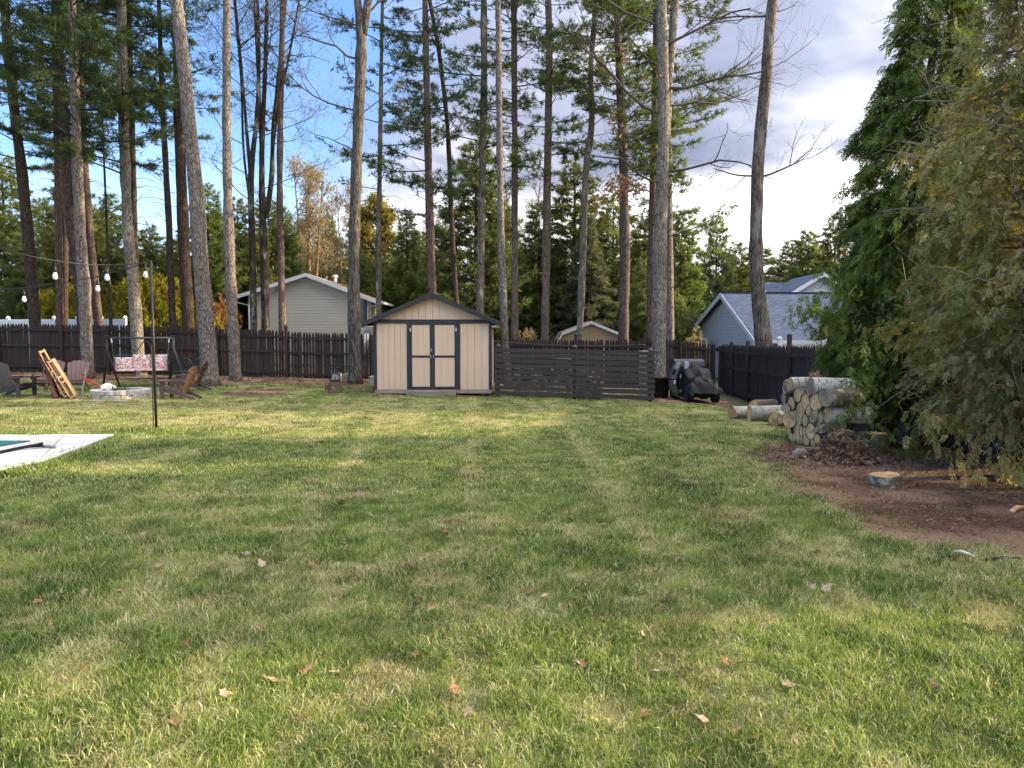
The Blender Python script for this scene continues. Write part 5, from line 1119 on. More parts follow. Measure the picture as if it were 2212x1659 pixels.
# ================================================================ SLATTED SCREEN with firewood behind
M['screen'] = plain('screen_paint', (0.052, 0.040, 0.039), (0.038, 0.029, 0.028), (2, 14, 14), 0.65, .25, .003, .22)
def make_screen():
    a, m, b = gnd(1072, 857), gnd(1241, 863), gnd(1415, 869); root = thing('slatted_screen', 'dark brown horizontal slat screen between shed and oak', 'screen', a)
    def post(p, hh, back=.07):
        MB().box((p[0], p[1] + back, p[2] + hh / 2 - .05), (.09, .09, hh + .1)).build('post', M['fence_post'], root, True)
        z = p[2] + hh; mb = MB(); mb.lathe([(.085, z), (.085, z + .02), (.055, z + .035), (.055, z + .05), (.02, z + .075)], 4, (p[0], p[1] + back, 0)); mb.build('post_cap', M['cap'], root, True)
    H = 1.33
    a2 = a + (b - a) * .012; b2 = b + (a - b) * .03
    for p, h in ((a2, 1.40), (m, 1.42), (b2, 1.38)): post(p, h)
    rng = np.random.RandomState(2)
    for i in range(9):
        z = .06 + .115 / 2 + i * .149
        for p, q in ((a, m), (m, b)):
            u = (q - p) / np.linalg.norm(q - p); j1, j2 = rng.randn(2) * .006
            MB().beam(p + u * .004 + [0, 0, z + j1], q - u * .004 + [0, 0, z + j2], .022, .112 + rng.randn() * .002).build('slat', M['screen'], root, True)
        c = a + np.array([-.035, .02, z]); MB().beam(c, c + [.02, 1.5, 0], .022, .112).build('slat', M['screen'], root, True)
    # what is kept behind it
    wd = [plain('firewood%d' % i, c, None, (8, 8, 8), .9) for i, c in enumerate(((.36, .26, .17), (.24, .19, .15), (.45, .36, .26), (.12, .09, .075)))]
    k = 0
    for col in range(26):
        for row in range(7):
            if rng.rand() < .12: continue
            t = .12 + col * .021 + .5 * (col > 14) * .02; p = a + (b - a) * (t * 1.05) + np.array([0, .55 + rng.randn() * .03, .07 + row * .125])
            if row > 4 and rng.rand() < .5: continue
            r = .055 + .012 * rng.rand(); n = 5
            mb = MB(); ang = rng.rand() * 6; mb.lathe([(r, 0), (r * .95, .38)], n, (0, 0, 0), [[1, 0, 0], [0, 0, 1], [0, 1, 0]])
            o = mb.build('firewood_log', wd[rng.randint(4)]); o.location = p; o.rotation_euler = (0, ang, rng.randn() * .05)
            tag(o, 'split firewood log stacked behind the slatted screen', 'firewood', 'split logs stacked behind the screen')
    whites = [((1256, 806), (.30, .22, .26), 'white plastic tub behind the joint of the slatted screen', 'tub'), ((1290, 850), (.55, .2, .05), 'long white board lying low behind the slatted screen', 'board'), ((1258, 838), (.26, .2, .07), 'flat white tray under the tub behind the screen', 'tray'), ((1390, 768), (.22, .2, .30), 'pale bucket behind the screen near the oak', 'bucket')]
    for (px, py), s, lab, cat in whites:
        g0 = at(px, py, a[1] + .38); g0[2] = max(g0[2], float(zg(g0[0], g0[1])) + s[2] / 2)
        if cat in ('tub', 'bucket'):
            z0 = float(zg(g0[0], g0[1])); mb = MB(); mb.lathe([(.10, z0), (.125, g0[2] + .1), (.14, g0[2] + .1), (.14, g0[2] + .13), (.11, g0[2] + .13)], 14, (g0[0], g0[1], 0)); o = mb.build(cat, M['vinyl'], None, False, True)
        elif cat == 'tray':
            mb = MB(); mb.box(g0, (s[0], s[1], .015))
            for d in (-1, 1): mb.box(g0 + [d * s[0] / 2, 0, .03], (.012, s[1], .07)); mb.box(g0 + [0, d * s[1] / 2, .03], (s[0], .012, .07))
            o = mb.build(cat, M['vinyl'])
        else: o = MB().beam(g0 - [s[0] / 2, .02, .01], g0 + [s[0] / 2, .03, .01], s[1] * .5, .03).build(cat, M['vinyl'])
        tag(o, lab, cat)
    for px0, py0, px1, py1, lab in ((1100, 772, 1235, 776, 'thin grey pole resting across the firewood stack'), (1215, 774, 1365, 772, 'pale pole resting across the firewood, screen middle')):
        p, q = at(px0, py0, a[1] + .5), at(px1, py1, a[1] + .45); mb = MB(); mb.tube([p, (p + q) / 2 + [0, 0, .02], q], .013, 6); tag(mb.build('pole', M['twig_pale'], None, False, True), lab, 'pole')
make_screen()
# cable strung along the back fence
g0, g1 = at(1062, 737, YB - .12), at(1395, 744, YB - .12); kx = np.linspace(0, 1, 14)[:, None]; P = g0 + (g1 - g0) * kx; P[:, 2] -= .10 * np.sin(kx[:, 0] * 3.14)
mb = MB(); mb.tube(P, .009, 5); tag(mb.build('cable', plain('cable_grey', (.16, .13, .14), None, (3, 3, 3), .6), None, False, True), 'sagging cable strung along the back fence above the screen', 'cable')

# ================================================================ SEATING ROUND THE FIRE PIT
def chair_mat(n, c): return plain(n, c, tuple(x * .8 for x in c), (3, 3, 3), .55, .1, .002, .08)
M['ch_mauve'] = chair_mat('chair_mauve', (.165, .105, .105)); M['ch_dark'] = chair_mat('chair_dark', (.062, .054, .056)); M['ch_brown'] = chair_mat('chair_brown', (.12, .080, .070)); M['ch_back'] = chair_mat('chair_back', (.105, .058, .040))
def adirondack(label, loc, rz, m, mb_=None, s=1.0):
    """faces local -y"""
    root = thing('adirondack_chair', label, 'chair', loc, rz); root.scale = (.88 * s, .76 * s, .80 * s); mat = M[m]; bm = M[mb_] if mb_ else mat
    for x in (-.30, .30):
        MB().prism([(x - .017, -.40, 0), (x - .017, -.28, 0), (x - .017, -.28, .55), (x - .017, -.40, .55)], (.034, 0, 0)).build('leg', mat, root)
        MB().prism([(x * .9 - .016, -.39, .26), (x * .9 - .016, -.39, .36), (x * .9 - .016, .05, .30), (x * .9 - .016, .62, .075), (x * .9 - .016, .72, .0), (x * .9 - .016, .60, .0), (x * .9 - .016, .30, .10)], (.032, 0, 0)).build('side_rail', mat, root)
        MB().prism([(x * 1.12 - .075, -.45, .55), (x * 1.12 + .075, -.45, .55), (x * 1.12 + .06, .10, .55), (x * 1.12 + .03, .40, .55), (x * 1.12 - .03, .40, .55), (x * 1.12 - .07, .1, .55)], (0, 0, .03)).build('arm', mat, root)
        MB().prism([(x * 1.05 - .016, -.29, .55), (x * 1.05 - .016, -.20, .55), (x * 1.05 - .016, -.29, .40)], (.032, 0, 0)).build('arm_bracket', mat, root)
    for i in range(5):
        t = i / 4; y = -.38 + t * .60; z = .375 - t * .17; MB().box((0, y, z), (.58, .105, .024), [[1, 0, 0], [0, .965, .26], [0, -.26, .965]]).build('seat_slat', mat, root)
    MB().box((0, -.41, .33), (.60, .022, .11)).build('front_apron', mat, root)
    d = np.array([0, .40, .917]); n = np.array([0, -.917, .40]); b0 = np.array([0, .24, .20])
    for i in range(5):
        a = (i - 2); x0, x1 = a * .098, a * .125; h = (.80, .845, .86, .845, .80)[i]; w0, w1 = .046, .058
        top = [(x1 + w1, h - (.028 if a > 0 else .0) - (.035 if a == 2 else 0)), (x1 + w1 * .3, h + (.012 if abs(a) < 2 else 0)), (x1 - w1 * .3, h + (.012 if abs(a) < 2 else 0)), (x1 - w1, h - (.028 if a < 0 else 0) - (.035 if a == -2 else 0))]
        L = [(x0 - w0, 0), (x0 + w0, 0)] + top
        MB().prism([b0 + np.array([x, 0, 0]) + d * t for x, t in L], n * .022).build('back_slat', bm, root)
    for t, w in ((.36, .66), (.68, .52), (.03, .52)): MB().box(b0 + d * t - n * .02 + [0, 0, 0], (w, .03, .07), [[1, 0, 0], [0, .917, .40], [0, -.40, .917]]).build('back_brace', bm, root)
    return root
g = gnd(149, 846); adirondack('mauve adirondack chair between the pallets and the swing', g + [0, .3, 0], R(16), 'ch_mauve')
g = gnd(78, 846); adirondack('mauve adirondack chair half hidden behind the leaning pallets', g + [0, .55, 0], R(8), 'ch_mauve')
g = gnd(40, 857); adirondack('dark grey adirondack chair seen side on beside the red pallet', g + [-.12, .1, 0], R(84), 'ch_dark', None, 1.04)
g = gnd(380, 862); adirondack('brown adirondack chair with its back to the leaning pine', g + [.02, .05, 0], R(-90), 'ch_brown', 'ch_back')
g = gnd(398, 846); adirondack('second brown adirondack chair tucked behind the first by the swing', g + [.05, .3, 0], R(-84), 'ch_brown', 'ch_back')

# ---- pallets leaning beside the chairs
M['pal'] = plain('pallet_pine', (.52, .36, .22), (.38, .24, .14), (14, 14, 3), .85, .3, .004, .35); M['pal_red'] = plain('pallet_red', (.20, .075, .065), (.12, .055, .05), (9, 9, 3), .85, .3, .004, .2)
def pallet(label, loc, lean, rz, m, L=1.06, Wd=.95, notched=False, seed=0):
    rng = np.random.RandomState(seed); root = thing('wooden_pallet', label, 'pallet', loc); root.rotation_euler = (0, lean, rz); mat = M[m]
    if not notched:
        for z in (.035, L * .43, L * .56, L - .035): MB().box((0, 0, z), (.085, Wd, .045)).build('stringer', mat, root)
        for sx in (-1, 1):
            n = 7 if sx > 0 else 4
            for i in range(n): MB().box((sx * .053, -Wd / 2 + .05 + (Wd - .1) * i / (n - 1), L / 2), (.019, .085 + rng.randn() * .004, L)).build('deck_board', mat, root)
    else:
        for y in (-Wd / 2 + .02, 0, Wd / 2 - .02):
            Pp = [(-.045, 0), (.045, 0), (.045, L), (-.045, L), (-.045, L * .80), (-.015, L * .77), (-.015, L * .62), (-.045, L * .59), (-.045, L * .41), (-.015, L * .38), (-.015, L * .23), (-.045, L * .2)]
            MB().prism([(x, y - .019, z) for x, z in Pp], (0, .038, 0)).build('stringer', mat, root)
        for sx in (-1, 1):
            for i in range(7 if sx > 0 else 4):
                n = 7 if sx > 0 else 4; MB().box((sx * .055, 0, .05 + (L - .1) * i / (n - 1)), (.018, Wd, .09)).build('deck_board', mat, root)
    return root
g = gnd(139, 862); pallet('fresh pine pallet leaning edge on, right one of the leaning pallets', g + [-.02, .45, .02], R(-27), R(27), 'pal', 1.02, .9, False, 1)
g = gnd(121, 861); pallet('taller fresh pine pallet leaning between two other pallets', g + [-.02, .5, .02], R(-24), R(30), 'pal', 1.24, .9, False, 2)
g = gnd(96, 861); pallet('reddish notched pallet leaning beside the dark grey chair', g + [-.02, .5, .02], R(-14), R(28), 'pal_red', .98, .95, True, 3)

# ---- fire pit
M['block'] = plain('pit_block', (.50, .46, .43), (.34, .31, .29), (7, 7, 7), .9, .6, .01, .25); M['ash'] = plain('ash', (.10, .09, .085), (.05, .045, .042), (6, 6, 6), 1, .6, .02)
def fire_pit():
    f = gnd(233, 863); c = f + [0, .64, 0]; root = thing('fire_pit', 'ring of pale grey stone blocks forming the fire pit', 'fire pit', c)
    rng = np.random.RandomState(3); n = 17
    for row in range(2):
        for i in range(n):
            a0 = (i + .5 * row + .03) / n * 2 * math.pi; a1 = (i + .5 * row + .97) / n * 2 * math.pi; ro, ri = .66 + rng.randn() * .008, .47; z0 = -.02 + row * .115; h = .108 + rng.randn() * .003
            am = (a0 + a1) / 2; P = [(ro * math.cos(a), ro * math.sin(a)) for a in (a0, am, a1)]; P[1] = (P[1][0] * 1.02, P[1][1] * 1.02); P += [(ri * math.cos(a1), ri * math.sin(a1)), (ri * math.cos(a0), ri * math.sin(a0))]
            b = .008; mb = MB(); k = len(P); cx, cy = sum(p[0] for p in P) / k, sum(p[1] for p in P) / k; sh = lambda p, q: (cx + (p[0] - cx) * q, cy + (p[1] - cy) * q)
            V = [(*sh(p, .95), z0) for p in P] + [(*p, z0 + b) for p in P] + [(*p, z0 + h - b) for p in P] + [(*sh(p, .95), z0 + h) for p in P]
            Fc = [tuple(range(k))[::-1], tuple(range(3 * k, 4 * k))] + [(r * k + j, r * k + (j + 1) % k, (r + 1) * k + (j + 1) % k, (r + 1) * k + j) for r in range(3) for j in range(k)]
            mb.add(V, Fc); mb.build('block', M['block'], root)
    mb = MB(); mb.lathe([(.5, -.02), (.5, .05), (.3, .09), (.05, .07)], 16); mb.build('ash_bed', M['ash'], root, False, True)
    # things lying in it
    rg = np.random.RandomState(6); mb = MB(); V = []
    m = 10
    for i in range(m + 1):
        th = math.pi * i / m
        for j in range(14):
            ph = 2 * math.pi * j / 14; r = .17 * (1 + .22 * math.sin(3 * ph + 5 * th) * math.sin(th) + .1 * rg.randn() * math.sin(th)); V.append((r * math.sin(th) * math.cos(ph) * 1.05, r * math.sin(th) * math.sin(ph), .16 + r * .85 * math.cos(th)))
    Fc = [(i * 14 + j, i * 14 + (j + 1) % 14, (i + 1) * 14 + (j + 1) % 14, (i + 1) * 14 + j) for i in range(m) for j in range(14)]; mb.add(V, Fc)
    o = mb.build('plastic_bag', M['vinyl'], None, False, True); o.location = c + [-.36, .05, .04]; tag(o, 'crumpled white bag lying in the fire pit', 'bag')
    s = thing('red_tool', 'tool with a red handle sticking out of the fire pit', 'tool', c + [-.30, .1, .15]); red = plain('red_paint', (.55, .03, .04), None, (5, 5, 5), .4)
    A, B = np.array([-.28, 0, .12]), np.array([-.72, .05, .34]); mb = MB(); mb.tube([(0, 0, 0), A], .012, 6); mb.build('shaft', M['steel'], s); mb = MB(); mb.tube([A, (A + B) / 2, B], [.026, .028, .03], 8); mb.build('grip', red, s, False, True)
    mb = MB(); mb.box((.08, 0, -.04), (.18, .14, .02)); mb.build('blade', M['steel'], s)
    w = thing('weed_bunch', 'bunch of pulled green weeds lying on the fire pit', 'weeds', c + [-.02, -.1, .12]); P = rg.randn(160, 3) * np.array([.13, .10, .045]); tri_obj('foliage', needles(P, rg.randn(160, 3) + [0, 0, .4], rg, 3, .13, .02), M['blade'], w)
    # long pole tool leaning on the chair
    g0 = gnd(176, 857); t = thing('garden_rake', 'long handled tool leaning against the mauve chair', 'rake', g0); top = at(186, 797, g0[1] + .25) - g0; mb = MB(); mb.tube([(0, 0, .02), top], .014, 6); mb.build('handle', plain('pole_green', (.22, .28, .26), None, (5, 5, 5), .5), t)
    mb = MB(); mb.box((0, 0, .02), (.34, .04, .03)); 
    for i in range(8): mb.box((-.15 + i * .043, .03, .0), (.012, .06, .012))
    mb.build('head', M['ch_brown'], t)
    for i, (px, py, rx, ry) in enumerate(((275, 856, .42, .25), (300, 859, .50, .22), (318, 850, .40, .25), (170, 858, .40, .2), (258, 866, .4, .16), (205, 867, .45, .14), (328, 842, .45, .3), (295, 845, .4, .3))):
        q = gnd(px, py); n = 7; an = np.sort(rg.rand(n) * 6.28); mb = MB(); mb.prism([(rx * .5 * math.cos(a) * (.8 + .3 * rg.rand()), ry * 1.3 * math.sin(a) * (.8 + .3 * rg.rand()), -.04) for a in np.linspace(0, 6.28, n, endpoint=False)], (0, 0, .05 + .008 * rg.rand()))
        o = mb.build('flagstone', plain('flagstone', (.27, .25, .245), (.18, .165, .16), (5, 5, 5), .9) if i == 0 else bpy.data.materials['flagstone']); o.location = q; tag(o, 'flat grey flagstone laid in the ground round the fire pit', 'flagstone', 'flagstones round the fire pit')
fire_pit()

# ---- porch swing
def floral():
    m, t, out = new_mat('floral_cloth'); v, _ = coords(t, (1, 1, 1))
    vo = N(t, 'ShaderNodeTexVoronoi'); vo.inputs['Scale'].default_value = 24; t.links.new(v, vo.inputs['Vector'])
    sp = N(t, 'ShaderNodeSeparateColor'); t.links.new(vo.outputs['Color'], sp.inputs[0])
    c = ramp(t, sp.outputs[0], [(0, (.60, .52, .50)), (.16, (.50, .10, .14)), (.34, (.58, .36, .36)), (.5, (.20, .30, .36)), (.64, (.55, .26, .14)), (.78, (.62, .58, .56)), (.93, (.10, .08, .16))], 'CONSTANT')
    c2 = mixc(t, ramp(t, noise(t, v, 40, 2), [(.5, 0.0), (.65, .5)]), c, (.62, .58, .56)); finish(t, out, c2, .9, noise(t, v, 9, 2), .2, .01); return m
M['floral'] = floral(); M['swing'] = plain('swing_metal', (.055, .070, .075), (.038, .048, .052), (8, 8, 8), .45, metal=.2); M['swing_blk'] = plain('swing_black', (.015, .016, .017), None, (8, 8, 8), .5)
def pillow_box(mb, c, s, M3, n=6, puff=.35):
    """cushion: box with rounded, puffed faces"""
    c = np.array(c); M3 = np.array(M3); V = []; Fc = []
    for side in (-1, 1):
        k = len(V)
        for i in range(n + 1):
            for j in range(n + 1):
                u, w = -1 + 2 * i / n, -1 + 2 * j / n; e = (1 - u ** 4) * (1 - w ** 4); V.append(c + M3 @ np.array([u * s[0] / 2, w * s[1] / 2, side * s[2] / 2 * (.45 + .75 * e)]))
        for i in range(n):
            for j in range(n):
                q = (k + i * (n + 1) + j, k + (i + 1) * (n + 1) + j, k + (i + 1) * (n + 1) + j + 1, k + i * (n + 1) + j + 1); Fc.append(q if side > 0 else q[::-1])
    m = (n + 1) ** 2; ring = [i * (n + 1) for i in range(n + 1)] + [n * (n + 1) + j for j in range(1, n + 1)] + [i * (n + 1) + n for i in range(n - 1, -1, -1)] + [j for j in range(n - 1, 0, -1)]
    for a, b in zip(ring, ring[1:] + ring[:1]): Fc.append((a, b, b + m, a + m))
    mb.add(V, Fc); return mb
def swing():
    bl, br = at(230, 730, 22.0), None; a = R(25); U = np.array([math.cos(a), math.sin(a), 0]); Nf = np.array([math.sin(a), -math.cos(a), 0]); L = 1.75
    c = bl + U * L / 2; gz = float(zg(c[0], c[1])); root = thing('garden_swing', 'dark metal garden swing with floral cushions in front of the fence', 'swing', (c[0], c[1], gz), a)
    H = bl[2] - gz
    # local frame: x along the bar, y = -Nf (front is -y)
    mb = MB(); mb.tube([(-L / 2 - .04, 0, H), (L / 2 + .04, 0, H)], .03, 8); mb.build('top_bar', M['swing'], root, False, True)
    for s in (-1, 1):
        x = s * L / 2
        for d in (-1, 1):
            mb = MB(); mb.tube([(x, 0, H + .03), (x, d * .03, H - .32), (x + (.33 if d < 0 else -.15), d * .60, 0)], [.028, .03, .03], 8); mb.build('leg', M['swing'] if d > 0 or s > 0 else M['swing_blk'], root, False, True)
        mb = MB(); mb.tube([(x, -.5, .22), (x, .5, .22)], .014, 6); mb.build('foot_bar', M['swing_blk'], root)
        MB().box((x, 0, H + .06), (.12, .10, .02)).build('end_cap', M['swing'], root)
        mb = MB(); mb.tube([(x - s * .12, 0, H - .02), (x - s * .13, 0, H - .14)], .022, 6); mb.build('spring', M['galv'], root)
        mb = MB(); mb.tube([(x - s * .13, 0, H - .14), (x - s * .19, -.12, .62)], .009, 5); mb.build('hanger', M['swing'], root)
        mb = MB(); mb.tube([(x - s * .13, 0, H - .3), (x - s * .19, .22, .66)], .007, 5); mb.build('hanger', M['swing'], root)
        mb = MB(); mb.tube([(x - s * .17, -.32, .48), (x - s * .19, -.34, .60), (x - s * .18, -.2, .66), (x - s * .16, .1, .66), (x - s * .15, .22, .72)], .016, 6); mb.build('arm', M['swing'], root, False, True)
    mb = MB(); mb.tube([(-L / 2, .55, .20), (L / 2, .55, .20)], .016, 6); mb.build('stretcher', M['swing_blk'], root)
    W = L - .34
    mb = MB(); mb.tube([(-W / 2, -.30, .44), (W / 2, -.30, .44), (W / 2, .22, .40), (-W / 2, .22, .40), (-W / 2, -.30, .44)], .022, 6); mb.build('seat_frame', M['swing_blk'], root)
    MB().box((0, -.04, .425), (W, .5, .012)).build('seat_sling', M['swing_blk'], root)
    mb = MB(); mb.tube([(-W / 2, .22, .42), (-W / 2, .36, .86), (-W / 2 + .08, .38, .90), (-.1, .38, .90), (W / 2 - .05, .38, .90), (W / 2, .36, .86), (W / 2, .22, .42)], .016, 6); mb.build('back_frame', M['swing'], root, False, True)
    bd = np.array([0, .25, .97]); bn = np.array([0, -.97, .25]); B3 = np.stack([[1, 0, 0], bd, np.cross([1, 0, 0], bd)], 1)
    for i in range(3):
        w = W / 3; x = -W / 2 + w * (i + .5); hz = (.38, .46, .46)[i]
        mb = pillow_box(MB(), np.array([x, .22, .46]) + bd * hz / 2 + bn * .05, (w * .98, hz, .09), B3); o = mb.build('back_cushion', M['floral'], root, False, True)
    mb = pillow_box(MB(), (0, -.06, .475), (W, .50, .085), np.eye(3)); mb.build('seat_cushion', M['floral'], root, False, True)
    for x in (-W / 2 + .02, -.12, -.08, -.03):
        mb = MB(); mb.tube([(x, -.31, .45), (x + .01, -.33, .36), (x - .005, -.33, .26)], .006, 4); mb.build('cushion_tie', M['floral'], root)
swing()
def metal_seat():
    p = gnd(406, 832); root = thing('metal_bench', 'teal grey metal garden bench with arched back behind the brown chairs', 'bench', p, R(-20)); m = M['swing']
    for x in (-.24, .24):
        t = np.linspace(0, math.pi, 11); mb = MB(); mb.tube([(x - .22, .2, 0)] + [(x - .22 * math.cos(q), .22, .55 + .26 * math.sin(q)) for q in t] + [(x + .22, .2, .0)], .017, 6); mb.build('back_arch', m, root, False, True)
        t = np.linspace(0, 5.2, 14); mb = MB(); mb.tube([(x + (.10 - .012 * q) * math.cos(q), .22, .62 + (.10 - .012 * q) * math.sin(q)) for q in t], .009, 5); mb.build('scroll', m, root, False, True)
    for x in (-.45, 0, .45):
        mb = MB(); mb.tube([(x, -.2, 0), (x, -.2, .40), (x, .22, .40)], .016, 6); mb.build('leg', m, root)
    for i in range(5): MB().box((0, -.18 + i * .09, .415), (.94, .06, .014)).build('seat_slat', m, root)
metal_seat()

# ---- string lights: pole, crook, two cables with bulbs
M['black_metal'] = plain('black_metal', (.012, .013, .014), None, (8, 8, 8), .45)
g = gnd(338, 931); top = at(325, 563, g[1]); pl = thing('light_pole', 'tall thin black pole holding up the string lights', 'pole', g)
mb = MB(); mb.tube([g - [0, 0, .1], (g + top) / 2, top], .0225, 8); mb.build('pole_tube', M['black_metal'], pl, True, True)
mb = MB(); mb.tube([top + [0, 0, -.03], top + [-.05, 0, -.01], top + [-.06, 0, .04]], .008, 5); mb.build('hook', M['black_metal'], pl, True, True)
ck = thing('shepherd_hook', 'thin black shepherd crook planted beside the light pole', 'garden hook', gnd(331.5, 930)); Yk = ck.location[1] + .02
arc = [(331.5, 931), (330, 850), (328.5, 780), (327.5, 757), (325, 744), (319, 735.5), (313, 735), (307, 740), (301, 750), (296, 760), (291.5, 763.5), (288.5, 761), (287, 756.5)]
mb = MB(); P = smooth_path([np.array((*at(x, y, Yk), .0085)) for x, y in arc], 40); mb.tube(P[:, :3], .0085, 6); mb.build('rod', M['black_metal'], ck, True, True)
mb = MB(); a0 = at(331, 925, Yk); mb.tube([a0 + [-.09, 0, -.05], a0 + [-.08, 0, 0], a0 + [.02, 0, .0]], .007, 5); mb.build('foot_bar', M['black_metal'], ck, True)
M['bulb'] = plain('bulb_glass', (.78, .78, .76), (.70, .70, .68), (3, 3, 3), .15, 0, 0, 0, spec=.6)
def lights(label, path, bulbs):
    pts = [np.array((*at(x, y, Y), 1)) for x, y, Y in path]; P = smooth_path(pts, 30)[:, :3]; root = thing('string_lights', label, 'string lights', P[0])
    mb = MB(); mb.tube(P, .008, 5); mb.build('cable', M['black_metal'], root, True, True)
    for bx, by in bulbs:
        xs = [CX + p[0] / p[1] * F for p in P]; o = np.argsort(xs); i = [np.interp(bx, np.array(xs)[o], P[o, k]) for k in range(3)]; i = np.array(i)
        d = at(bx, by, i[1])[2]; i[0] = at(bx, by, i[1])[0]
        mb = MB(); mb.tube([i, [i[0], i[1], d + .09]], .005, 4); mb.lathe([(.012, d + .14), (.024, d + .12), (.026, d + .05), (.022, d + .045)], 8, (i[0], i[1], 0)); so = mb.build('socket', M['black_metal'], root, True, True)
        mb = MB(); mb.lathe([(.020, d + .05), (.030, d + .015), (.038, d - .015), (.034, d - .045), (.018, d - .06), (.006, d - .064)], 10, (i[0], i[1], 0)); mb.build('bulb', M['bulb'], root, True, True)
Yp = float(top[1])
lights('upper strand of string lights running from the pole towards the house', [(323, 566, Yp), (312, 569, Yp), (237, 573, Yp - .3), (175, 571, Yp - .7), (75, 556, Yp - 1.4), (0, 537, Yp - 2), (-60, 520, Yp - 2.4)], [(231, 598), (119, 595)])
lights('lower strand of string lights sagging away past the pines', [(323, 566, Yp), (312, 570, Yp), (225, 594, Yp + .4), (150, 609, Yp + .8), (50, 622, Yp + 1.3), (0, 625, Yp + 1.6), (-60, 626, Yp + 2)], [(314, 592), (211, 622), (52, 645)])

# ================================================================ BY THE OAK: stump, kindling splitter, stones, wind chime
M['wood_end'] = None
def endgrain(name, c1, c2, ring):
    m, t, out = new_mat(name); v, oi = coords(t, (1, 1, 1)); 
    tc = N(t, 'ShaderNodeTexCoord').outputs['Object']; sp = N(t, 'ShaderNodeSeparateXYZ'); t.links.new(tc, sp.inputs[0])
    r = mth(t, 'POWER', mth(t, 'ADD', mth(t, 'POWER', sp.outputs[0], 2.0), mth(t, 'POWER', sp.outputs[1], 2.0)), 0.5)
    n = noise(t, v, 9, 4); w = mth(t, 'SINE', mth(t, 'MULTIPLY', mth(t, 'ADD', r, mth(t, 'MULTIPLY', n, .03)), 320.0))
    f = mth(t, 'ADD', mth(t, 'MULTIPLY', w, .10), n)
    col = ramp(t, f, [(.36, c2), (.62, c1)]); col = mixc(t, ramp(t, noise(t, v, 5, 3), [(.50, 0.0), (.66, .8)]), col, ring)
    col = hsv_jit(t, col, oi, .3); finish(t, out, col, .85, n, .3, .004, 0, .15); return m
M['end_pale'] = endgrain('end_pale', (.72, .465, .235), (.52, .305, .145), (.29, .175, .10)); M['end_dark'] = endgrain('end_dark', (.42, .31, .22), (.27, .19, .14), (.15, .11, .085)); M['end_orange'] = endgrain('end_orange', (.46, .24, .11), (.28, .13, .06), (.12, .07, .04))
def birch_bark(name, c1, c2, c3, thr=.5):
    m, t, out = new_mat(name); v, oi = coords(t, (1, 1, 1)); vs, _ = coords(t, (7, 7, 40)); n = noise(t, v, 7, 5, .65); n2 = noise(t, vs, 1.0, 3)
    col = mixc(t, ramp(t, n, [(thr, 0.0), (thr + .10, 1.0)]), c1, c2); col = mixc(t, ramp(t, n2, [(.58, 0.0), (.66, .8)]), col, c3); col = hsv_jit(t, col, oi, .25)
    finish(t, out, col, .85, n, .7, .012, 0, .2); return m
M['birch'] = birch_bark('birch_bark', (.68, .62, .53), (.27, .225, .18), (.08, .06, .05), .55); M['birch_moss'] = birch_bark('birch_mossy', (.16, .13, .085), (.42, .39, .33), (.06, .05, .04), .53); M['birch_dark'] = birch_bark('bark_brown', (.15, .11, .08), (.26, .21, .16), (.05, .04, .03), .55); M['birch_grey'] = birch_bark('bark_greywhite', (.36, .335, .305), (.24, .22, .20), (.10, .085, .075), .5)
def log(label, face, axis, L, r, bark, end, group=None, name='cut_log', seed=0, r2=None):
    """round of wood from the centre of its seen face along axis"""
    rng = np.random.RandomState(seed); root = thing(name, label, 'log', face, 0, group); ax = np.array(axis, float); ax /= np.linalg.norm(ax)
    q = Vector(ax).to_track_quat('Z', 'Y'); root.rotation_mode = 'XYZ'; root.rotation_euler = q.to_euler()
    n = 16; a = np.arange(n) / n * 2 * np.pi; lob = 1 + .05 * np.sin(2 * a + rng.rand() * 6) + .03 * np.sin(3 * a + rng.rand() * 6) + .015 * rng.randn(n); r2 = r2 or r * (.94 + .1 * rng.rand())
    zs = [0, .02, L * .3, L * .6, L - .02, L]; rr = np.array([np.interp(z, [0, L], [r, r2]) * lob * (1 + .02 * rng.randn(n)) for z in zs]); rr[0] *= .985; rr[-1] *= .985
    mb = MB(); V = [(rr[i][j] * math.cos(a[j]), rr[i][j] * math.sin(a[j]), zs[i]) for i in range(6) for j in range(n)]; mb.add(V, [(i * n + j, i * n + (j + 1) % n, (i + 1) * n + (j + 1) % n, (i + 1) * n + j) for i in range(5) for j in range(n)]); mb.build('bark', M[bark], root, False, True)
    for z, i in ((.006, 0), (L - .006, 5)):
        mb = MB(); mb.add([(0, 0, z)] + [(rr[i][j] * .96 * math.cos(a[j]), rr[i][j] * .96 * math.sin(a[j]), z) for j in range(n)], [(0, 1 + (j + 1) % n, 1 + j) if i == 0 else (0, 1 + j, 1 + (j + 1) % n) for j in range(n)]); mb.build('cut_face', M[end], root)
    return root
g = gnd(721, 850); stp = log('grey chopping stump under the kindling splitter by the oak', g + [0, .15, .30], (0, 0, -1), .32, .165, 'birch_dark', 'end_dark', None, 'chopping_stump', 5)
o = log('orange split piece of wood standing against the chopping stump', gnd(706.5, 848) + [0, .1, .29], (0, 0, -1), .31, .085, 'birch_dark', 'end_orange', None, 'split_wood', 6)
for c in children(o):
    if c.name.startswith('bark'): c.data.materials[0] = M['end_orange']
ks = thing('kindling_splitter', 'black cast iron kindling splitter standing on the stump', 'splitter', g + [0, .15, .30])
for s in (-1, 1): mb = MB(); mb.tube([(s * .13, 0, 0), (s * .13, 0, .38)], .016, 6); mb.build('upright', M['black_metal'], ks)
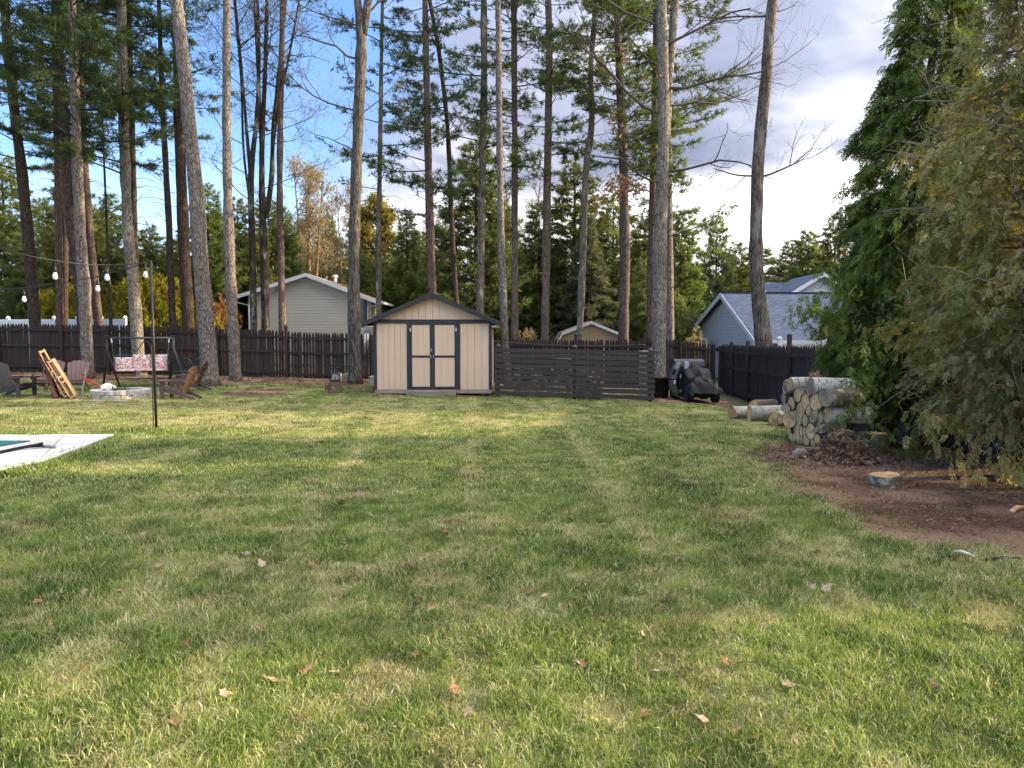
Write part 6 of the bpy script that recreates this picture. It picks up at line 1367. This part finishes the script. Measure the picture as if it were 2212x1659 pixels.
t = np.linspace(0, 2 * math.pi, 20); mb = MB(); mb.tube([(.135 * np.sign(math.cos(q)) * abs(math.cos(q)) ** .5, .10 * np.sign(math.sin(q)) * abs(math.sin(q)) ** .6, .40) for q in t], .018, 6); mb.build('top_ring', M['black_metal'], ks, False, True)
t = np.linspace(0, 2 * math.pi, 20); mb = MB(); mb.tube([(.13 * math.cos(q), .10 * math.sin(q), .02) for q in t], .02, 6); mb.build('base_ring', M['black_metal'], ks, False, True)
t = np.linspace(.15, math.pi - .15, 12); mb = MB(); mb.prism([(.125 * math.cos(q), -.015, .20 + .09 * math.sin(q)) for q in t] + [(.10 * math.cos(q), -.015, .185 + .045 * math.sin(q)) for q in t[::-1]], (0, .02, 0)); mb.build('arched_plate', plain('iron_grey', (.06, .065, .075), None, (20, 20, 20), .6), ks)
mb = MB(); mb.prism([(-.012, -.01, .05), (.012, -.01, .05), (0, -.01, .16)], (0, .09, 0)); mb.box((0, .02, .05), (.24, .03, .03)); mb.build('blade', M['black_metal'], ks)
def rock(label, p, s, mat, seed, square=.5):
    rng = np.random.RandomState(seed); V = []; m, n = 7, 10
    for i in range(m + 1):
        th = math.pi * i / m
        for j in range(n):
            ph = 2 * math.pi * j / n; d = np.array([math.sin(th) * math.cos(ph), math.sin(th) * math.sin(ph), math.cos(th)]); d = np.sign(d) * np.abs(d) ** square; V.append(d * np.array(s) / 2 * (1 + .06 * rng.randn()))
    mb = MB(); mb.add(V, [(i * n + j, i * n + (j + 1) % n, (i + 1) * n + (j + 1) % n, (i + 1) * n + j) for i in range(m) for j in range(n)]); o = mb.build('rock', mat); o.location = np.array(p) + [0, 0, s[2] * .36]; return tag(o, label, 'rock')
M['stone'] = plain('stone', (.29, .255, .21), (.19, .165, .14), (8, 8, 8), .95, .6, .012); M['stone_pale'] = plain('stone_pale', (.32, .32, .29), (.24, .24, .21), (8, 8, 8), .95, .5, .01)
rock('squared pale stone at the foot of the back fence near the splitter', gnd(716, 824) + [-.1, 1.3, 0], (.36, .22, .27), M['stone_pale'], 1, .35)
rock('rounded grey boulder between the splitter and the oak', gnd(751, 829) + [-.1, .5, 0], (.42, .32, .40), plain('stone_moss', (.20, .18, .14), (.13, .12, .09), (8, 8, 8), .95), 2, .75)
rock('grey flat topped stone block between the oak and the shed', gnd(804, 831) + [-.05, .6, 0], (.36, .3, .30), M['stone_pale'], 3, .3)
# wind chime
cp = at(791, 716, gnd(768, 829)[1]); wc = thing('wind_chime', 'silver wind chime hanging from the oak beside the shed', 'wind chime', cp)
mb = MB(); mb.tube([np.array([-.30, 0, .12]), np.array([-.1, -.02, .14]), np.array([0, -.02, .10])], .008, 5); mb.build('bracket', M['black_metal'], wc)
mb = MB(); mb.lathe([(.085, .0), (.085, .018)], 12); mb.build('top_disc', M['twig'], wc)
mb = MB(); mb.tube([(0, 0, .02), (0, 0, .11)], .003, 4); mb.build('cord', M['black_metal'], wc)
for i in range(6):
    a = i * math.pi / 3 + .3; l = (.45, .55, .66, .72, .60, .5)[i]; mb = MB(); mb.tube([(.07 * math.cos(a), .07 * math.sin(a), -.06), (.07 * math.cos(a), .07 * math.sin(a), -.06 - l)], .015, 8); mb.build('chime_tube', M['galv'], wc, False, True)
    mb = MB(); mb.tube([(.07 * math.cos(a), .07 * math.sin(a), .0), (.07 * math.cos(a), .07 * math.sin(a), -.06)], .002, 3); mb.build('cord', M['black_metal'], wc)

# ================================================================ BIN AND MOWER
M['bin'] = plain('bin_black', (.012, .012, .013), None, (4, 4, 4), .5)
g = gnd(1431, 861); bn = thing('trash_can', 'round black plastic trash can beside the big grey oak', 'trash can', g + [0, .3, 0])
mb = MB(); mb.lathe([(.205, 0), (.215, .02), (.262, .555), (.285, .56), (.285, .585), (.255, .585), (.25, .56), (.20, .04)], 24); mb.build('body', M['bin'], bn, False, True)
for s in (-1, 1): mb = MB(); mb.tube([(s * .255, -.06, .50), (s * .31, -.05, .49), (s * .31, .05, .49), (s * .255, .06, .50)], .014, 6); mb.build('handle', M['bin'], bn)
def mower():
    g = gnd(1514, 871); root = thing('riding_mower', 'black covered riding mower with bagger parked in the fence corner', 'mower', g + [.04, .35, 0], R(3)); S = root
    cov = plain('cover_cloth', (.010, .010, .012), (.006, .006, .007), (5, 5, 5), .5, .4, .01, 0, spec=.16); tyre = plain('tyre', (.014, .014, .014), None, (20, 20, 20), .9); hub = plain('hub_yellow', (.52, .46, .02), None, (5, 5, 5), .4); pl = plain('mower_plastic', (.05, .053, .06), (.036, .039, .044), (5, 5, 5), .42)
    def wheel(x, y, r, w):
        W = MB(); Mx = [[0, 0, 1], [0, 1, 0], [1, 0, 0]]
        W.lathe([(r * .55, -w / 2), (r * .93, -w / 2), (r, -w * .3), (r, w * .3), (r * .93, w / 2), (r * .55, w / 2)], 18, (x, y, r), Mx); wl = W.build('wheel', tyre, S, False, True)
        for s in (-1, 1): mb = MB(); mb.lathe([(r * .5, s * w * .42 - .01), (r * .5, s * w * .42 + .01)], 14, (x, y, r), Mx); mb.build('rim', hub, wl)
    for s in (-1, 1): wheel(s * .36, -.25, .19, .17); wheel(s * .42, .95, .25, .22)
    mb = MB(); mb.prism([(-.55, .15, .12), (.50, .15, .12), (.50, .75, .12), (-.55, .75, .12)], (0, 0, .16)); mb.build('mower_deck', pl, S)
    MB().box((0, .35, .30), (.55, 1.2, .2)).build('chassis', M['black_metal'], S)
    MB().box((-.5, .12, .3), (.06, .1, .08)).build('green_guard', plain('mower_green', (.03, .16, .03), None, (5, 5, 5), .4), S)
    # fabric cover draped over hood, wheel and seat
    nx, ny = 26, 34; V = []; rng = np.random.RandomState(9); fold = rng.rand(8) * 6
    for j in range(ny + 1):
        for i in range(nx + 1):
            u, v = -1 + 2 * i / nx, j / ny; y = -.62 + v * 1.45; w = .36 + .16 * v
            top = np.interp(v, [0, .08, .22, .45, .62, .75, .9, 1], [.42, .56, .62, .72, .93, 1.0, .90, .72])
            core = .62 - .18 * v
            au = abs(u); drop = max(0, (au - core) / (1 - core)); hem = .30 + .09 * math.sin(7 * v + (1.5 if u > 0 else 0)) + .05 * math.sin(17 * v + fold[2])
            z = top * (1 - .10 * (au / max(core, .1)) ** 2 * (au < core) - .10 * (au >= core)) * (1 - drop) + drop * hem
            x = np.sign(u) * (min(au, core) / core * w * .82 + drop * .13 * (1 + .4 * math.sin(13 * v + fold[0])))
            if v < .10: z = z * (v / .10) ** .6 + (1 - (v / .10) ** .6) * (.28 + .05 * math.sin(9 * u)); 
            z += .034 * math.sin(11 * u + 7 * v + fold[1]) * (1 - .3 * au) + .026 * math.sin(19 * v - 7 * u) + .016 * math.sin(31 * u + 9 * v) ; x += .02 * math.sin(19 * v + fold[3]) * drop
            V.append((x, y, z))
    mb = MB(); mb.add(V, [(j * (nx + 1) + i, j * (nx + 1) + i + 1, (j + 1) * (nx + 1) + i + 1, (j + 1) * (nx + 1) + i) for j in range(ny) for i in range(nx)]); mb.build('fabric_cover', cov, S, False, True)
    # bagger hood behind and the discharge chute curving up the side
    pr = [(.72, .62), (.70, .98), (.74, 1.10), (.84, 1.155), (1.10, 1.165), (1.28, 1.10), (1.32, .62)]; mb = MB(); mb.prism([(-.50, y, z) for y, z in pr], (.86, 0, 0)); mb.build('bagger_hood', plain('hood', (.035, .040, .047), (.026, .030, .036), (6, 6, 6), .5), S)
    for sx in (-.27, .22): MB().box((sx, 1.05, .36), (.36, .45, .55)).build('grass_bag', M['strap'], S)
    MB().box((-.17, .708, .96), (.13, .02, .30)).build('reflector_panel', plain('panel_silver', (.42, .44, .52), (.34, .36, .43), (4, 4, 4), .3), S)
    MB().box((-.17, .69, .79), (.16, .04, .025)).build('latch', M['steel'], S)
    P = smooth_path([np.array(p) for p in ((-.34, .72, .98, .085), (-.45, .52, 1.02, .095), (-.58, .36, .90, .11), (-.68, .28, .66, .115), (-.70, .26, .44, .115), (-.62, .26, .24, .105), (-.46, .28, .15, .09))], 26)
    mb = MB(); mb.tube(P[:, :3], P[:, 3], 12); mb.build('discharge_chute', pl, S, False, True)
    mb = MB(); mb.tube(P[14:16, :3], .118, 12); mb.build('chute_collar', M['black_metal'], S, False, True)
    MB().box((-.66, .135, .55), (.05, .02, .11)).build('warning_label', plain('label_red', (.55, .12, .10), (.65, .6, .58), (20, 20, 20), .5), S)
    MB().box((-.66, .20, .83), (.10, .02, .16), [[.96, 0, .28], [0, 1, 0], [-.28, 0, .96]]).build('sight_window', M['black_metal'], S)
    for k in range(3): MB().box((-.42, .38, .66 + k * .035), (.045, .03, .022)).build('hose_clip', M['vinyl'], S)
mower()

# ================================================================ WOODPILE
def woodpile():
    # seen cut faces: centre and half axes in a close-up of the photograph (3.687 px per photo px from 2900, 1400)
    FX = [(705, 450, 35, 95), (775, 420, 46, 95), (1080, 450, 52, 120), (880, 580, 50, 95), (680, 620, 30, 85), (790, 700, 45, 95), (995, 675, 55, 110), (1140, 680, 78, 120), (1290, 610, 90, 130), (925, 790, 55, 110), (712, 765, 60, 60), (1310, 860, 50, 110), (1105, 885, 35, 90), (1215, 890, 30, 88), (760, 935, 90, 112), (905, 930, 26, 80), (990, 940, 32, 85), (880, 1075, 42, 88), (990, 1120, 35, 80), (1070, 1100, 65, 105), (935, 1110, 25, 75), (755, 1095, 28, 62), (1200, 1030, 40, 75), (1005, 1290, 45, 82), (1155, 1310, 42, 75), (840, 1210, 32, 62), (900, 1250, 28, 60), (950, 1240, 38, 64), (1100, 1295, 28, 64), (785, 1190, 24, 55), (1165, 1200, 38, 56), (840, 880, 34, 80), (1040, 800, 38, 75)]
    bark = ['birch', 'birch', 'birch', 'birch_moss', 'birch_dark', 'birch_dark', 'birch_moss', 'birch_dark', 'birch_moss', 'birch_dark', 'birch_moss', 'birch', 'birch', 'birch_grey', 'birch_grey', 'birch', 'birch_grey', 'birch', 'birch_grey', 'birch_dark', 'birch_dark', 'birch_dark', 'birch_dark', 'birch_grey', 'birch_dark', 'birch', 'birch', 'birch_dark', 'birch_dark', 'birch_grey', 'birch_dark', 'birch_dark', 'birch_dark']
    special = {0: 'grey faced log at the fence end of the top row of the woodpile', 1: 'white birch log topmost on the woodpile with orange fungus', 2: 'white birch log with grey face lying on top of the woodpile', 8: 'thickest log of the woodpile with wide brown face and mossy bark', 7: 'broad tan faced log next to the thickest log', 11: 'white birch log jutting out lowest under the thickest log', 14: 'broad pale faced log at the lawn side of the woodpile', 10: 'mossy split log wedged between rows of the woodpile'}
    for i, (x, y, rx, ry) in enumerate(FX):
        sx, sy = 2900 + x / 3.687, 1400 + y / 3.687; px, py = sx / 1.82278, sy / 1.82278; Xp = 4.40 - (.08 if rx / ry > .6 else 0)
        Y = Xp * F / (px - CX); f = at(px, py, Y); r = ry / 3.687 / 1.82278 / F * Y * 1.09
        z0 = float(zg(f[0], f[1])); f[2] = max(f[2], z0 + r * .92)
        v = np.array([f[0], f[1]]) / math.hypot(f[0], f[1]); an = math.acos(min(.93, max(.3, rx / ry))); ax = (v[0] * math.cos(an) + v[1] * math.sin(an), v[1] * math.cos(an) - v[0] * math.sin(an), .02 * math.sin(i * 2.2))
        L = .62 if i in (2, 8, 11, 1) else .46
        end = 'end_dark' if i in (0, 2, 4, 8, 10) else 'end_pale'
        bw = {'birch': 'white barked', 'birch_moss': 'mossy barked', 'birch_dark': 'brown barked', 'birch_grey': 'grey barked'}[bark[i]]
        sz = 'thin' if r < .075 else 'stout'
        log(special.get(i, sz + ' ' + bw + ' log stacked in the woodpile before the cedar'), f, ax, L, r, bark[i], end, None if i in special else sz + ' ' + bw + ' logs in the woodpile', 'cut_log', 100 + i)
    # rows hidden behind the faces carry the pile
    for k in range(10):
        Y = 11.25 + .13 * k; z0 = float(zg(4.7, Y))
        for row in range(3):
            if row == 2 and k > 7: continue
            log('log in the hidden inner row of the woodpile', (4.62, Y + .06 * (row % 2), z0 + .085 + row * .155), (1, .05, .0), .42, .085, 'birch_dark', 'birch_dark', 'inner logs of the woodpile', 'cut_log', 200 + k * 5 + row)  # ends take the dark bark colour, painting shade into the gaps
    # slab of bark wood leaning on the near end, and red fungus scraps
    P, Q = at(1651, 936, 10.55), at(1700, 914, 10.75); 
    P = at((2900 + 1120 / 3.687) / 1.82278, (1400 + 1125 / 3.687) / 1.82278, 10.55); Q = at((2900 + 1560 / 3.687) / 1.82278, (1400 + 985 / 3.687) / 1.82278, 10.6)
    u = (Q - P); L = np.linalg.norm(u); u /= L
    mb = MB(); w = np.cross(u, [0, 1, 0]); w = w / np.linalg.norm(w)
    mb.prism([P, P + u * .1 + w * .035 * -1, Q - u * .05 + w * -.05, Q, Q - w * -.06 + u * -.02, P + u * .15 - w * -.07], (0, .16, -.02)); tag(mb.build('wood_slab', M['birch_moss']), 'mossy bark covered slab leaning on the near end of the woodpile', 'slab')
    q = at((2900 + 1150 / 3.687) / 1.82278, (1400 + 292 / 3.687) / 1.82278, 11.6); rg = np.random.RandomState(4); o = tri_obj('fungus_scrap', leaf_bits(q + rg.randn(30, 3) * .03, rg, 1, .05, .01), plain('fungus', (.45, .13, .06), (.5, .32, .22), (20, 20, 20), .9), None); tag(o, 'orange red scrap lying on the topmost birch log', 'fungus')
    # logs lying in the grass in front of the side fence
    def lying(label, px, py, rpx, dx, dy, L, bark, end, seed, lift=0.0):
        g = gnd(px, py + rpx); Y = g[1]; r = rpx / F * Y; f = np.array([g[0], Y, g[2] + r * .93 + lift]); log(label, f, (dx, dy, 0), L, r, bark, end, None, 'cut_log', seed)
    lying('short log with orange brown rotten face lying in the grass', 1581.5, 891, 14.2, .93, .40, .40, 'birch_grey', 'end_orange', 301)
    lying('long grey log lying lengthwise between the orange faced log and the pile', 1619, 892, 17, .99, .12, .62, 'birch_grey', 'end_pale', 302)
    lying('pale faced log lying behind the long grey log', 1627, 877, 14, .85, .5, .75, 'birch_dark', 'end_pale', 303)
    lying('wide pale faced log with a crack at the foot of the woodpile', 1675, 904, 16.5, .62, .78, .5, 'birch_grey', 'end_pale', 304)
    lying('grey log lying behind the cracked pale faced log', 1655, 890, 15, .9, .35, .7, 'birch_grey', 'end_pale', 305)
    # upright round behind the debris, round cut from the stump in the dirt
    g = gnd(1890, 985); log('upright birch round with pale top beside the debris heap', g + [.05, .2, .30], (0, 0, -1), .32, .19, 'birch_moss', 'end_pale', None, 'cut_log', 306)
    g = gnd(1925, 1056); log('low tilted birch round lying alone on the dirt', g + [0, .14, .135], (.10, .05, -1), .15, .155, 'birch_moss', 'end_pale', None, 'cut_log', 307)
    g = gnd(2178, 1005); log('white birch log behind the olive cedar trunk at the fence', g + [.1, .4, .12], (.7, .7, 0), .4, .11, 'birch', 'end_dark', None, 'cut_log', 308)
woodpile()
def debris_heap():
    g = gnd(1838, 1004); c = g + [.05, .35, 0]; rng = np.random.RandomState(12); root = thing('debris_heap', 'heap of dead leaves bark and twigs at the end of the woodpile', 'debris', c)
    hz = lambda x, y: .34 * np.exp(-((x / .30) ** 2 + ((y - .1) / .30) ** 2)) + .05 * np.exp(-(((x - .05) / .3) ** 2 + ((y + .1) / .3) ** 2))
    n = 24; V = []; 
    for j in range(n + 1):
        for i in range(n + 1):
            x, y = -.7 + 1.4 * i / n, -.55 + 1.1 * j / n; V.append((x, y, hz(x, y) * (1 + .25 * rng.randn()) - .03))
    mb = MB(); mb.add(V, [(j * (n + 1) + i, j * (n + 1) + i + 1, (j + 1) * (n + 1) + i + 1, (j + 1) * (n + 1) + i) for j in range(n) for i in range(n)]); mb.build('mound', plain('mound_soil', (.085, .055, .038), (.035, .024, .018), (16, 16, 16), 1, .8, .02), root)
    x, y = rng.randn(2600) * .23, rng.randn(2600) * .22 - .04; P = np.stack([x, y, hz(x, y) + .01 + .03 * rng.rand(2600)], 1); P[:, 2] += np.array([float(zg(c[0] + a, c[1] + b)) for a, b in P[:, :2]]) - c[2]
    tag(tri_obj('leaf_litter', leaf_bits(P, rng, 1, .036, .01), M['litter'], root), kind='stuff')
    for k in range(26):
        a = rng.rand() * 6.28; p = np.array([rng.randn() * .4, rng.randn() * .3 - .1, 0]); p[2] = hz(p[0], p[1]) + .02; d = np.array([math.cos(a), math.sin(a), .15 * rng.randn()]) * (.15 + .25 * rng.rand()); mb = MB(); mb.tube([p, p + d * .5 + rng.randn(3) * .015, p + d], [.008, .007, .004], 4); mb.build('twig', M['twig_pale'] if k % 3 else M['twig'], root)
debris_heap()
mb = MB(); P = [gnd(x, y) + [0, 0, h] for x, y, h in ((1770, 1001, .02), (1810, 1002, .03), (1850, 996, .04), (1888, 982, .07))]; mb.tube(smooth_path([np.array((*p, 0)) for p in P], 12)[:, :3], np.linspace(.010, .016, 12), 6); tag(mb.build('fallen_branch', M['twig'], None, False, True), 'curved bare branch lying in front of the debris heap', 'branch')
rock('pale grey stone in the grass at the end of the woodpile', gnd(1729, 988), (.22, .2, .14), M['stone'], 8, .8)
for i, (a, b, r, m, lab) in enumerate((((2060, 1196), (2105, 1205), .012, 'birch', 'white peeled stick lying on the sandy dirt'), ((2120, 1213), (2230, 1211), .010, 'twig_dark', 'long dark stick lying at the lawn edge of the dirt'), ((2185, 1110), (2215, 1100), .022, 'end_pale', 'short split stick lying in the mulch under the olive cedar'), ((1986, 1058), (1991, 1044), .006, 'twig', 'small bent twig standing out of the mulch'), ((1748, 984), (1762, 992), .011, 'vinyl', 'short white plastic stick by the debris heap'), ((828, 1427), (872, 1424), .006, 'twig', 'bent twig lying in the near lawn beside a leaf'))):
    p, q = gnd(*a), gnd(*b); mb = MB(); mb.tube([p + [0, 0, r], (p + q) / 2 + [0, .02, r + .012], q + [0, 0, r]], [r, r, r * .7], 6); tag(mb.build('stick', M[m], None, False, True), lab, 'stick')

# ================================================================ FALLEN LEAVES AND LITTER
def leaf_mesh(seed):
    rng = np.random.RandomState(seed); n = 11; out = []
    for i in range(n):
        a = 2 * math.pi * i / n; r = (.5 + .28 * (i % 2)) * (.85 + .3 * rng.rand()) * (1.25 if i == 0 else 1); out.append((r * math.cos(a), r * .72 * math.sin(a)))
    cz = .18 + .2 * rng.rand(); V = [(0, 0, 0)] + [(x, y, cz * (x * x + .8 * y * y) * rng.choice([1, 1, .3]) + .04 * rng.randn()) for x, y in out] + [(1.15, .03, .1)]
    mb = MB(); mb.add(V, [(0, 1 + i, 1 + (i + 1) % n) for i in range(n)] + [(1, 12, 2)]); return mb.mesh('fallen_leaf')
lm = [leaf_mesh(i) for i in range(6)]; lmat = [M['dead_leaf'], leafy('leaf_pale', [(.28, .20, .14), (.40, .30, .21), (.48, .38, .28)], .2, 6, .4)]
lp = [(885, 1083), (740, 1192), (990, 1215), (785, 1310), (935, 1322), (645, 1455), (597, 1483), (648, 1560), (860, 1585), (565, 1370), (893, 1425), (1038, 1420), (1258, 1445), (1388, 1380), (1510, 1280), (1835, 1447), (1520, 1567), (1625, 1610), (485, 1510), (345, 1230), (260, 1285), (805, 1120), (962, 1155), (1155, 1240), (1098, 1027), (1235, 1305), (1395, 1150), (400, 1398), (120, 1550), (378, 1573), (1060, 1000), (1010, 1345), (1300, 1345), (1175, 1365), (905, 1310), (1480, 1120), (1190, 1110), (310, 1160), (650, 1130), (1570, 1440), (2015, 1490), (1070, 1190), (720, 1290), (1330, 1230), (1660, 1250), (1440, 1210), (775, 1075), (1160, 1020), (1420, 1460), (980, 1500)]
rng = np.random.RandomState(8); lp += [(x_, y_) for x_, y_ in zip(60 + 1750 * rng.rand(46), 960 + 640 * rng.rand(46) ** 1.3) if x_ > 330 or y_ > 1060]
for i, (x, y) in enumerate(lp):
    p = gnd(x, y); me = lm[i % 6]
    o = bpy.data.objects.new('fallen_leaf', me if me.users == 0 else me); o.location = p + [0, 0, .028]; s = .036 + .022 * rng.rand(); o.scale = (s, s, s); o.rotation_euler = (rng.randn() * .5, rng.randn() * .5, rng.rand() * 6.28)
    if not me.materials: me.materials.append(lmat[0])
    link(o); o.material_slots[0].link = 'OBJECT'; o.material_slots[0].material = lmat[1 if i % 5 in (1, 3) else 0]
    tag(o, 'dry pale oak leaf lying on the lawn' if i % 5 in (1, 3) else 'dry reddish brown oak leaf lying on the lawn', 'leaf', 'pale fallen leaves on the lawn' if i % 5 in (1, 3) else 'brown fallen leaves on the lawn')
def litter():
    rng = np.random.RandomState(15); n = 30000; m_ = 26000; x = np.concatenate([-19 + 27 * rng.rand(n), 2.5 + 4 * rng.rand(m_)]); y = np.concatenate([4 + 24.3 * rng.rand(n), 5 + 7 * rng.rand(m_)]); n += m_
    d = dirt_mask(x, y); keep = rng.rand(n) < np.where(d > .45, .9, .03) * np.clip(.35 + fbm(x, y, .9, 51), 0, 1); x, y = x[keep], y[keep]; far = np.clip(y / 11, .45, 2.0)
    P = np.stack([x, y, zg(x, y) + .008 + .012 * rng.rand(len(x))], 1); a = rng.randn(len(x), 3) * np.array([1, 1, .35]); a /= np.linalg.norm(a, axis=1, keepdims=True); b = np.cross(a, rng.randn(len(x), 3) * .4 + [0, 0, 1]); b /= np.linalg.norm(b, axis=1, keepdims=True); s = (.022 * far * (.5 + rng.rand(len(x))))[:, None]
    V = np.stack([P - b * s * .5, P + b * s * .5, P + a * s * 1.4], 1).reshape(-1, 3)
    o = tri_obj('leaf_litter', V, M['litter'], None); tag(o, 'scattered dead leaf scraps and bark chips over the bare dirt', 'leaf litter', kind='stuff')
litter()
# uncountable wood and foliage masses of the trees
for o in bpy.data.objects:
    if o.type == 'MESH' and o.parent is not None and o.name.split('.')[0] in ('branch_framework', 'crown', 'foliage', 'low_spray', 'withered_foliage'): o['kind'] = 'stuff'
